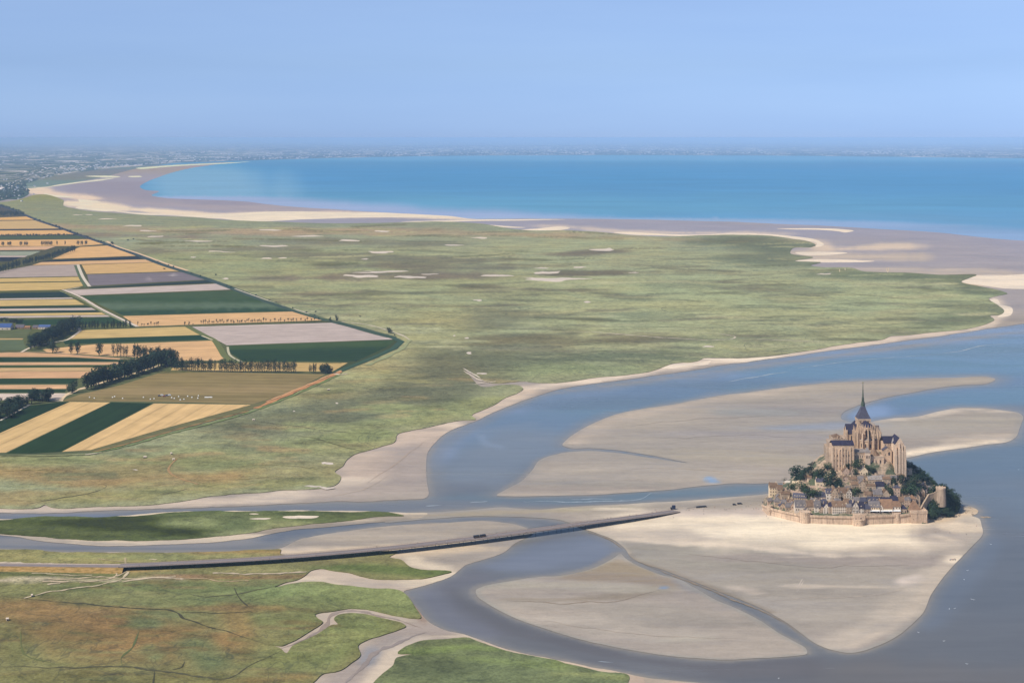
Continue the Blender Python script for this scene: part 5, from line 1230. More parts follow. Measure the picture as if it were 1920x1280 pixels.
# ================================================================== THE MOUNT
Y0, XM = 1860.0, (1617.0 - CX) * 1860.0 / F
def P(x, y, d=0.0):
    Y = Y0 + d
    return Vector(((x - CX) * Y / F, Y, H - (y - YH) * Y / F))
def X_(x, d=0.0): return (x - CX) * (Y0 + d) / F
def Z_(y, d=0.0): return H - (y - YH) * (Y0 + d) / F
class MB:
    """collects solids in world metres, then links them as one mesh"""
    def __init__(s): s.v, s.f = [], []
    def poly(s, pts, faces):
        i = len(s.v); s.v += [tuple(p) for p in pts]; s.f += [tuple(q + i for q in f) for f in faces]
    def box(s, x0, x1, y0, y1, z0, z1, rot=0.0):
        c = Vector(((x0 + x1) / 2, (y0 + y1) / 2, 0)); pts = []
        for z in (z0, z1):
            for x, y in ((x0, y0), (x1, y0), (x1, y1), (x0, y1)):
                q = Vector((x, y, 0)) - c
                if rot: q.rotate(Matrix.Rotation(rot, 3, 'Z'))
                pts.append((q.x + c.x, q.y + c.y, z))
        s.poly(pts, [(3, 2, 1, 0), (4, 5, 6, 7), (0, 1, 5, 4), (1, 2, 6, 5), (2, 3, 7, 6), (3, 0, 4, 7)])
    def px(s, x0, x1, ytop, ybot, d0, dep):
        s.box(X_(x0, d0), X_(x1, d0), Y0 + d0, Y0 + d0 + dep, Z_(ybot, d0), Z_(ytop, d0))
    def prism(s, ring, z0, z1, top=None, cap=True):
        """ring [(x,y)], optionally a differently sized top ring"""
        n = len(ring); t = top or ring
        pts = [(x, y, z0) for x, y in ring] + [(x, y, z1) for x, y in t]
        fs = [(i, (i + 1) % n, n + (i + 1) % n, n + i) for i in range(n)]
        if cap: fs += [tuple(range(n, 2 * n)), tuple(range(n - 1, -1, -1))]
        s.poly(pts, fs)
    def cone(s, cx, cy, r, z0, z1, n=8, r1=0.05, a0=0.0):
        ring = [(cx + r * cos(a0 + k * 2 * pi / n), cy + r * sin(a0 + k * 2 * pi / n)) for k in range(n)]
        top = [(cx + r1 * cos(a0 + k * 2 * pi / n), cy + r1 * sin(a0 + k * 2 * pi / n)) for k in range(n)]
        s.prism(ring, z0, z1, top)
    def gable(s, x0, x1, y0, y1, z0, z1, axis='x', ov=.5, th=.35):
        """closed pitched roof slab over a rectangle"""
        if axis == 'x':
            ym = (y0 + y1) / 2; A_ = [(x0 - ov, y0 - ov, z0), (x0 - ov, ym, z1), (x0 - ov, y1 + ov, z0)]; B_ = [(x1 + ov, p[1], p[2]) for p in A_]
        else:
            xm = (x0 + x1) / 2; A_ = [(x1 + ov, y0 - ov, z0), (xm, y0 - ov, z1), (x0 - ov, y0 - ov, z0)]; B_ = [(p[0], y1 + ov, p[2]) for p in A_]
        lo = lambda L: [(p[0], p[1], p[2] - th) for p in L]
        pts = A_ + B_ + lo(A_) + lo(B_)
        s.poly(pts, [(0, 1, 4, 3), (1, 2, 5, 4), (6, 9, 10, 7), (7, 10, 11, 8), (0, 6, 7, 1), (1, 7, 8, 2), (3, 4, 10, 9), (4, 5, 11, 10), (0, 3, 9, 6), (2, 8, 11, 5)])
    def gwall(s, x0, x1, y0, y1, z0, ze, zr, axis='x'):
        """walls with gables"""
        if axis == 'x':
            ym = (y0 + y1) / 2
            pts = [(x0, y0, z0), (x1, y0, z0), (x1, y1, z0), (x0, y1, z0), (x0, y0, ze), (x1, y0, ze), (x1, y1, ze), (x0, y1, ze), (x0, ym, zr), (x1, ym, zr)]
            s.poly(pts, [(0, 1, 5, 4), (2, 3, 7, 6), (1, 2, 6, 9, 5), (3, 0, 4, 8, 7)])
        else:
            xm = (x0 + x1) / 2
            pts = [(x0, y0, z0), (x1, y0, z0), (x1, y1, z0), (x0, y1, z0), (x0, y0, ze), (x1, y0, ze), (x1, y1, ze), (x0, y1, ze), (xm, y0, zr), (xm, y1, zr)]
            s.poly(pts, [(0, 1, 5, 8, 4), (2, 3, 7, 9, 6), (1, 2, 6, 5), (3, 0, 4, 7)])
    def hip(s, x0, x1, y0, y1, z0, z1, ov=.5, inset=None):
        x0 -= ov; x1 += ov; y0 -= ov; y1 += ov; ym = (y0 + y1) / 2; xm = (x0 + x1) / 2
        i = min((y1 - y0) / 2, (x1 - x0) / 2) if inset is None else inset
        a, b = min(x0 + i, xm), max(x1 - i, xm)
        s.poly([(x0, y0, z0), (x1, y0, z0), (x1, y1, z0), (x0, y1, z0), (a, ym, z1), (b + .01, ym, z1)], [(0, 1, 5, 4), (1, 2, 5), (2, 3, 4, 5), (3, 0, 4), (3, 2, 1, 0)])
    def build(s, name, mat, parent, org=None, smooth=False):
        o0 = org if org is not None else (parent.location if parent else Vector((0, 0, 0)))
        me = bpy.data.meshes.new(name)
        me.from_pydata([(p[0] - o0[0], p[1] - o0[1], p[2] - o0[2]) for p in s.v], [], s.f)
        me.materials.append(mat)
        bm = bmesh.new(); bm.from_mesh(me); bmesh.ops.recalc_face_normals(bm, faces=bm.faces); bm.to_mesh(me); bm.free()
        if smooth:
            for p in me.polygons: p.use_smooth = True
        return obj(name, me, parent)

# ---------------- footprint and terrain
FOOT_PX = [(1430, 957), (1438, 965), (1470, 972.5), (1500, 979), (1560, 982), (1600, 983.5), (1650, 982), (1700, 980.5), (1738, 980), (1752, 972), (1778, 966.5), (1795, 958), (1800, 948)]
FOOT = []
for _x, _y in FOOT_PX:
    _p = G(_x, _y, 0.5); FOOT.append((_p.x - XM, _p.y - Y0))
FOOT += [(112, 20), (92, 48), (50, 68), (0, 76), (-60, 66), (-108, 38), (-128, 2)]
def foot_t(lx, ly):
    """radial position in the footprint: 0 centre, 1 shore"""
    a = np.arctan2(ly, lx); r = np.hypot(lx, ly)
    return r / np.interp(a, FA, FR, period=2 * pi)
FA = np.linspace(-pi, pi, 361); FR = np.zeros(361)
for _i, _a in enumerate(FA):
    dx, dy = cos(_a), sin(_a); best = 1e9
    for (ax, ay), (bx, by) in zip(FOOT, FOOT[1:] + FOOT[:1]):
        ex, ey = bx - ax, by - ay; den = dx * ey - dy * ex
        if abs(den) < 1e-9: continue
        t = (ax * ey - ay * ex) / den; u = (ax * dy - ay * dx) / den
        if t > 0 and -1e-6 <= u <= 1 + 1e-6: best = min(best, t)
    FR[_i] = best
def hill(lx, ly):
    lx = np.asarray(lx, float); ly = np.asarray(ly, float)
    t = foot_t(lx, ly)
    z = np.interp(t, [0, .26, .34, .42, .52, .63, .72, .80, .88, .94, .99, 1.0, 1.03, 1.3], [71, 69, 65, 58, 47.5, 37, 29, 21, 13, 8, 5.5, 4.5, -1.0, -3])
    zc = np.interp(t, [.94, .957, .968, 1.3], [8, 6.8, -3, -3])
    wild = np.clip((lx - 35) / 25, 0, 1) + np.clip((ly - 10) / 20, 0, 1); wild = np.clip(wild, 0, 1)
    z = np.where(t > .85, z - wild * np.interp(t, [.85, .97, 1.05], [0, 4.0, 0]), z)
    z = np.where((t > .94) & (wild < .5), np.minimum(z, zc), z)
    n = fbm(lx / 14, ly / 14, 3, 4) * 2.2 + fbm(lx / 4, ly / 4, 8, 3) * .5
    return z + n * np.clip(1.1 - t, 0, .6) * 1.6
def hz(X, Y): return float(hill(np.array([X - XM]), np.array([Y - Y0]))[0])
def on_hill(x, y, dmin=-99, dmax=30):
    """nearest point of the visible slope behind photo pixel (x, y)"""
    d = np.arange(dmin, dmax, .5); Y = Y0 + d; X = (x - CX) * Y / F
    z = hill(X - XM, d); yy = YH + (H - z) * F / Y
    k = np.nonzero(yy <= y)[0]
    i = k[0] if len(k) else int(np.argmin(yy))
    return Vector((float(X[i]), float(Y[i]), float(z[i])))

def stone_mat(name, rgba, bscale=1.0, stain=.25, var=.2):
    m, nt, bs = mat_new(name)
    big = noise_node(nt, pos(nt, .09, .09, .05), 1.0, 5, .6); fine = noise_node(nt, pos(nt, .9, .9, 1.4), 1.0, 4, .65)
    st = noise_node(nt, pos(nt, .55, .55, .035), 1.0, 4, .6)
    k = mth(nt, 'ADD', mapr(nt, big, .3, .7, 1 - var, 1 + var), mapr(nt, fine, .3, .7, -.14, .14))
    c = mixc(nt, 1.0, rgba, k, 'MULTIPLY')
    c = mixc(nt, mapr(nt, st, .52, .70, 0, stain * 1.6), c, (rgba[0] * .42, rgba[1] * .42, rgba[2] * .45, 1))
    br = nt.nodes.new('ShaderNodeTexBrick'); br.inputs['Scale'].default_value = bscale
    br.inputs['Color1'].default_value = (1, 1, 1, 1); br.inputs['Color2'].default_value = (.82, .80, .80, 1); br.inputs['Mortar'].default_value = (.7, .68, .66, 1)
    br.inputs['Mortar Size'].default_value = .03; br.inputs['Brick Width'].default_value = 1.3; br.inputs['Row Height'].default_value = .55
    g = nt.nodes.new('ShaderNodeNewGeometry'); sp = nt.nodes.new('ShaderNodeSeparateXYZ'); nt.links.new(g.outputs['Position'], sp.inputs[0])
    cb = nt.nodes.new('ShaderNodeCombineXYZ'); nt.links.new(mth(nt, 'ADD', sp.outputs[0], mth(nt, 'MULTIPLY', sp.outputs[1], .8)), cb.inputs[0]); nt.links.new(sp.outputs[2], cb.inputs[1])
    nt.links.new(cb.outputs[0], br.inputs['Vector'])
    c = mixc(nt, 1.0, c, br.outputs[0], 'MULTIPLY')
    nt.links.new(c, bs.inputs['Base Color']); bs.inputs['Roughness'].default_value = .92; bs.inputs['Specular IOR Level'].default_value = .15
    bump(nt, bs, fine, .5, .25)
    return m
def roof_mat(name, rgba, row=1.6):
    m, nt, bs = mat_new(name)
    n1 = noise_node(nt, pos(nt, .25, .25, .25), 1.0, 5, .65); n2 = noise_node(nt, pos(nt, 2, 2, 2), 1.0, 3)
    k = mth(nt, 'ADD', mapr(nt, n1, .3, .7, .72, 1.28), mapr(nt, n2, .3, .7, -.18, .18))
    oi = nt.nodes.new('ShaderNodeObjectInfo'); k = mth(nt, 'ADD', k, mapr(nt, oi.outputs['Random'], 0, 1, -.14, .14))
    c = mixc(nt, 1.0, rgba, k, 'MULTIPLY')
    nt.links.new(c, bs.inputs['Base Color']); bs.inputs['Roughness'].default_value = .62; bs.inputs['Specular IOR Level'].default_value = .3
    bump(nt, bs, n2, .4, .2)
    return m
S = {}
def mont_mats():
    S['abbey'] = stone_mat('abbey_granite', A(214, 192, 172), .8, .45)
    S['abbey2'] = stone_mat('abbey_granite_grey', A(190, 174, 160), .8, .5)
    S['merv'] = stone_mat('merveille_granite', A(224, 204, 186), .8, .25)
    S['wall'] = stone_mat('rampart_granite', A(214, 194, 176), .7, .6)
    S['house'] = stone_mat('house_granite', A(200, 182, 164), .9, .2)
    S['rose'] = stone_mat('house_rose_granite', A(206, 184, 170), .9, .2)
    S['cream'] = simple_mat('cream_render', A(232, 214, 188), .9, var=.1)
    S['white'] = simple_mat('white_render', A(222, 214, 204), .9, var=.08)
    S['rubble'] = stone_mat('rubble_wall', A(184, 168, 152), 1.2, .2, .3)
    S['slate'] = roof_mat('slate', A(80, 84, 104)); S['dslate'] = roof_mat('dark_slate', A(58, 62, 86)); S['grey'] = roof_mat('weathered_slate', A(118, 116, 122)); S['brown'] = roof_mat('brown_shingle', A(126, 108, 98)); S['tile'] = roof_mat('rust_tile', A(140, 116, 102)); S['lead'] = roof_mat('lead_sheet', A(150, 146, 148))
    S['copper'] = simple_mat('copper_green', A(84, 100, 96), .7, var=.3); S['gold'] = simple_mat('gilding', (.80, .60, .24, 1), .3, .5, metal=1.0)
    S['glass'] = simple_mat('window_dark', (.022, .024, .030, 1), .25, .5, var=.2); S['timber'] = simple_mat('dark_timber', (.06, .045, .035, 1), .8)
    S['awning'] = simple_mat('white_awning', (.8, .79, .77, 1), .7, var=.05)
    S['frame'] = simple_mat('window_frame', A(222, 204, 184), .8, var=.05)
    # rock with grass
    m, nt, bs = mat_new('rock_and_turf')
    n1 = noise_node(nt, pos(nt, .05, .05, .08), 1.0, 5, .62); n2 = noise_node(nt, pos(nt, .35, .35, .6), 1.0, 5, .65)
    rock = ramp(nt, n2, [(.25, A(116, 104, 96)), (.5, A(170, 154, 140)), (.75, A(206, 182, 160))])
    turf = ramp(nt, n2, [(.3, (.045, .06, .03, 1)), (.7, (.10, .11, .055, 1))])
    c = mixc(nt, mapr(nt, n1, .44, .54, 0, 1), rock, turf)
    nt.links.new(c, bs.inputs['Base Color']); bs.inputs['Roughness'].default_value = .95; bump(nt, bs, n2, .7, .8)
    S['rock'] = m
    m, nt, bs = mat_new('shore_boulder')
    n2 = noise_node(nt, pos(nt, .5, .5, .6), 1.0, 5, .65)
    nt.links.new(ramp(nt, n2, [(.3, A(104, 94, 86)), (.55, A(158, 146, 134)), (.8, A(196, 182, 166))]), bs.inputs['Base Color']); bs.inputs['Roughness'].default_value = .9
    S['boulder'] = m
def build_hill():
    n = 190; xs = np.linspace(-150, 150, n); ys = np.linspace(-112, 96, int(n * .7))
    gx, gy = np.meshgrid(xs, ys); z = hill(gx, gy); t = foot_t(gx, gy)
    verts = [(float(a) + XM, float(b) + Y0, float(c)) for a, b, c in zip(gx.ravel(), gy.ravel(), z.ravel())]
    tt = t.ravel(); w = n; fs = []
    for j in range(len(ys) - 1):
        for i in range(n - 1):
            q = (j * w + i, j * w + i + 1, (j + 1) * w + i + 1, (j + 1) * w + i)
            if min(tt[k] for k in q) < 1.06: fs.append(q)
    me = bpy.data.meshes.new('island_rock'); me.from_pydata(verts, [], fs); me.materials.append(S['rock'])
    tag(obj('island_rock', me), 'steep granite rock under the abbey and village', kind='structure')

# ---------------- windows: pane in a stone surround, set proud of the wall
WIN = {}
def window_mesh(kind):
    if kind in WIN: return WIN[kind]
    b = MB(); g = MB()
    if kind == 'rect':
        for x0, x1, z0, z1 in ((-.5, -.36, 0, 1), (.36, .5, 0, 1), (-.36, .36, .9, 1), (-.36, .36, 0, .08)): b.box(x0, x1, -.10, .06, z0, z1)
        g.box(-.36, .36, -.03, .05, .08, .9)
    else:   # pointed
        pts = [(-.5, 0), (.5, 0), (.5, .72), (.30, .90), (0, 1.0), (-.30, .90), (-.5, .72)]; inn = [(-.38, .04), (.38, .04), (.38, .70), (.22, .85), (0, .93), (-.22, .85), (-.38, .70)]
        n = len(pts)
        v = [(x, -.12, z) for x, z in pts] + [(x, -.12, z) for x, z in inn] + [(x, .05, z) for x, z in pts] + [(x, -.02, z) for x, z in inn]
        b.poly(v, [(i, (i + 1) % n, n + (i + 1) % n, n + i) for i in range(n)] + [((i + 1) % n, i, 2 * n + i, 2 * n + (i + 1) % n) for i in range(n)])
        g.poly([(x, -.025, z) for x, z in inn], [tuple(range(n))])
    me = bpy.data.meshes.new('window'); k = len(b.v)
    me.from_pydata(b.v + g.v, [], b.f + [tuple(q + k for q in f) for f in g.f])
    me.materials.append(S['frame'] if kind == 'rect' else S['abbey']); me.materials.append(S['glass'])
    me.polygons.foreach_set('material_index', [0] * len(b.f) + [1] * len(g.f))
    WIN[kind] = me; return me
def window(parent, kind, x, y, z, w, h, rz=0.0, dep=1.0):
    o = obj('window', window_mesh(kind), parent); o.location = (x - parent.location.x, y - parent.location.y, z - parent.location.z) if dep is not None else (x, y, z)
    o.scale = (w, 1.2, h); o.rotation_euler = (0, 0, rz); return o
def wpx(parent, kind, x, ytop, ybot, w, d):
    """window given by photo position on a wall whose face is at depth d"""
    s = (Y0 + d) / F
    return window(parent, kind, X_(x, d), Y0 + d - .03, Z_(ybot, d), w * s, (ybot - ytop) * s)

# ---------------- the abbey
def build_abbey():
    a = empty('abbey_church', P(1618, 848, 0)); tag(a, 'abbey church crowning the rock, with slate lantern tower, green spire and buttressed choir', 'church')
    # tower and spire at the crossing
    d = 14; cx, cy = X_(1618, d + 8), Y0 + d + 8; s = (Y0 + d + 8) / F
    hw = 11.6 * s
    b = MB(); b.box(cx - hw, cx + hw, cy - hw, cy + hw, Z_(850, d), Z_(784, d + 8))
    b.box(cx - hw - .5, cx + hw + .5, cy - hw - .5, cy + hw + .5, Z_(786.5, d + 8), Z_(783, d + 8))
    b.box(cx - hw - .4, cx + hw + .4, cy - hw - .4, cy + hw + .4, Z_(799, d + 8), Z_(797.4, d + 8))
    for sx in (-1, -.33, .33, 1):
        b.box(cx + sx * hw * .93 - .5, cx + sx * hw * .93 + .5, cy - hw - .7, cy - hw, Z_(830, d), Z_(788, d))
    tw = b.build('tower', S['abbey'], a)
    for k in range(3):
        o = window(a, 'point', cx + (k - 1) * hw * .62, cy - hw - .04, Z_(796, d), 1.6, 4.6)
    for k in range(2): window(a, 'point', cx + hw + .04, cy + (k - .5) * hw, Z_(796, d), 1.6, 4.6, pi / 2)
    for k in range(2): window(a, 'point', cx - hw - .04, cy + (k - .5) * hw, Z_(796, d), 1.6, 4.6, -pi / 2)
    b = MB(); prof = [(12.0, 783), (11.0, 780.5), (7.6, 773), (4.9, 766), (3.4, 761)]
    sq = lambda r: [(cx - r, cy - r), (cx + r, cy - r), (cx + r, cy + r), (cx - r, cy + r)]
    for (r0, y0), (r1, y1) in zip(prof[:-1], prof[1:]): b.prism(sq(r0 * s), Z_(y0, d + 8), Z_(y1, d + 8), sq(r1 * s), cap=False)
    b.prism(sq(3.4 * s), Z_(761, d + 8) - .1, Z_(761, d + 8)); b.build('tower_roof', S['slate'], a)
    b = MB(); oc = lambda r: [(cx + r * cos(k * pi / 4 + pi / 8), cy + r * sin(k * pi / 4 + pi / 8)) for k in range(8)]
    b.prism(oc(3.6 * s), Z_(761, d + 8), Z_(753, d + 8), oc(3.2 * s)); b.prism(oc(4.2 * s), Z_(757.5, d + 8), Z_(756.5, d + 8)); b.build('lantern', S['copper'], a)
    b = MB(); b.prism(oc(1.9 * s), Z_(753, d + 8), Z_(738, d + 8), oc(1.15 * s)); b.prism(oc(1.15 * s), Z_(738, d + 8), Z_(719, d + 8), oc(.4 * s))
    for k in range(4):
        aa = k * pi / 2 + pi / 4; b.cone(cx + 2.2 * s * cos(aa), cy + 2.2 * s * sin(aa), .45, Z_(753, d + 8), Z_(744, d + 8), 5)
    sp = b.build('spire', S['copper'], a)
    b = MB(); b.cone(cx, cy, .55, Z_(719, d + 8), Z_(716, d + 8), 6, .35); b.cone(cx, cy, .3, Z_(716, d + 8), Z_(714.4, d + 8), 6, .1); b.box(cx - 1.0, cx + 1.0, cy - .12, cy + .12, Z_(717.4, d + 8), Z_(716.4, d + 8)); b.build('statue', S['gold'], a)
    # nave behind, transepts
    b = MB(); b.gwall(X_(1600, 30), X_(1634, 30), Y0 + 28, Y0 + 72, 55, Z_(816, 34), Z_(800, 34), 'y'); b.build('nave', S['abbey2'], a)
    b = MB(); b.gable(X_(1600, 30), X_(1634, 30), Y0 + 28, Y0 + 72, Z_(815, 34), Z_(798, 34), 'y'); b.build('roof', S['dslate'], a)
    b = MB(); x0, x1 = X_(1588, 14), X_(1608, 14); b.gwall(x0, x1, Y0 + 15, Y0 + 29, 60, Z_(812, 15), Z_(794, 22), 'x')
    b.box(x0 - .8, x0 + 1.0, Y0 + 14, Y0 + 16, 60, Z_(806, 15)); b.box(x0 - .8, x0 + 1.0, Y0 + 28, Y0 + 30, 60, Z_(806, 15)); b.build('transept', S['abbey'], a)
    b = MB(); b.gable(x0, x1, Y0 + 15, Y0 + 29, Z_(812.5, 15), Z_(794, 22), 'x'); b.build('roof', S['dslate'], a)
    wpx(a, 'point', 1597, 815, 826, 4, 15)
    b = MB(); x0, x1 = X_(1628, 14), X_(1650, 14); b.gwall(x0, x1, Y0 + 15, Y0 + 29, 60, Z_(812, 15), Z_(797, 22), 'x'); b.build('transept', S['abbey'], a)
    b = MB(); b.gable(x0, x1, Y0 + 15, Y0 + 29, Z_(812.5, 15), Z_(797, 22), 'x'); b.build('roof', S['dslate'], a)
    # choir: tall apse ringed by piers, flyers and pinnacles
    ccx, ccy = X_(1627.5, 0), Y0 + 0.0
    def arc(r, n=8, a0=-pi * .99, a1=-pi * .01): return [(ccx + r * cos(a0 + (a1 - a0) * k / (n - 1)), ccy + r * sin(a0 + (a1 - a0) * k / (n - 1))) for k in range(n)]
    def bay(r, back=14.0, n=8): return arc(r, n) + [(ccx + r, ccy + back), (ccx - r, ccy + back)]
    zb, z1, z2, z3 = Z_(852, 0), Z_(838, 0), Z_(823, 0), Z_(800.5, 0)
    b = MB(); b.prism(bay(16.2), zb - 10, z1); b.build('choir_crypt', S['abbey2'], a)
    b = MB(); b.prism(bay(13.6), z1, z2); b.prism(bay(14.2), z2 - .7, z2 + .5); b.build('ambulatory', S['abbey'], a)
    b = MB(); b.prism(bay(7.4), z2, z3); b.prism(bay(7.9), z3 - .6, z3 + .7); b.build('clerestory', S['abbey'], a)
    b = MB(); R0 = bay(7.9); R1 = [(ccx + .02 * (k - 3.5), ccy - .4) for k in range(8)] + [(ccx + .05, ccy + 14), (ccx - .05, ccy + 14)]
    b.prism(R0, z3 + .7, Z_(790.5, 4), R1, cap=False); b.build('choir_roof', S['dslate'], a)
    b = MB(); b.prism(bay(13.2), z2 + .5, z2 + 3.4, bay(7.5)); b.build('ambulatory_roof', S['lead'], a)
    pr, fly = MB(), MB(); n = 8
    angs = [-pi * .99 + pi * .98 * k / (n - 1) for k in range(n)]
    allp = [(ccx + 15.2 * cos(t), ccy + 15.2 * sin(t), t) for t in angs] + [(ccx + sx * 15.2, ccy + q, 0 if sx > 0 else pi) for sx in (-1, 1) for q in (6.5, 13)]
    for x, y, t in allp:
        cs, sn = cos(t), sin(t)
        def ob(mb, r0, r1, wd, za, zb2, zc=None, zd=None):
            ux, uy = cs, sn; px_, py_ = -sn, cs; ox, oy = x - 15.2 * cs, y - 15.2 * sn
            zc = za if zc is None else zc; zd = zb2 if zd is None else zd
            q = []
            for r, lo, hi in ((r0, za, zb2), (r1, zc, zd)):
                for sg in (-1, 1):
                    q += [(ox + ux * r + px_ * sg * wd, oy + uy * r + py_ * sg * wd, lo), (ox + ux * r + px_ * sg * wd, oy + uy * r + py_ * sg * wd, hi)]
            mb.poly(q, [(0, 1, 3, 2), (4, 6, 7, 5), (0, 4, 5, 1), (2, 3, 7, 6), (1, 5, 7, 3), (0, 2, 6, 4)])
        ob(pr, 13.4, 16.6, .75, zb - 10, z2 + 9.0)            # outer pier
        pr.cone(ox_(x, cs), oy_(y, sn), .85, z2 + 9.0, z2 + 15.5, 4, .08, t + pi / 4)
        ob(pr, 9.9, 11.3, .55, z2, z2 + 12.0)                   # inner pier
        ix, iy = x - 4.6 * cs, y - 4.6 * sn
        pr.cone(ix, iy, .65, z2 + 12.0, z2 + 18.0, 4, .06, t + pi / 4)
        ob(fly, 7.4, 13.6, .35, z3 - 3.2, z3 - 2.0, z2 + 4.6, z2 + 5.8)
        ob(fly, 7.4, 13.6, .35, z3 - 7.6, z3 - 6.6, z2 + .8, z2 + 1.8)
        ob(pr, 7.3, 8.1, .45, z2, z3 + 2.4); pr.cone(x - 7.4 * cs, y - 7.4 * sn, .5, z3 + 2.4, z3 + 5.0, 4, .05, t + pi / 4)
    pr.build('buttress_piers', S['abbey'], a); fly.build('flying_buttresses', S['merv'], a)
    for k in range(n - 1):
        t = (angs[k] + angs[k + 1]) / 2
        window(a, 'point', ccx + 7.26 * cos(t), ccy + 7.26 * sin(t), z2 + 3.6, 2.3, z3 - z2 - 4.6, t + pi / 2)
        window(a, 'point', ccx + 13.31 * cos(t), ccy + 13.31 * sin(t), z1 + 1.5, 2.0, 5.6, t + pi / 2)
        window(a, 'point', ccx + 15.85 * cos(t), ccy + 15.85 * sin(t), zb + .5, 1.4, 4.0, t + pi / 2)
    # ---------------- abbot's lodging, left
    L = empty('abbey_lodging', P(1582, 888, -44)); tag(L, 'long buttressed stone lodging with dark slate roof left of the choir', 'abbey building', 'abbey buildings below the church')
    d = -44; x0, x1 = X_(1561, d), X_(1601, d); zt = Z_(834, d)
    b = MB(); b.box(x0, x1, Y0 + d, Y0 + d + 16, Z_(893, d), zt); b.build('wall', S['abbey'], L)
    b = MB()
    for k, xx in enumerate((1561.5, 1567, 1573, 1578.5, 1584, 1589, 1594.5, 1600)):
        b.box(X_(xx, d) - .8, X_(xx, d) + .8, Y0 + d - .9, Y0 + d, Z_(892, d), Z_(838 + (k % 3) * 3, d))
    b.build('buttresses', S['abbey'], L)
    b = MB(); b.gable(x0, x1, Y0 + d, Y0 + d + 16, zt, Z_(825, d + 8), 'x'); rf = b.build('roof', S['dslate'], L)
    b = MB(); b.box(X_(1567, d), X_(1569, d), Y0 + d + 3, Y0 + d + 4.5, zt, Z_(825, d)); b.box(X_(1590, d), X_(1592, d), Y0 + d + 10, Y0 + d + 11.5, zt + 3, Z_(822, d)); b.build('chimney', S['cream'], rf)
    for row, (yt, yb) in enumerate(((842, 846), (851, 856), (861, 865), (871, 875))):
        for k, xx in enumerate((1564, 1570, 1575.7, 1581.2, 1586.5, 1591.7, 1597)):
            if (row * 3 + k) % 4 != 1: wpx(L, 'rect' if row != 1 else 'point', xx, yt, yb, 1.9, d)
    # grey older block at the west end, left edge
    W = empty('abbey_terrace_block', P(1555, 872, -30)); tag(W, 'grey weathered block with broken skyline at the left edge of the abbey', 'abbey building', 'abbey buildings below the church')
    b = MB(); d = -28
    b.prism([(X_(1549, d), Y0 + d), (X_(1561, d), Y0 + d - 6), (X_(1563, d), Y0 + d + 20), (X_(1552, d), Y0 + d + 24)], Z_(880, d), Z_(838, d)); b.prism([(X_(1553, d), Y0 + d + 2), (X_(1562, d), Y0 + d - 2), (X_(1566, d), Y0 + d + 22), (X_(1557, d), Y0 + d + 24)], Z_(838, d), Z_(829, d)); b.build('wall', S['abbey2'], W)
    b = MB(); b.box(X_(1562, -6), X_(1588, -6), Y0 - 6, Y0 + 18, Z_(850, -6), Z_(822, -6)); b.box(X_(1570, -6), X_(1582, -6), Y0 - 8, Y0 - 6, Z_(842, -6), Z_(826, -6)); b.build('terrace', S['abbey2'], W)
    b = MB(); b.hip(X_(1563, -4), X_(1580, -4), Y0 - 4, Y0 + 16, Z_(822, -4), Z_(815, -4)); b.build('roof', S['brown'], W)
    b = MB()
    for xx, yy in ((1565, 821), (1570, 818), (1576, 815), (1583, 817), (1586, 812)): b.box(X_(xx, -6), X_(xx + 1.6, -6), Y0 - 5, Y0 - 3.6, Z_(826, -6), Z_(yy, -6))
    b.build('chimney', S['abbey'], W)
    for xx, yy in ((1565, 827), (1571, 830), (1577, 830), (1584, 828)): wpx(W, 'rect', xx, yy, yy + 4, 1.6, -6)
    # ---------------- middle range in front of the choir
    Mi = empty('gatehouse_range', P(1620, 886, -40)); tag(Mi, 'middle stone range with flat lead roof and small pyramid turret below the choir', 'abbey building', 'abbey buildings below the church')
    d = -40; b = MB(); b.box(X_(1602, d), X_(1627, d), Y0 + d, Y0 + d + 20, Z_(892, d), Z_(848, d)); b.box(X_(1601.5, d), X_(1627.5, d), Y0 + d - .4, Y0 + d, Z_(851, d), Z_(849.4, d)); b.build('wall', S['abbey'], Mi)
    b = MB(); b.box(X_(1601.5, d), X_(1626.5, d), Y0 + d - .6, Y0 + d + 20, Z_(848, d), Z_(846.8, d)); b.poly([(X_(1602, d), Y0 + d, Z_(846.8, d)), (X_(1626, d), Y0 + d, Z_(846.8, d)), (X_(1624, d), Y0 + d + 18, Z_(841, d + 18)), (X_(1604, d), Y0 + d + 18, Z_(841, d + 18)), (X_(1626, d), Y0 + d + 18, Z_(846.8, d)), (X_(1602, d), Y0 + d + 18, Z_(846.8, d))], [(0, 1, 2, 3), (1, 4, 2), (0, 3, 5)]); b.build('roof', S['lead'], Mi)
    b = MB(); b.box(X_(1622, d - 2), X_(1632, d - 2), Y0 + d - 2, Y0 + d + 5, Z_(895, d), Z_(847, d)); b.build('turret', S['merv'], Mi)
    b = MB(); tx = X_(1627, d - 2); b.hip(X_(1622, d - 2), X_(1632, d - 2), Y0 + d - 2, Y0 + d + 5, Z_(847, d), Z_(838, d)); b.build('turret_roof', S['lead'], Mi)
    for k in range(5): wpx(Mi, 'rect', 1604.5 + k * 4.2, 853, 858, 1.7, d); wpx(Mi, 'rect', 1604.5 + k * 4.2, 864, 868, 1.7, d)
    for k in range(3): wpx(Mi, 'point', 1624.3 + k * 2.7, 853, 859, 1.7, d - 2)
    Md = empty('belle_chaise_hall', P(1645, 892, -40)); tag(Md, 'plain gabled stone hall with brown conical roof between turret and right hand hall', 'abbey building', 'abbey buildings below the church')
    d = -38; b = MB(); b.box(X_(1632, d), X_(1658, d), Y0 + d, Y0 + d + 24, Z_(899, d), Z_(856, d))
    for xx in (1633, 1640, 1648, 1656): b.box(X_(xx, d) - .7, X_(xx, d) + .7, Y0 + d - 1.4, Y0 + d, Z_(898, d), Z_(860, d))
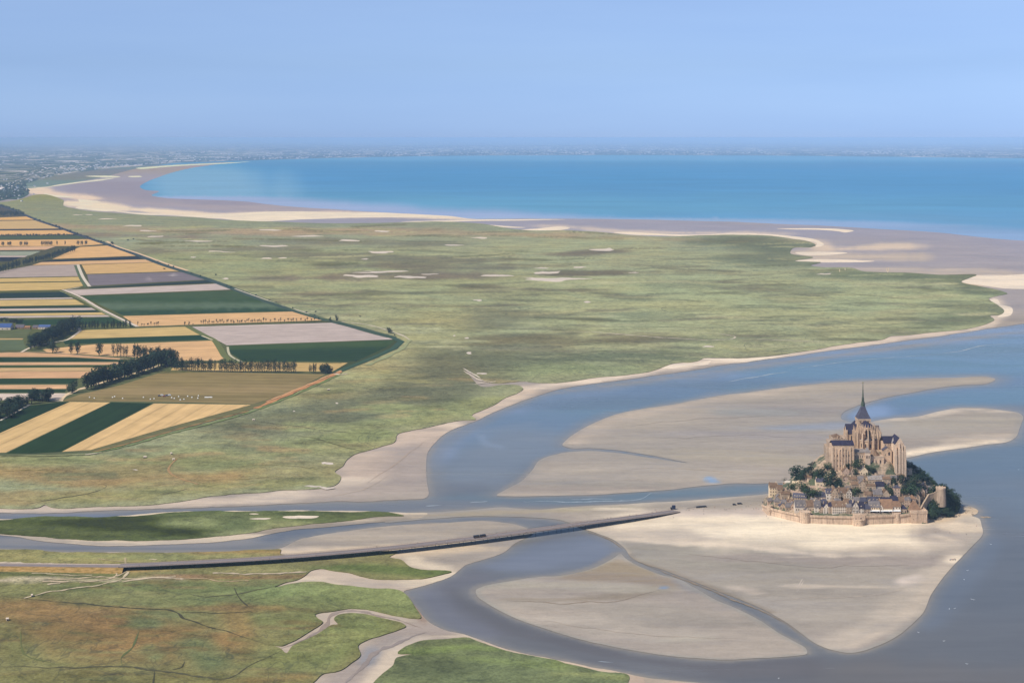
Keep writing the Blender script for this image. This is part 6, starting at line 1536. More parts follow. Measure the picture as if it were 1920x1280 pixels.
    for k in range(14): b.box(X_(1632.3 + k * 1.85, d), X_(1633.3 + k * 1.85, d), Y0 + d - .15, Y0 + d + .5, Z_(856, d), Z_(854.6, d))
    b.build('wall', S['merv'], Md)
    b = MB(); b.cone(X_(1638.5, d + 10), Y0 + d + 10, 7.0, Z_(852, d + 10), Z_(839, d + 10), 10); b.build('roof', S['brown'], Md)
    b = MB(); ring = [(X_(1638.5, d + 10) + 6.4 * cos(k * pi / 5), Y0 + d + 10 + 6.4 * sin(k * pi / 5)) for k in range(10)]; b.prism(ring, Z_(862, d + 10), Z_(851.6, d + 10)); b.build('round_tower', S['abbey'], Md)
    wpx(Md, 'rect', 1642, 868, 870.5, 2.2, d); wpx(Md, 'rect', 1642, 871.5, 876, 3.0, d); wpx(Md, 'point', 1651, 862, 868, 2.0, d); wpx(Md, 'point', 1636.5, 862, 867, 2.0, d); wpx(Md, 'rect', 1645, 882, 885, 1.6, d)
    # ---------------- the tall hall on the right (north range)
    R = empty('monastery_hall', P(1684, 890, -42)); tag(R, 'tall pale gabled hall with slate roof and giant buttresses at the right of the abbey', 'abbey building', 'abbey buildings below the church')
    d = -42; x0, x1 = X_(1678.5, d), X_(1695.5, d); b = MB()
    b.gwall(x0, x1, Y0 + d, Y0 + d + 26, Z_(896, d), Z_(833, d), Z_(820, d), 'y'); b.build('wall', S['merv'], R)
    b = MB(); b.gable(x0, x1, Y0 + d + 1, Y0 + d + 26, Z_(833, d) + .1, Z_(820.5, d), 'y', ov=.3); rf = b.build('roof', S['dslate'], R)
    b = MB()
    for xx, w, yt in ((1679, 1.5, 842), (1685.5, 1.3, 830), (1691, 1.2, 834), (1696, 1.4, 836)):
        b.box(X_(xx, d) - w, X_(xx, d) + w, Y0 + d - 3.0, Y0 + d, Z_(898, d), Z_(yt + 10, d)); b.box(X_(xx, d) - w * .8, X_(xx, d) + w * .8, Y0 + d - 1.8, Y0 + d, Z_(yt + 10, d), Z_(yt, d))
    for q in range(2): b.box(x1, x1 + 2.4, Y0 + d + 6 + q * 9, Y0 + d + 8.4 + q * 9, 15, Z_(842, d))
    b.build('buttresses', S['merv'], R)
    for xx, yt, yb, w in ((1682.5, 838, 845, 2.2), (1688.5, 836, 844, 2.2), (1693.6, 838, 844, 1.8), (1682.5, 852, 858, 2.0), (1688.5, 852, 858, 2.0), (1682.5, 866, 871, 1.5), (1688.5, 866, 871, 1.5), (1693.6, 854, 859, 1.5)): wpx(R, 'point', xx, yt, yb, w, d)
    # south wing of the hall facing the choir, with its slate roof seen side on
    R2 = empty('refectory_wing', P(1664, 890, -24)); tag(R2, 'stone wing with steep slate roof and chimneys between choir and tall gabled hall', 'abbey building', 'abbey buildings below the church')
    d = -26; x0, x1 = X_(1657, d), X_(1680, d)
    b = MB(); b.box(x0, x1, Y0 + d, Y0 + d + 16, Z_(895, d), Z_(830, d)); b.box(X_(1664.5, d) - .8, X_(1664.5, d) + .8, Y0 + d - 1.5, Y0 + d, Z_(890, d), Z_(840, d)); b.build('wall', S['abbey'], R2)
    b = MB(); b.gable(x0, x1, Y0 + d, Y0 + d + 16, Z_(830, d), Z_(817, d + 8), 'x'); rf = b.build('roof', S['dslate'], R2)
    for xx, yt, yb, dd in ((1661, 808, 822, d + 8), (1668, 807.5, 820, d + 9), (1665, 818, 828, d + 1.5)):
        b = MB(); b.box(X_(xx, dd) - .65, X_(xx, dd) + .65, Y0 + dd - .6, Y0 + dd + .6, Z_(yb, dd), Z_(yt, dd)); b.box(X_(xx, dd) - .85, X_(xx, dd) + .85, Y0 + dd - .8, Y0 + dd + .8, Z_(yt + 1, dd), Z_(yt, dd)); b.build('chimney', S['cream'], rf)
    b = MB(); xx = X_(1675, d - 3); b.prism([(xx + 2.0 * cos(k * pi / 4), Y0 + d - 2 + 2.0 * sin(k * pi / 4)) for k in range(8)], Z_(888, d), Z_(829, d)); b.build('stair_turret', S['merv'], R2)
    b = MB(); b.cone(xx, Y0 + d - 2, 2.3, Z_(829, d), Z_(818, d), 8); b.build('turret_roof', S['lead'], R2)
    b = MB(); d2 = -33; xa, xb = X_(1655.5, d2), X_(1672, d2); b.gwall(xa, xb, Y0 + d2, Y0 + d2 + 7, Z_(895, d2), Z_(844, d2), Z_(838, d2), 'y'); b.build('porch', S['abbey'], R2)
    b = MB(); b.gable(xa, xb, Y0 + d2, Y0 + d2 + 7, Z_(844, d2), Z_(837.5, d2), 'y', ov=.4); b.build('porch_roof', S['slate'], R2)
    wpx(R2, 'point', 1667, 846, 853.5, 4.2, d2); wpx(R2, 'rect', 1660, 850, 854, 1.6, d2)
    for xx in (1660, 1669): wpx(R2, 'rect', xx, 832, 836, 1.6, d)
    # pale bastion and stair walls right of the hall
    T = empty('abbey_bastion', P(1704, 884, -34)); tag(T, 'low pale round bastion with a single dark opening right of the tall hall', 'bastion')
    d = -36; b = MB(); ring = [(X_(1704, d) + 5.2 * cos(k * pi / 6), Y0 + d + 4 + 5.2 * sin(k * pi / 6)) for k in range(12)]; b.prism(ring, Z_(890, d), Z_(879, d)); ring2 = [(X_(1704, d) + 5.5 * cos(k * pi / 6), Y0 + d + 4 + 5.5 * sin(k * pi / 6)) for k in range(12)]; b.prism(ring2, Z_(880.6, d), Z_(879.4, d)); b.build('wall', S['merv'], T)
    wpx(T, 'point', 1702.6, 881, 885, 2.0, d - 1.35)
def ox_(x, cs): return x - .2 * cs
def oy_(y, sn): return y - .2 * sn
# ================================================================== VILLAGE HOUSES
HG = 'houses of the island village'
def house(x, yb, w, wall, roof, dep, axis, wm, rm, label, dorm=0, chim=1, rows=2, cols=0, rz=0.0, timber=False, hip=False, door=True, shop=False, name='house'):
    p = on_hill(x, yb); s = p.y / F
    W, hw, hr = w * s, wall * s, roof * s
    t = empty(name, p, rz); tag(t, label, 'house', HG)
    b = MB(); low = -5.0
    if axis == 'y': b.gwall(-W / 2, W / 2, 0, dep, low, hw, hw + hr, 'y')
    elif hip: b.box(-W / 2, W / 2, 0, dep, low, hw)
    else: b.gwall(-W / 2, W / 2, 0, dep, low, hw, hw + hr, 'x')
    b.build('wall', S[wm], t, (0, 0, 0))
    b = MB()
    if hip: b.hip(-W / 2, W / 2, 0, dep, hw, hw + hr, .4)
    else: b.gable(-W / 2, W / 2, 0, dep, hw + .02, hw + hr + .18, axis, .35, .22)
    rf = b.build('roof', S[rm], t, (0, 0, 0))
    r = random.Random(int(x * 7 + yb))
    for k in range(chim):
        b = MB()
        if axis == 'x': cx = (-W / 2 + .7) if k == 0 else (W / 2 - .7 if k == 1 else 0); cy = dep / 2 + r.uniform(-.6, .6)
        else: cx = r.choice((-1, 1)) * W * .22; cy = dep * (.75 if k == 0 else .3)
        zt = hw + hr + (1.3 if axis == 'x' else .9)
        b.box(cx - .55, cx + .55, cy - .4, cy + .4, hw + hr * .4, zt); b.box(cx - .65, cx + .65, cy - .5, cy + .5, zt - .3, zt - .1)
        b.build('chimney', S['house'] if r.random() < .6 else S['cream'], rf, (0, 0, 0))
    cols = cols or max(2, int(W / 2.6))
    for i in range(rows):
        for k in range(cols):
            zz = (i + .28) * hw / rows; xx = (k - (cols - 1) / 2) * W / cols
            if i == 0 and door and k == cols // 2: continue
            if shop and i == 0: continue
            o = obj('window', window_mesh('rect'), t); o.location = (xx, -.05, zz); o.scale = (min(1.45, W / cols * .66), 1, min(1.9, hw / rows * .6))
    if door:
        b = MB(); xx = (cols // 2 - (cols - 1) / 2) * W / cols; b.box(xx - .55, xx + .55, -.09, .05, 0, 2.1); b.build('door', S['timber'], t, (0, 0, 0))
    if shop:
        b = MB(); b.poly([(-W * .46, 0.02, 2.9), (W * .46, .02, 2.9), (W * .46, -1.9, 2.2), (-W * .46, -1.9, 2.2), (-W * .46, 0.02, 2.8), (W * .46, .02, 2.8), (W * .46, -1.9, 2.05), (-W * .46, -1.9, 2.05)], [(0, 1, 2, 3), (4, 7, 6, 5), (3, 2, 6, 7), (0, 3, 7, 4), (1, 5, 6, 2)]); b.build('awning', S['awning'], t, (0, 0, 0))
        b = MB()
        for k in range(4): b.box(-W * .42 + k * W * .22, -W * .42 + k * W * .22 + W * .17, -.06, .04, .1, 2.0)
        b.build('shop_front', S['glass'], t, (0, 0, 0))
    if timber:
        b = MB(); n = max(4, int(W / 1.3))
        for k in range(n + 1): b.box(-W / 2 + k * W / n - .09, -W / 2 + k * W / n + .09, -.10, -.01, hw * .3, hw)
        for zz in (.32, .65, .98): b.box(-W / 2, W / 2, -.11, -.012, hw * zz - .11, hw * zz + .11)
        if axis == 'y': b.box(-.1, .1, -.105, -.01, hw, hw + hr * .85); b.box(-W * .25, W * .25, -.11, -.012, hw + hr * .42, hw + hr * .42 + .2)
        b.build('timber_frame', S['timber'], t, (0, 0, 0))
    if axis == 'y' and hr > 2.5:
        o = obj('window', window_mesh('rect'), t); o.location = (0, -.05, hw + hr * .15); o.scale = (.9, 1, 1.2)
    for k in range(dorm):
        xx = (k - (dorm - 1) / 2) * W / dorm * .86; dw = min(.8, W / dorm * .3); z0 = hw + hr * .16; y0 = dep / 2 * .2
        b = MB(); b.gwall(xx - dw, xx + dw, y0, y0 + dep * .32, z0 - .2, z0 + 1.35, z0 + 2.1, 'y'); dm = b.build('dormer', S['white'] if wm in ('white', 'cream') or dorm > 2 else S['house'], rf, (0, 0, 0))
        o = obj('window', window_mesh('rect'), t); o.location = (xx, y0 - .04, z0 + .1); o.scale = (dw * 1.3, 1, 1.1)
        b = MB(); b.gable(xx - dw, xx + dw, y0, y0 + dep * .34, z0 + 1.37, z0 + 2.2, 'y', .15, .1); b.build('dormer_roof', S[rm], rf, (0, 0, 0))
    return t
HOUSES = [
    # x, base, width, wall, roof, depth m, ridge, wall, roof, label, options
    (1450, 930, 14, 16, 8, 8, 'x', 'cream', 'brown', 'tall cream house with shuttered windows standing highest at the far left of the village', dict(rows=3, cols=3, chim=2)),
    (1463, 926, 10, 8, 8, 9, 'x', 'rubble', 'brown', 'rubble outbuilding leaning against the right side of the tall cream house', dict(rows=1)),
    (1459, 948, 13, 7, 9, 8, 'x', 'house', 'grey', 'squat house with grey hipped roof just above the leftmost rampart tower', dict(hip=True, rows=1)),
    (1444, 944, 9, 5, 5, 6, 'x', 'rose', 'grey', 'small low rose stone house at the extreme left inside the rampart', dict(rows=1)),
    (1473, 937, 17, 11, 4, 8, 'x', 'rubble', 'brown', 'bare rubble walled house with shallow brown roof above the left rampart bend', dict(rows=1, cols=3)),
    (1499, 942, 25, 9, 7, 8, 'x', 'house', 'slate', 'long stone barracks with five dormers set askew below the left hand trees', dict(dorm=5, rows=2, rz=-.28, chim=2)),
    (1467, 955, 11, 6, 6, 7, 'y', 'house', 'slate', 'narrow gabled slate house behind the left rampart walk', dict(rows=1)),
    (1479, 957, 12, 6, 7, 7, 'x', 'house', 'grey', 'low grey roofed house between the left rampart walk and the bare rubble house', dict(rows=1)),
    (1488, 954, 10, 6, 7, 7, 'y', 'rose', 'grey', 'rose gabled house left of the big dormered grey roof', dict(rows=1)),
    (1502, 959, 22, 8, 12, 10, 'x', 'white', 'grey', 'white house with steep grey roof and dormers above the big round tower', dict(dorm=3, rows=1, chim=2)),
    (1513, 962, 8, 5, 5, 4, 'y', 'white', 'slate', 'tiny white gable standing directly over the big round tower', dict(rows=1)),
    (1520, 958, 14, 8, 11, 9, 'x', 'house', 'brown', 'house with plain steep brown roof right of the white dormered house', dict(rows=1)),
    (1533, 960, 12, 9, 11, 9, 'x', 'white', 'grey', 'grey roofed house with a white lower storey left of the tall white gable', dict(dorm=1, rows=2)),
    (1541, 962, 8, 8, 5, 6, 'y', 'house', 'slate', 'small slate gable with dark arches beside the tall white gable', dict(rows=2)),
    (1549, 963, 11, 11, 8, 9, 'y', 'white', 'dslate', 'tall white gable house with dark ground floor in the front row', dict(rows=3, cols=2)),
    (1557, 963, 7, 14, 6, 9, 'x', 'house', 'dslate', 'narrow dark slate hung house pressed against the tall white gable', dict(rows=3, cols=1, door=False)),
    (1574, 963, 27, 13, 9, 10, 'x', 'white', 'brown', 'widest front row house with white balconied floors under a brown roof', dict(rows=3, cols=7, dorm=2)),
    (1592, 963, 10, 12, 5, 8, 'x', 'house', 'grey', 'plain stone house between the wide balconied house and the half timbered gable', dict(rows=2)),
    (1604, 962, 12, 12, 9, 8, 'y', 'white', 'dslate', 'half timbered gable house right above the low half round bastion', dict(timber=True, rows=2)),
    (1615, 962, 12, 9, 11, 8, 'x', 'white', 'dslate', 'white house with dark steep roof right of the half timbered gable', dict(dorm=1, rows=2)),
    (1626, 962, 12, 8, 8, 8, 'x', 'house', 'slate', 'slate roofed shop house with dark awning left of the long white awning', dict(rows=2)),
    (1640, 961, 21, 10, 10, 9, 'x', 'cream', 'grey', 'cream inn with dormered grey roof and long white awning in the front row', dict(dorm=3, rows=2, cols=5, shop=True)),
    (1662, 961, 24, 8, 15, 12, 'x', 'cream', 'tile', 'cream restaurant under the largest rust brown roof of the front row', dict(rows=1, cols=5, shop=True)),
    (1652, 961, 8, 9, 7, 4, 'y', 'white', 'tile', 'white half gable fronting the left end of the largest rust brown roof', dict(rows=2, cols=1)),
    (1681, 961, 16, 11, 9, 9, 'x', 'white', 'tile', 'white terrace house with smaller rust brown roof right of the largest one', dict(rows=2, shop=True)),
    (1695, 961, 11, 7, 7, 8, 'x', 'house', 'dslate', 'low dark slate roof tucked right of the two rust brown roofs', dict(hip=True, rows=1)),
    (1716, 962, 23, 6, 16, 12, 'x', 'house', 'tile', 'guard house with tall brown pyramid roof behind the corner bastion', dict(hip=True, rows=1)),
    # second row
    (1538, 939, 20, 8, 8, 9, 'x', 'rose', 'slate', 'rose stone house with slate roof at the left end of the second row', dict(rows=1, cols=3, chim=2)),
    (1555, 937, 12, 12, 8, 9, 'x', 'white', 'slate', 'white house with slate roof and two dormers left of the tall stepped gable', dict(dorm=2, rows=2)),
    (1565, 937, 12, 14, 10, 9, 'y', 'house', 'brown', 'tall stone gable house rising above the second row', dict(rows=3, cols=2)),
    (1580, 938, 13, 14, 9, 9, 'x', 'house', 'brown', 'brown roofed stone house right of the tall stone gable', dict(rows=3)),
    (1577, 939, 8, 12, 6, 4, 'y', 'white', 'grey', 'half timbered front gable projecting from the brown roofed stone house', dict(timber=True, rows=2, cols=2)),
    (1592, 939, 11, 15, 7, 9, 'y', 'white', 'brown', 'tall narrow half timbered white house at the right of the second row gables', dict(timber=True, rows=3, cols=2)),
    (1606, 945, 12, 5, 7, 8, 'x', 'house', 'grey', 'low grey roof directly behind the half timbered gable of the front row', dict(rows=1)),
    (1618, 946, 13, 6, 7, 8, 'x', 'house', 'slate', 'slate roof with chimneys behind the white house with dark steep roof', dict(rows=1, chim=2)),
    (1638, 946, 24, 6, 7, 9, 'x', 'cream', 'slate', 'long blue grey slate roof with three dormers behind the cream inn', dict(dorm=3, rows=1, chim=2)),
    (1660, 946, 20, 5, 7, 8, 'x', 'house', 'dslate', 'long dark slate roof behind the largest rust brown roof', dict(rows=1)),
    (1677, 944, 14, 5, 9, 9, 'x', 'house', 'dslate', 'darker taller slate roof below the narrow stone tower house', dict(rows=1)),
    (1690, 946, 14, 6, 8, 8, 'x', 'house', 'brown', 'brown roofed house right of the dark slate roofs in the second row', dict(rows=1)),
    (1702, 950, 11, 12, 5, 8, 'x', 'rose', 'grey', 'rose stone house with four small windows behind the low dark slate roof', dict(rows=2, cols=4)),
    (1698, 937, 12, 6, 6, 7, 'x', 'rose', 'brown', 'small purple brown roof above the rose stone house', dict(rows=1)),
    (1711, 941, 13, 6, 7, 8, 'x', 'rose', 'tile', 'reddish roof beside the steps, left of the stair wall', dict(hip=True, rows=1)),
    (1721, 945, 9, 13, 6, 7, 'y', 'house', 'grey', 'slender stone gable climbing beside the shaded rampart stair', dict(rows=3, cols=1)),
    (1729, 931, 11, 10, 7, 7, 'y', 'rose', 'slate', 'slate gabled house at the top of the rampart stair', dict(rows=2)),
    (1718, 927, 10, 8, 6, 7, 'y', 'house', 'brown', 'small stone gable just left of the slate gable at the stair top', dict(rows=2)),
    # third row and above
    (1661, 935, 14, 8, 9, 10, 'y', 'house', 'brown', 'parish church gable with brown roof in the middle of the village', dict(rows=1, cols=2)),
    (1646, 934, 17, 7, 10, 10, 'x', 'house', 'grey', 'weathered long roof of the parish church nave left of its gable', dict(rows=1)),
    (1650, 920, 16, 8, 8, 9, 'x', 'white', 'dslate', 'white walled villa with dark slate roof among the village gardens', dict(rows=1, cols=3, chim=2)),
    (1682, 934, 12, 19, 5, 6, 'x', 'rose', 'slate', 'narrow tower house with four tall corner chimneys', dict(rows=3, cols=2, chim=2, hip=True)),
    (1641, 908, 26, 9, 6, 9, 'x', 'house', 'lead', 'long grey roofed house with three dormers below the gatehouse range', dict(dorm=3, rows=1, cols=4)),
    (1633, 925, 18, 14, 2, 8, 'x', 'house', 'brown', 'tall flat topped stone wall house left of the white walled villa', dict(rows=2, cols=3)),
    (1661, 909, 18, 11, 3, 8, 'x', 'house', 'brown', 'plain ochre stone house right of the long grey roofed house', dict(rows=2, cols=3)),
    (1540, 912, 19, 9, 6, 8, 'x', 'cream', 'slate', 'stone villa with slate roof between two dark trees on the left slope', dict(rows=1, cols=3, chim=2)),
    (1587, 892, 15, 8, 9, 8, 'y', 'rose', 'brown', 'rosy ruined gable under the long abbey lodging', dict(rows=1)),
    (1598, 891, 10, 7, 7, 7, 'y', 'rose', 'brown', 'second smaller rosy gable beside the ruined one under the abbey lodging', dict(rows=1)),
    (1620, 891, 15, 8, 8, 8, 'y', 'cream', 'grey', 'pale gabled cottage below the middle range of the abbey', dict(rows=1)),
    (1617, 922, 12, 15, 6, 7, 'y', 'house', 'grey', 'tall old stone house with white windows beside the central garden trees', dict(rows=3, cols=2)),
    (1604, 916, 14, 7, 5, 7, 'x', 'rubble', 'brown', 'low rubble house among ruined garden walls in the middle of the slope', dict(rows=1)),
    (1516, 902, 12, 7, 4, 6, 'x', 'rose', 'brown', 'small square stone lodge at the end of the left terrace wall', dict(rows=1)),
    (1628, 935, 12, 7, 6, 7, 'x', 'house', 'brown', 'small brown roofed house below the tall flat topped wall house', dict(rows=1)),
    (1695, 925, 9, 6, 5, 6, 'x', 'rose', 'grey', 'tiny grey roofed house hidden under the right hand garden trees', dict(rows=1)),
    (1743, 923, 16, 5, 6, 8, 'x', 'house', 'grey', 'grey roofed house on the terrace left of the northern round tower', dict(rows=1, cols=3)),
    (1734, 917, 10, 6, 6, 6, 'y', 'rose', 'slate', 'small rose gable perched above the grey roofed terrace house', dict(rows=1)),
    (1668, 925, 9, 5, 5, 6, 'x', 'house', 'grey', 'little shed roofed house between the white villa and the tower house', dict(rows=1)),
    (1571, 945, 12, 5, 5, 7, 'x', 'house', 'grey', 'low grey roof squeezed behind the widest front row house', dict(rows=1)),
    (1588, 947, 10, 5, 6, 7, 'x', 'rose', 'brown', 'low brown roof behind the plain stone house of the front row', dict(rows=1)),
    (1527, 946, 12, 5, 6, 7, 'x', 'rose', 'grey', 'low grey roof behind the plain steep brown roof', dict(rows=1)),
    (1545, 948, 10, 5, 6, 7, 'x', 'house', 'slate', 'low slate roof behind the tall white gable', dict(rows=1)),
    (1470, 949, 10, 6, 6, 6, 'x', 'rubble', 'grey', 'grey roofed rubble house left of the askew barracks, lower of two', dict(rows=1)), (1482, 946, 10, 6, 6, 6, 'y', 'rose', 'brown', 'rose gable just left of the askew barracks', dict(rows=1)),
    (1460, 938, 9, 6, 5, 6, 'y', 'rubble', 'grey', 'narrow grey gable between the cream house and the bare rubble house', dict(rows=1)), (1491, 948, 10, 5, 6, 6, 'x', 'house', 'brown', 'low brown roof in front of the askew barracks', dict(rows=1)),
    (1562, 950, 10, 5, 6, 6, 'y', 'white', 'dslate', 'small white dormer gable above the left end of the widest front row house', dict(rows=1)), (1597, 950, 9, 6, 6, 6, 'x', 'white', 'slate', 'little white house behind the plain stone house and half timbered gable', dict(rows=1)),
    (1630, 951, 10, 5, 6, 6, 'y', 'house', 'dslate', 'dark gable between the two long slate roofs of the second row', dict(rows=1)), (1649, 951, 10, 5, 5, 6, 'x', 'cream', 'slate', 'cream attic storey showing above the cream inn', dict(rows=1)),
    (1590, 926, 11, 7, 6, 7, 'x', 'rubble', 'grey', 'grey roofed garden house above the tall half timbered white house', dict(rows=1)), (1572, 921, 10, 6, 5, 6, 'y', 'house', 'slate', 'slate gable among the gardens above the tall stone gable', dict(rows=1)),
    (1600, 905, 12, 6, 5, 6, 'x', 'rubble', 'brown', 'roofless looking brown house under the second retaining wall', dict(rows=1)), (1586, 903, 10, 7, 4, 6, 'y', 'rose', 'brown', 'rosy gable standing between the two retaining walls', dict(rows=1)),
    (1614, 905, 11, 6, 5, 6, 'x', 'house', 'grey', 'grey roofed cottage right of the brown house under the second retaining wall', dict(rows=1)), (1622, 913, 9, 7, 5, 6, 'y', 'house', 'brown', 'stone gable directly above the tall old stone house', dict(rows=2)),
    (1652, 903, 11, 7, 4, 6, 'x', 'house', 'grey', 'small house wedged right of the long grey roofed house', dict(rows=1)), (1676, 903, 12, 7, 4, 6, 'x', 'rubble', 'grey', 'grey rubble house below the foot of the tall hall', dict(rows=1)),
    (1690, 900, 12, 6, 4, 6, 'x', 'rose', 'brown', 'rose stone house at the head of the long stair', dict(rows=1)), (1668, 917, 9, 6, 5, 6, 'y', 'house', 'slate', 'slate gable right of the white walled villa', dict(rows=1)),
    (1705, 945, 9, 6, 6, 6, 'y', 'house', 'slate', 'slate gable between the rose stone house and the reddish roof', dict(rows=1)), (1728, 940, 8, 9, 5, 6, 'x', 'rubble', 'brown', 'brown roof halfway up beside the shaded stair', dict(rows=2)),
    (1734, 931, 9, 8, 5, 6, 'x', 'house', 'grey', 'grey roofed house behind the top of the shaded stair', dict(rows=1)), (1724, 919, 9, 6, 5, 6, 'x', 'rubble', 'grey', 'little grey roof between the right garden trees and the terrace houses', dict(rows=1)),
    (1752, 921, 8, 6, 4, 6, 'y', 'rose', 'brown', 'rosy guard gable beside the northern round tower', dict(rows=1)), (1550, 928, 12, 6, 5, 6, 'x', 'house', 'brown', 'brown roofed house above the white house with two dormers', dict(rows=1)),
]
def build_village():
    for h in HOUSES: house(*h[:10], **h[10])
    # terrace and garden walls on the slope
    for i, (pts, h, m, lb) in enumerate([
        ([(1575, 897), (1600, 896), (1628, 896)], 3.5, 'rubble', 'long pale retaining wall across the slope under the abbey'), ([(1579, 903), (1604, 903), (1626, 904)], 2.6, 'rubble', 'second retaining wall just below the long pale one'),
        ([(1485, 906), (1505, 904), (1516, 903)], 3.0, 'cream', 'pale terrace wall under the big tree on the left'), ([(1468, 905), (1482, 904.5)], 2.4, 'white', 'short white wall left of the big tree'), ([(1517, 915), (1533, 914), (1550, 917)], 2.5, 'rose', 'rosy garden wall below the villa between two trees'),
        ([(1536, 920), (1562, 921), (1580, 922)], 2.4, 'rubble', 'garden wall above the second row of houses'), ([(1601, 938), (1622, 936), (1640, 938)], 3.4, 'cream', 'sunny ochre wall in front of the parish church'), ([(1470, 917), (1490, 925), (1510, 928)], 2.8, 'rose', 'sloping rosy wall below the left hand shrubs'),
        ([(1640, 893), (1664, 896), (1690, 897)], 4.0, 'house', 'stepped wall along the foot of the gatehouse range'), ([(1690, 897), (1710, 900), (1728, 905)], 3.5, 'rubble', 'wall of the long stair descending right of the tall hall'), ([(1708, 891), (1722, 896), (1733, 902)], 2.4, 'merv', 'pale parapet running down from the round bastion to the right'),
        ([(1586, 912), (1600, 914)], 3, 'rubble', 'broken wall among the ruins in the centre of the slope'), ([(1606, 928), (1622, 929)], 2.5, 'house', 'wall of the central garden under the old stone house'), ([(1655, 925), (1676, 926)], 2.2, 'rubble', 'garden wall beside the white villa'), ([(1700, 917), (1724, 920)], 2.4, 'rose', 'rosy wall under the right hand garden trees'), ([(1552, 900), (1570, 903)], 2.6, 'rubble', 'curved path wall below the left end of the abbey'), ([(1545, 893), (1556, 886), (1568, 884)], 2.0, 'cream', 'pale path edge curving up to the abbey lodging')]):
        W = []
        for (ax, ay), (bx, by) in zip(pts[:-1], pts[1:]):
            for k in range(6): W.append(on_hill(ax + (bx - ax) * k / 6, ay + (by - ay) * k / 6))
        W.append(on_hill(*pts[-1])); b = MB(); mz = [w.z for w in W]
        for k in range(len(W) - 1):
            p, q = W[k], W[k + 1]; zt = (p.z + q.z) / 2 + h
            b.poly([(p.x, p.y, p.z - 3), (q.x, q.y, q.z - 3), (q.x, q.y + .8, q.z - 3), (p.x, p.y + .8, p.z - 3), (p.x, p.y, p.z + h), (q.x, q.y, q.z + h), (q.x, q.y + .8, q.z + h), (p.x, p.y + .8, p.z + h)], [(0, 1, 5, 4), (1, 2, 6, 5), (2, 3, 7, 6), (3, 0, 4, 7), (4, 5, 6, 7)])
        o = b.build('garden_wall', S[m], None, W[0]); o.location = W[0]; tag(o, lb, 'wall', 'garden and terrace walls on the slope')

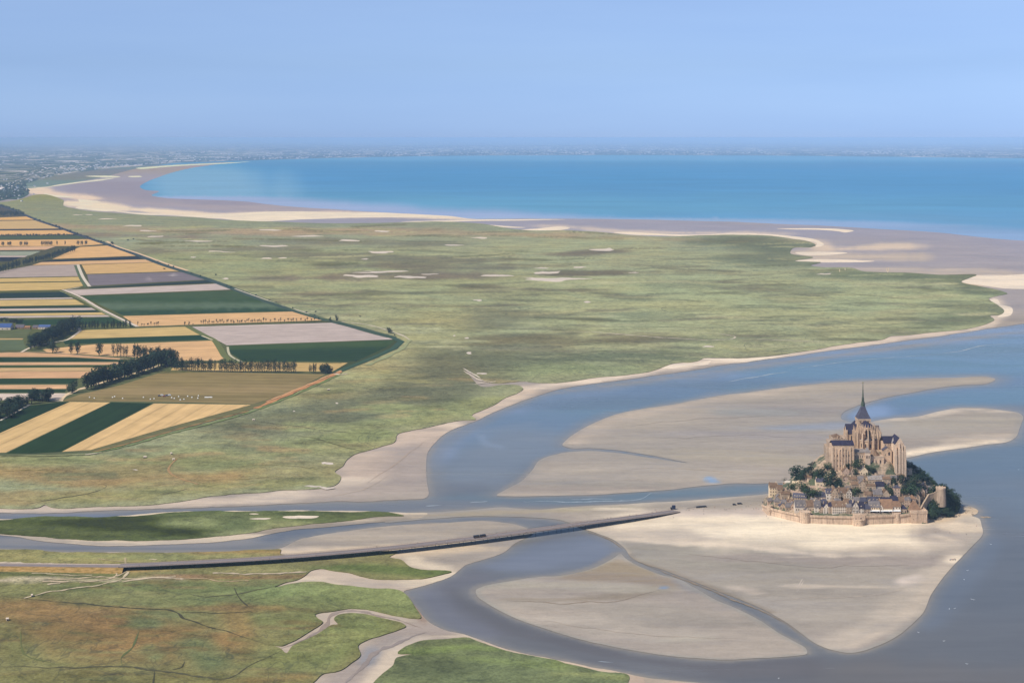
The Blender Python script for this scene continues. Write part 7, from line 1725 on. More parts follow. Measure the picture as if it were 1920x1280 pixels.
# ================================================================== RAMPARTS
def build_ramparts():
    line = [(1429, 956, 945), (1439, 964.5, 949), (1450, 967, 952.5), (1475, 973.5, 958.5), (1501, 979.5, 963.8), (1523, 980.6, 965), (1560, 982.2, 966.5), (1600, 983.4, 967), (1624, 983, 966), (1650, 982, 965), (1675, 981, 964), (1692, 980.5, 963.5), (1710, 980.2, 960.5)]
    W = [G(x, y, .2) for x, y, _ in line]; tops = [H - (yt - YH) * w.y / F for (_, _, yt), w in zip(line, W)]
    r = empty('rampart_wall', W[4]); tag(r, 'long pale stone rampart with overhanging parapet along the sands', 'rampart')
    b, pb = MB(), MB(); n = len(W); nm = []
    for i in range(n):
        d = W[min(i + 1, n - 1)] - W[max(i - 1, 0)]; nm.append(Vector((-d.y, d.x, 0)).normalized())
    def strip(mb, o0, o1, zf0, zf1):
        pts = []
        for w, nn, t in zip(W, nm, tops):
            z0, z1 = zf0(t), zf1(t); a0 = w + nn * o0[0]; a1 = w + nn * o0[1]; c1 = w + nn * o1[1]; c0 = w + nn * o1[0]
            pts += [(a0.x, a0.y, z0), (a1.x, a1.y, z1), (c1.x, c1.y, z1), (c0.x, c0.y, z0)]
        fs = []
        for i in range(n - 1):
            q = 4 * i
            for k in range(4): fs.append((q + k, q + (k + 1) % 4, q + 4 + (k + 1) % 4, q + 4 + k))
        fs += [(0, 1, 2, 3), (4 * n - 1, 4 * n - 2, 4 * n - 3, 4 * n - 4)]
        mb.poly(pts, fs)
    strip(b, (-.3, .35), (3.2, 3.2), lambda t: -1.5, lambda t: t - 2.4); b.build('wall', S['wall'], r)
    strip(pb, (-.75, -.75), (.0, .0), lambda t: t - 2.4, lambda t: t); strip(pb, (.01, .01), (3.2, 3.2), lambda t: t - 2.4, lambda t: t - 1.6); pb.build('parapet', S['wall'], r)
    cb = MB()
    for i in range(n - 1):
        L = (W[i + 1] - W[i]).length; k = int(L / 1.7)
        for j in range(k):
            u = (j + .5) / k; q = W[i].lerp(W[i + 1], u); t = tops[i] + (tops[i + 1] - tops[i]) * u; nn = nm[i]
            c = q + nn * (-.25); cb.box(c.x - .28, c.x + .28, c.y - .45, c.y + .35, t - 3.3, t - 2.42)
    cb.build('corbels', S['wall'], r)
    def tower(x0, x1, ytop, ybase, lb, seg=18, square=False, lip=1.6, z0=-1.5, d=None, name='rampart_tower', batter=.5, wm='wall'):
        p = G((x0 + x1) / 2, ybase, .2) if d is None else P((x0 + x1) / 2, ybase, d)
        s = p.y / F; rad = (x1 - x0) / 2 * s; cy = p.y + rad; zt = H - (ytop - YH) * (p.y) / F; zb = z0 if d is None else p.z - 6
        t = empty(name, Vector((p.x, cy, max(p.z, 0)))); tag(t, lb, 'tower', 'towers of the rampart')
        def ring(q):
            if square: return [(p.x - q, cy - q), (p.x + q, cy - q), (p.x + q, cy + q), (p.x - q, cy + q)]
            return [(p.x + q * cos(k * 2 * pi / seg), cy + q * sin(k * 2 * pi / seg)) for k in range(seg)]
        b = MB(); b.prism(ring(rad + batter * .6), zb, zt - lip * 1.5, ring(rad - .1)); b.build('wall', S[wm], t)
        b = MB(); b.prism(ring(rad + .18), zt - lip * 1.5, zt - .5)
        n_ = 4 * (len(ring(1)) // 4) if not square else 4
        R = ring(rad + .18); R2 = ring(rad - .25)
        m = len(R)
        if square:
            for (ax, ay), (bx, by) in zip(R, R[1:] + R[:1]):
                L = math.hypot(bx - ax, by - ay); k = max(3, int(L / 2.4))
                for j in range(k):
                    u = (j + .5) / k; b.box(ax + (bx - ax) * u - .6, ax + (bx - ax) * u + .6, ay + (by - ay) * u - .35, ay + (by - ay) * u + .35, zt - .52, zt + .25)
        else:
            for k in range(0, m, 2):
                a = (k + .5) * 2 * pi / m; b.box(p.x + (rad - .12) * cos(a) - .6, p.x + (rad - .12) * cos(a) + .6, cy + (rad - .12) * sin(a) - .35, cy + (rad - .12) * sin(a) + .35, zt - .52, zt + .25, a + pi / 2)
        b.build('parapet', S['wall'], t)
        for k, xo in enumerate((-.35, .3)):
            window(t, 'rect', p.x + rad * xo, cy - (rad if square else rad * .94) - .12, (zt + zb) / 2 + k * 1.5, .8, 1.2)
        return t
    tower(1439, 1450, 948, 966, 'small round tower at the left end of the rampart')
    tower(1501, 1522, 960.5, 981.5, 'big round tower where the rampart turns, left of centre')
    t = tower(1600, 1623.5, 974.8, 986.3, 'low half round bastion in the centre of the rampart', lip=.8)
    b = MB(); d0 = G(1611, 983.4, .2); b.box(X_(1600, d0.y - Y0), X_(1622, d0.y - Y0), d0.y - .9, d0.y + 3, .5, H - (963.5 - YH) * d0.y / F); b.box(X_(1604, d0.y - Y0), X_(1610, d0.y - Y0), d0.y - 1.2, d0.y - .9, 4.0, H - (970 - YH) * d0.y / F); b.build('upper_wall', S['wall'], t)
    window(t, 'rect', X_(1614, d0.y - Y0), d0.y - .95, H - (972 - YH) * d0.y / F, 3.4, 1.2)
    window(t, 'rect', X_(1604.5, d0.y - Y0), d0.y - 1.25, H - (973.5 - YH) * d0.y / F, 1.2, 2.4)
    tower(1675, 1691, 962.3, 981.3, 'half round tower right of the centre of the rampart')
    # corner bastion with thin buttress lines
    p0 = G(1708.5, 981, .2); p1 = G(1739, 981.2, .2)
    c = empty('corner_bastion', p1); tag(c, 'square corner bastion with double parapet at the right end of the rampart', 'tower', 'towers of the rampart')
    zt = H - (957 - YH) * p0.y / F; b = MB(); b.box(p0.x, p1.x, p0.y, p0.y + 17, -1.5, zt - 3.4); b.build('wall', S['wall'], c)
    b = MB(); b.box(p0.x - .4, p1.x + .4, p0.y - .45, p0.y + 17.4, zt - 3.4, zt - 1.6)
    for q in ((p0.x - .4, p1.x + .4, p0.y - .45, p0.y + .25), (p1.x - .3, p1.x + .4, p0.y + .26, p0.y + 17.4)): b.box(q[0], q[1], q[2], q[3], zt - 1.6, zt)
    b.build('parapet', S['wall'], c)
    b = MB()
    for k in range(9): b.box(p0.x + 1.4 + k * 2.1, p0.x + 1.75 + k * 2.1, p0.y - .28, p0.y, -1.5, zt - 3.4)
    b.build('pilasters', S['wall'], c)
    window(c, 'rect', p0.x - 3.5 + 6, p0.y - .05, 4.6, 1.6, 1.0)
    # shaded stair wall climbing to the northern tower
    Q = [(P(1725, 958, -82), Z_(955, -82)), (P(1732, 945, -74), Z_(942, -74)), (P(1741, 927, -65), Z_(927, -65)), (P(1750, 927, -62), Z_(925, -62)), (P(1759, 920, -62), Z_(919, -62))]
    b = MB(); cap = MB()
    for (a, za), (e, ze) in zip(Q[:-1], Q[1:]):
        dd = (e - a); dd.z = 0; nn = Vector((dd.y, -dd.x, 0)).normalized() * .7
        for mb, lo, off in ((b, -9, 1.0), (cap, None, 1.25)):
            n2 = nn * off; l0, l1 = (lo, lo) if lo is not None else (za + .02, ze + .02); h0, h1 = (za, ze) if lo is not None else (za + .7, ze + .7)
            mb.poly([(a.x + n2.x, a.y + n2.y, l0), (e.x + n2.x, e.y + n2.y, l1), (e.x - n2.x, e.y - n2.y, l1), (a.x - n2.x, a.y - n2.y, l0), (a.x + n2.x, a.y + n2.y, h0), (e.x + n2.x, e.y + n2.y, h1), (e.x - n2.x, e.y - n2.y, h1), (a.x - n2.x, a.y - n2.y, h0)], [(0, 1, 5, 4), (1, 2, 6, 5), (2, 3, 7, 6), (3, 0, 4, 7), (4, 5, 6, 7)])
    t = empty('stair_rampart', Q[0][0]); tag(t, 'steep rampart climbing in shade from the corner bastion to the northern tower', 'rampart'); b.build('wall', S['rubble'], t); cap.build('parapet', S['rubble'], t)
    tower(1757.5, 1775.5, 914.5, 941, 'round northern tower rising from the dark trees at the right', d=-66, batter=1.0, wm='abbey2')
    # boulders along the right shore
    rr = random.Random(8)
    protos = []
    for k in range(4):
        bm = bmesh.new(); bmesh.ops.create_icosphere(bm, subdivisions=2, radius=1)
        for v in bm.verts:
            f = 1 + .32 * float(fbm(v.co.x * 1.7 + k * 9, v.co.y * 1.7 + v.co.z * 2.3, k, 3)); v.co = Vector((v.co.x * f, v.co.y * f, v.co.z * f * .7))
        me = bpy.data.meshes.new('boulder'); bm.to_mesh(me); bm.free(); me.materials.append(S['boulder']); protos.append(me)
    for k in range(64):
        u = rr.random()
        if k < 50: x = 1743 + u * 68; yb = 977 - u * 22 + rr.gauss(0, 1.8) + (6 if u > .7 else 0)
        else: x = 1800 + u * 34; yb = 951 + rr.uniform(-3, 14)
        p = G(x, yb, .2); o = obj('boulder', rr.choice(protos), None, (p.x, p.y, .3)); sc = rr.uniform(.5, 2.0) * (1.3 if u < .6 and k < 50 else .7); o.scale = (sc * 1.3, sc, sc * .8); o.rotation_euler = (rr.uniform(-.3, .3), rr.uniform(-.3, .3), rr.uniform(0, 6))
        tag(o, 'brown boulder strewn along the rocky shore below the wooded right slope', 'boulder', 'boulders of the right shore')
    for k, x in enumerate((1842, 1846, 1850, 1854)):
        p = G(x, 968.5 + (k % 2) * .8, .1); o = obj('boulder', protos[k], None, (p.x, p.y, .1)); o.scale = (3.2, 1.8, .8); tag(o, 'flat rock of the small reef awash right of the island', 'boulder', 'reef rocks right of the island')

# ================================================================== TREES OF THE MOUNT
def build_mont_trees():
    r = random.Random(77)
    def T(kind, x, y, h, w, lb, grp=None, name='tree', sink=.5):
        p = on_hill(x, y); s = p.y / F; p.z -= sink
        if 1585 < x < 1645 and y < 896: h *= .84; w *= .80
        return tree(kind, p, h * s * 1.15, w * s * 1.28, lb, grp, name)
    T('broad', 1493, 902, 28, 30, 'big dark round tree crowning the left shoulder of the island'); T('broad', 1505, 903, 20, 18, 'lower right neighbour of the big tree on the left shoulder')
    T('cedar', 1521, 895, 28, 24, 'layered dark cedar standing against the sands left of the abbey'); T('bare', 1472, 902, 12, 12, 'thin brownish tree at the far left edge of the slope')
    T('shrub', 1484, 917, 11, 20, 'dark green shrub mass left of the sloping rosy wall'); T('mid', 1504, 922, 18, 20, 'rounded tree in the middle of the left shrub belt'); T('broad', 1519, 931, 18, 22, 'dark tree low on the left slope above the askew barracks'); T('mid', 1528, 936, 18, 20, 'greener tree right of the dark one above the askew barracks'); T('shrub', 1512, 925, 10, 16, 'bush linking the trees of the left shrub belt')
    T('mid', 1531, 898, 18, 15, 'tree at the foot of the cliff left of the abbey lodging'); T('broad', 1541, 892, 18, 16, 'ivy dark tree climbing the cliff left of the abbey lodging'); T('mid', 1551, 880, 13, 14, 'highest bush on the cliff below the left end of the abbey'); T('broad', 1536, 906, 14, 12, 'dark tree behind the stone villa on the left slope')
    T('broad', 1559, 912, 30, 26, 'large dark tree in the centre left of the slope'); T('broad', 1571, 914, 18, 14, 'right hand neighbour of the large centre left tree'); T('broad', 1560, 888, 14, 12, 'dark tree on the path bend below the abbey lodging')
    T('broad', 1590, 879, 12, 13, 'small dark tree against the right end of the abbey lodging'); T('mid', 1609, 880, 22, 22, 'bright green tree in front of the middle range of the abbey'); T('broad', 1604, 893, 16, 13, 'dark tree below the bright green tree at the middle range'); T('mid', 1626, 882, 13, 14, 'green tree right of the bright one below the pyramid turret'); T('broad', 1637, 889, 16, 16, 'dark tree below the pyramid turret'); T('shrub', 1630, 893, 10, 16, 'bush at the foot of the dark tree below the turret')
    T('shrub', 1606, 927, 14, 16, 'garden bush left of the tall old stone house'); T('mid', 1605, 910, 8, 8, 'small tree among the ruined walls in the centre'); T('broad', 1629, 922, 12, 9, 'dark tree beside the flat topped wall house'); T('broad', 1627, 915, 8, 7, 'little dark tree above the flat topped wall house')
    T('mid', 1666, 923, 14, 14, 'yellow green garden tree right of the white villa'); T('broad', 1673, 932, 12, 11, 'dark tree just left of the narrow tower house'); T('broad', 1676, 911, 18, 12, 'slim dark tree above the narrow tower house')
    T('broad', 1692, 907, 17, 14, 'single clipped dark tree below the round bastion'); T('broad', 1717, 916, 26, 24, 'tallest tree of the right hand garden'); T('broad', 1704, 921, 20, 24, 'spreading dark tree in the middle of the right hand garden'); T('mid', 1711, 929, 20, 26, 'greener front tree of the right hand garden'); T('mid', 1696, 930, 16, 18, 'left front tree of the right hand garden'); T('broad', 1725, 923, 14, 14, 'right end tree of the right hand garden')
    T('shrub', 1531, 943, 6, 8, 'bright bush beside the askew barracks'); T('shrub', 1541, 942, 4, 7, 'bright hedge in front of the rose stone house'); T('shrub', 1501, 944, 6, 9, 'dark bush under the askew barracks'); T('mid', 1580, 924, 8, 9, 'small tree above the brown roofed stone house')
    lab = 'dark tree in the dense wood on the right slope behind the abbey'
    edge = [(1699, 861), (1712, 868), (1724, 873), (1736, 884), (1746, 893), (1756, 899), (1766, 904), (1776, 913), (1783, 922), (1788, 936), (1792, 948)]
    for (x, y) in along(edge, 26, .2, 3):
        # wood on the skyline: stand the trees where the slope carries them
        for k in range(2):
            yy = y + 12 + k * 9 + r.uniform(-2, 2); xx = x - 3 - k * 5 + r.uniform(-3, 3)
            d = r.uniform(-30, 12) if y < 900 else r.uniform(-52, -22); X = (xx - CX) * (Y0 + d) / F; z = hz(X, Y0 + d)
            top = Z_(y + k * 7, d); hgt = top - z
            if hgt < 4: hgt = r.uniform(6, 9)
            hgt = min(hgt, 17 if y < 896 else 24); tree('broad' if r.random() < .7 else 'mid', Vector((X, Y0 + d, z - .5)), hgt, hgt * r.uniform(.95, 1.25), lab, 'wood on the right slope')
    for (x, y, h, w) in [(1746, 952, 18, 18), (1752, 952, 22, 18), (1757, 954, 25, 16), (1763, 955, 26, 16), (1769, 954, 25, 16), (1774, 952, 24, 16), (1779, 948, 22, 18), (1782, 950, 22, 20), (1786, 944, 24, 20), (1790, 954, 20, 20), (1780, 936, 22, 18), (1749, 943, 13, 13), (1755, 945, 12, 13)]:
        pp = on_hill(x, y); s = pp.y / F; tree('broad', Vector((pp.x, pp.y, pp.z - .5)), h * s, w * s * 1.2, 'dark tree crowding round the foot of the northern round tower', 'trees at the foot of the northern tower')
    lab2 = 'dark tree in the thicket between the corner bastion and the shore'
    for k in range(48):
        u = r.random(); x = 1743 + u * 52; y = r.uniform(944, 968) - (4 if u > .8 else 0) + 1
        if u < .5: y = r.uniform(946, 971)
        p = G(x, y, 2.0); z = max(hz(p.x, p.y), 1.0)
        pp = on_hill(x, y + 2); s = pp.y / F
        tree('broad' if r.random() < .75 else 'mid', Vector((pp.x, pp.y, pp.z - .5)), r.uniform(15, 20) * s, r.uniform(18, 25) * s, lab2, 'thicket below the northern tower')
# ================================================================== CAUSEWAY, BRIDGE, VEHICLES, PEOPLE
EDGE = [(222, 1063.5, 5.0), (300, 1060.2, 5.6), (480, 1050.8, 5.8), (640, 1038.6, 6.0), (760, 1027, 6.0), (880, 1013, 6.0), (1000, 997.2, 6.0), (1100, 983.6, 5.6), (1180, 973.2, 4.2), (1230, 966.6, 2.8), (1276, 959.6, 1.0)]
def bridge_line(gap=6.0):
    P2 = catmull([(x, y) for x, y, _ in EDGE], False, 6.0); zx = [e[0] for e in EDGE]; zz = [e[2] for e in EDGE]
    W = [G(float(x), float(y), float(np.interp(x, zx, zz))) for x, y in P2]
    N_ = []
    for i in range(len(W)):
        d = W[min(i + 1, len(W) - 1)] - W[max(i - 1, 0)]; N_.append(Vector((-d.y, d.x, 0)).normalized())
    return W, N_
BW = 15.0
def sweep(mb, W, N_, o0, o1, z0, z1):
    pts = []
    for w, n in zip(W, N_):
        a, b = w + n * o0, w + n * o1
        pts += [(a.x, a.y, w.z + z0), (a.x, a.y, w.z + z1), (b.x, b.y, w.z + z1), (b.x, b.y, w.z + z0)]
    fs = []
    for i in range(len(W) - 1):
        q = 4 * i
        for k in range(4): fs.append((q + k, q + (k + 1) % 4, q + 4 + (k + 1) % 4, q + 4 + k))
    n = len(W); fs += [(0, 1, 2, 3), (4 * n - 1, 4 * n - 2, 4 * n - 3, 4 * n - 4)]
    mb.poly(pts, fs)
def on_bridge(u, off):
    W, N_ = BL; k = u * (len(W) - 1); i = min(int(k), len(W) - 2); p = W[i].lerp(W[i + 1], k - i); p = p + N_[i] * off
    d = W[i + 1] - W[i]; return p, math.atan2(d.y, d.x)
def build_bridge():
    global BL
    BL = bridge_line(); W, N_ = BL
    steel = simple_mat('dark_steel', (.035, .038, .045, 1), .5, .4); asph = simple_mat('bridge_asphalt', A(138, 134, 140), .9, var=.08); wood = simple_mat('boardwalk_oak', A(148, 138, 138), .85, var=.12); conc = simple_mat('pale_kerb', A(180, 172, 168), .9)
    t = empty('bridge', W[len(W) // 2]); tag(t, 'long low curving footbridge on slender dark piers, leading to the island', 'bridge')
    b = MB(); sweep(b, W, N_, 3.5, BW - 3.5, -1.0, -.4); sweep(b, W, N_, 0, BW, -.4, 0); b.build('deck', steel, t)
    b = MB(); sweep(b, W, N_, 4.6, 11.8, .004, .05); b.build('roadway', asph, t)
    b = MB(); sweep(b, W, N_, .15, 4.2, .004, .12); b.build('boardwalk', wood, t)
    b = MB(); sweep(b, W, N_, 12.2, 14.8, .004, .12); b.build('boardwalk', wood, t)
    b = MB(); sweep(b, W, N_, 4.25, 4.5, .004, .35); b.build('kerb', conc, t)
    for off in (.1, 14.9):
        b = MB(); sweep(b, W, N_, off - .04, off + .04, 1.0, 1.1)
        for k in range(0, 2 * len(W) - 2):
            p, a = on_bridge(k / (2 * len(W) - 2), off); b.box(p.x - .05, p.x + .05, p.y - .05, p.y + .05, p.z, p.z + 1.02)
        b.build('railing', steel, t)
    L = sum((W[i + 1] - W[i]).length for i in range(len(W) - 1)); n = 46
    cm = MB(); cm.prism([(.22 * cos(k * pi / 4), .22 * sin(k * pi / 4)) for k in range(8)], -7.5, -.5)
    me = bpy.data.meshes.new('pier'); me.from_pydata(cm.v, [], cm.f); me.materials.append(steel)
    for k in range(n):
        for off in (1.2, 12.0):
            p, a = on_bridge((k + .5) / n, off)
            if p.z < 2.2: continue
            o = obj('pier', me, t); o.location = p - t.location
    # approach causeway on its bank
    Lw = [G(x, y, z) for x, y, z in [(-400, 1062, 3.4), (-60, 1061, 3.6), (60, 1062, 3.9), (140, 1063, 4.3), (214, 1063.7, 4.8), (232, 1063.2, 5.05)]]
    Nn = []
    for i in range(len(Lw)):
        d = Lw[min(i + 1, len(Lw) - 1)] - Lw[max(i - 1, 0)]; Nn.append(Vector((-d.y, d.x, 0)).normalized())
    b = MB(); pts = []
    for w, nn in zip(Lw, Nn):
        for o, z in ((-9, .6), (-1.2, w.z - .25), (15, w.z - .25), (22, .6)): q = w + nn * o; pts.append((q.x, q.y, z))
    fs = []
    for i in range(len(Lw) - 1):
        for k in range(3): fs.append((4 * i + k, 4 * i + k + 1, 4 * i + 5 + k, 4 * i + 4 + k))
    b.poly(pts, fs); b.f = b.f[:]
    m, nt, bs = mat_new('bank_grass'); nz = noise_node(nt, pos(nt, .15, .3, .3), 1.0, 5, .65)
    nt.links.new(ramp(nt, nz, [(.3, A(112, 104, 70)), (.5, A(160, 134, 92)), (.75, A(190, 162, 118))]), bs.inputs['Base Color']); bs.inputs['Roughness'].default_value = .95
    tag(b.build('causeway_bank', m, None, (0, 0, 0)), 'rusty grass bank carrying the road', kind='structure')
    b = MB(); sweep(b, Lw, Nn, 2, 10, -.24, -.1); tag(b.build('causeway_road', asph, None, (0, 0, 0)), 'grey road along the bank', kind='structure')
    b = MB(); sweep(b, Lw, Nn, 11, 14, -.24, -.12); tag(b.build('causeway_path', conc, None, (0, 0, 0)), 'pale path beside the road', kind='structure')

def build_vehicles():
    paint = [simple_mat('bus_black', (.02, .022, .03, 1), .35, .5), simple_mat('car_black', (.03, .03, .035, 1), .35, .5), simple_mat('truck_blue', (.025, .035, .07, 1), .5, .4), simple_mat('car_white', (.7, .7, .7, 1), .35, .5)]
    glass = simple_mat('bus_glass', (.03, .04, .05, 1), .1, .6); tyre = simple_mat('rubber', (.015, .015, .015, 1), .9); wood = simple_mat('bus_wood', (.22, .13, .07, 1), .7)
    for px_, lb in ((897, 'rear dark shuttle bus crossing the bridge, left one of the pair'), (908.5, 'leading dark shuttle bus crossing the bridge, right one of the pair')):
        W, N_ = BL; best = min(range(len(W)), key=lambda i: abs(W[i].x * F / W[i].y + CX - px_)); p = W[best] + N_[best] * 7.2; d = W[best + 1] - W[best]
        t = empty('shuttle_bus', p + Vector((0, 0, .05)), math.atan2(d.y, d.x)); tag(t, lb, 'bus', 'shuttle buses on the bridge')
        bm = bmesh.new(); bmesh.ops.create_cube(bm, size=1, matrix=Matrix.Translation((0, 0, 1.65)) @ Matrix.Diagonal((6.8, 2.5, 2.5, 1))); bmesh.ops.bevel(bm, geom=bm.edges[:], offset=.22, segments=2, affect='EDGES')
        me = bpy.data.meshes.new('body'); bm.to_mesh(me); bm.free(); me.materials.append(paint[0]); obj('body', me, t)
        for s in (-1, 1):
            o = obj('side_window', box_mesh('side_window', 5.6, .04, 1.0, glass, 1.75), t); o.location = (0, s * 1.262, 0)
            o = obj('side_panel', box_mesh('side_panel', 5.8, .03, .5, wood, 1.05), t); o.location = (0, s * 1.262, 0)
            o = obj('windscreen', box_mesh('windscreen', .04, 2.0, 1.2, glass, 1.5), t); o.location = (s * 3.41, 0, 0)
            for x in (-2.2, 2.2):
                bm = bmesh.new(); bmesh.ops.create_cone(bm, cap_ends=True, segments=12, radius1=.45, radius2=.45, depth=.28, matrix=Matrix.Translation((x, s * 1.2, .45)) @ Matrix.Rotation(pi / 2, 4, 'X'))
                me = bpy.data.meshes.new('wheel'); bm.to_mesh(me); bm.free(); me.materials.append(tyre); obj('wheel', me, t)
    # tall dark cart at the end of the bridge
    p = G(1262, 954.5, .3); t = empty('box_truck', p, .15); tag(t, 'tall dark blue box truck with lower cab at the island end of the bridge', 'truck')
    o = obj('cargo_box', box_mesh('cargo_box', 4.0, 2.6, 4.0, paint[2], .9), t); o.location = (.8, 0, 0); o = obj('cab', box_mesh('cab', 1.9, 2.3, 2.1, paint[1], .6), t); o.location = (-2.3, 0, 0); o = obj('windscreen', box_mesh('windscreen', .04, 1.9, .8, glass, 1.7), t); o.location = (-3.27, 0, 0)
    for x in (-2.3, 1.9):
        for s in (-1, 1):
            bm = bmesh.new(); bmesh.ops.create_cone(bm, cap_ends=True, segments=12, radius1=.5, radius2=.5, depth=.3, matrix=Matrix.Translation((x, s * 1.15, .5)) @ Matrix.Rotation(pi / 2, 4, 'X'))
            me = bpy.data.meshes.new('wheel'); bm.to_mesh(me); bm.free(); me.materials.append(tyre); obj('wheel', me, t)
    for x, y, c, lb in [(1308.5, 951.5, 1, 'dark van nearest the bridge in the row parked on the sand'), (1312.5, 951, 1, 'second dark van from the bridge in the row parked on the sand'), (1317.5, 950.6, 1, 'third dark van from the bridge in the row parked on the sand'), (1322, 950.2, 1, 'dark van farthest from the bridge in the row parked on the sand'), (1377, 946.5, 1, 'small dark car alone on the sand before the rampart'), (1387, 944.8, 1, 'longer dark van parked on the sand close to the rampart'), (1433, 943, 0, 'dark car tucked at the left end of the rampart')]:
        v = van(paint[c], tyre, glass, G(x, y, .3), .1, 4.6 if x != 1387 else 6.5, 1.9, 1.8); tag(v, lb, 'van', 'vehicles parked on the sand')
    # low fence rail between bridge and sand
    b = MB(); q0, q1 = G(1288, 953.6, .3), G(1305, 950.8, .3)
    for k in range(9):
        q = q0.lerp(q1, k / 8); b.box(q.x - .08, q.x + .08, q.y - .08, q.y + .08, .2, 1.4)
    d = q1 - q0; nn = Vector((-d.y, d.x, 0)).normalized() * .06
    for z in (.7, 1.3): b.poly([tuple(q0 - nn + Vector((0, 0, z - .3))), tuple(q1 - nn + Vector((0, 0, z - .3))), tuple(q1 + nn + Vector((0, 0, z - .3))), tuple(q0 + nn + Vector((0, 0, z - .3))), tuple(q0 - nn + Vector((0, 0, z - .15))), tuple(q1 - nn + Vector((0, 0, z - .15))), tuple(q1 + nn + Vector((0, 0, z - .15))), tuple(q0 + nn + Vector((0, 0, z - .15)))], [(0, 1, 5, 4), (2, 3, 7, 6), (4, 5, 6, 7), (1, 2, 6, 5), (3, 0, 4, 7)])
    f = b.build('fence', simple_mat('fence_grey', A(120, 126, 138), .7), None, q0); f.location = q0; tag(f, 'short grey rail fence on the sand just past the end of the bridge', 'fence')

def person_meshes():
    skin = simple_mat('skin', (.45, .30, .22, 1), .7, var=.05); trou = [simple_mat('trousers_%s' % n, c, .9, var=.1) for n, c in (('navy', (.03, .04, .07, 1)), ('khaki', (.22, .18, .12, 1)), ('grey', (.09, .09, .10, 1)))]
    shirts = [simple_mat('shirt_%s' % n, c, .9, var=.1) for n, c in (('white', (.7, .7, .7, 1)), ('red', (.45, .06, .05, 1)), ('navy', (.04, .06, .14, 1)), ('grey', (.2, .2, .22, 1)), ('pale', (.5, .55, .62, 1)), ('dark', (.03, .03, .035, 1)))]
    out = []
    for k in range(6):
        r = random.Random(k); st = r.uniform(.14, .30); sw = r.uniform(-.2, .2)
        pts = [((0, 0, .93), .125), ((0, 0, 1.18), .13), ((0, 0, 1.42), .15), ((0, 0, 1.53), .06), ((0, -.02, 1.66), .10), ((0, 0, 1.74), .085),
               ((-.10, 0, .88), .10), ((-.11, -st * .5, .50), .075), ((-.11, -st, .08), .05), ((-.11, -st - .16, .04), .045), ((.10, 0, .88), .10), ((.11, st * .4, .50), .075), ((.11, st, .10), .05), ((.11, st - .14, .04), .045),
               ((-.20, 0, 1.40), .065), ((-.25, sw, 1.12), .048), ((-.24, sw - .12, .88), .035), ((.20, 0, 1.40), .065), ((.25, -sw, 1.12), .048), ((.24, -sw - .12, .88), .035)]
        ed = [(0, 1), (1, 2), (2, 3), (3, 4), (4, 5), (0, 6), (6, 7), (7, 8), (8, 9), (0, 10), (10, 11), (11, 12), (12, 13), (2, 14), (14, 15), (15, 16), (2, 17), (17, 18), (18, 19)]
        me = bpy.data.meshes.new('p'); me.from_pydata([p for p, _ in pts], ed, []); o = bpy.data.objects.new('p', me); COL.objects.link(o)
        m = o.modifiers.new('s', 'SKIN'); m.use_smooth_shade = True
        for v, (_, rad) in zip(me.skin_vertices[0].data, pts): v.radius = (rad, rad * .8)
        me.skin_vertices[0].data[0].use_root = True
        dg = bpy.context.evaluated_depsgraph_get(); ev = bpy.data.meshes.new_from_object(o.evaluated_get(dg)); ev.name = 'person'
        bpy.data.objects.remove(o); ev.materials.clear()
        for mm in (trou[k % 3], shirts[k], skin): ev.materials.append(mm)
        for f in ev.polygons:
            z = f.center.z; x = abs(f.center.x)
            f.material_index = 2 if z > 1.5 or (x > .2 and z < 1.15) else (1 if z > .95 else 0)
        out.append(ev)
    return out
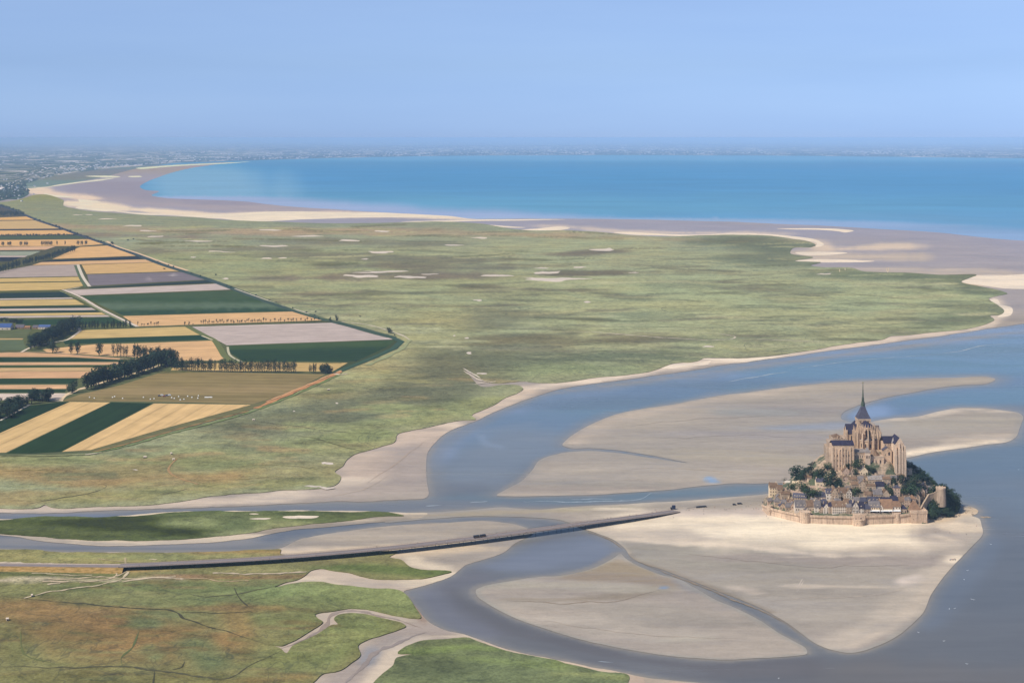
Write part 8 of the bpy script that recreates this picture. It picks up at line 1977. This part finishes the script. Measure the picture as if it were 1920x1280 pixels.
def build_people():
    pm = person_meshes(); r = random.Random(21); k = 0
    def add(p, lb, grp, rz=None):
        nonlocal k
        o = obj('person', pm[r.randrange(6)], None, p); o.rotation_euler = (0, 0, r.uniform(0, 6.28) if rz is None else rz); s = r.uniform(.94, 1.06); o.scale = (s, s, s)
        tag(o, lb, 'person', grp)
    W, N_ = BL
    def ub(x): return min(range(len(W)), key=lambda i: abs(W[i].x * F / W[i].y + CX - x)) / (len(W) - 1)
    for x in (262, 322, 330, 378, 495, 505, 509, 555, 592, 700, 712, 790, 822, 838, 852, 866, 876, 921, 937, 941, 956, 958, 980, 986, 987, 999, 1002, 1040, 1045, 1052, 1054, 1060, 1068, 1071, 1074, 1082, 1087, 1092, 1096, 1098, 1104, 1112, 1124, 1131, 1133, 1150, 1157, 1158, 1186, 1190, 1206, 1224, 1236, 1243, 1258):
        off = r.choice((1.2, 2.4, 3.4, 13.2, 13.8)); p, a = on_bridge(ub(x + r.uniform(-1, 1)), off); add(p + Vector((0, 0, .12)), 'visitor walking along the bridge deck', 'visitors on the bridge', a + r.choice((pi / 2, -pi / 2)))
    for x, y in [(1287, 956), (1291, 957), (1292.5, 956.5), (1300, 955), (1319, 955), (1319, 958), (1319, 964), (1333.5, 958.5), (1358, 955.5), (1361, 956), (1362.5, 955.5), (1367, 954), (1374, 955.5), (1379.5, 955.5), (1391, 956), (1399, 950), (1403.5, 950), (1407, 945), (1413, 955), (1416, 953.5), (1418, 954), (1422.5, 955), (1262.5, 970.5), (1340, 952), (1228, 955.5), (1228.5, 956), (1423, 946.5), (1437, 968), (1440, 972), (1465, 980)]:
        add(G(x, y, .26), 'visitor walking on the dry sand between the bridge and the rampart', 'visitors on the dry sand')
    for q in range(13): add(G(1781 + q * .95 + r.uniform(-.4, .4), 1049.5 + r.uniform(-.9, 1.3), .26), 'walker in the guided group standing at the right edge of the wet sand', 'group at the water edge')
    for x, y, lb in [(1781, 999, 'single walker on the damp sand below the wooded slope'), (1831, 987, 'single walker right at the water edge, right of the island'), (1812, 1002, 'single walker on the damp sand between slope and water')]: add(G(x, y, .26), lb, 'lone walkers on the damp sand')
    # gulls
    b = MB(); b.poly([(0, -.35, 0), (.12, 0, .02), (0, .3, .03), (-.12, 0, .02), (0, 0, .16), (.75, .05, .22), (.4, -.08, .18), (-.75, .05, .22), (-.4, -.08, .18)], [(0, 1, 4), (1, 2, 4), (2, 3, 4), (3, 0, 4), (0, 3, 2, 1), (4, 6, 5), (4, 7, 8), (1, 5, 6), (3, 8, 7)])
    gm = bpy.data.meshes.new('seabird'); gm.from_pydata(b.v, [], b.f); gm.materials.append(simple_mat('gull_white', (.85, .85, .85, 1), .8, var=.02))
    for x, y in [(1722, 1185), (1770, 1201), (1813, 1244), (1460, 1271), (1814, 1069), (1808, 1086), (1822, 1123), (1780, 1141), (1826, 1124), (1858, 1020), (1790, 1140), (1910, 880)]:
        o = obj('seabird', gm, None, G(x, y, .6)); o.scale = (2.0, 2.0, 2.0); o.rotation_euler = (0, 0, r.uniform(0, 6)); tag(o, 'white seabird over the grey river at the lower right', 'bird', 'seabirds on the river')
setup(); haze_box()
M = ground_mats(); build_ground(M); build_polder(M)
build_tree_protos(); build_polder_trees(); build_farm(); build_far()
mont_mats(); build_hill(); build_abbey(); build_village(); build_ramparts(); build_mont_trees()
build_bridge(); build_vehicles(); build_people()
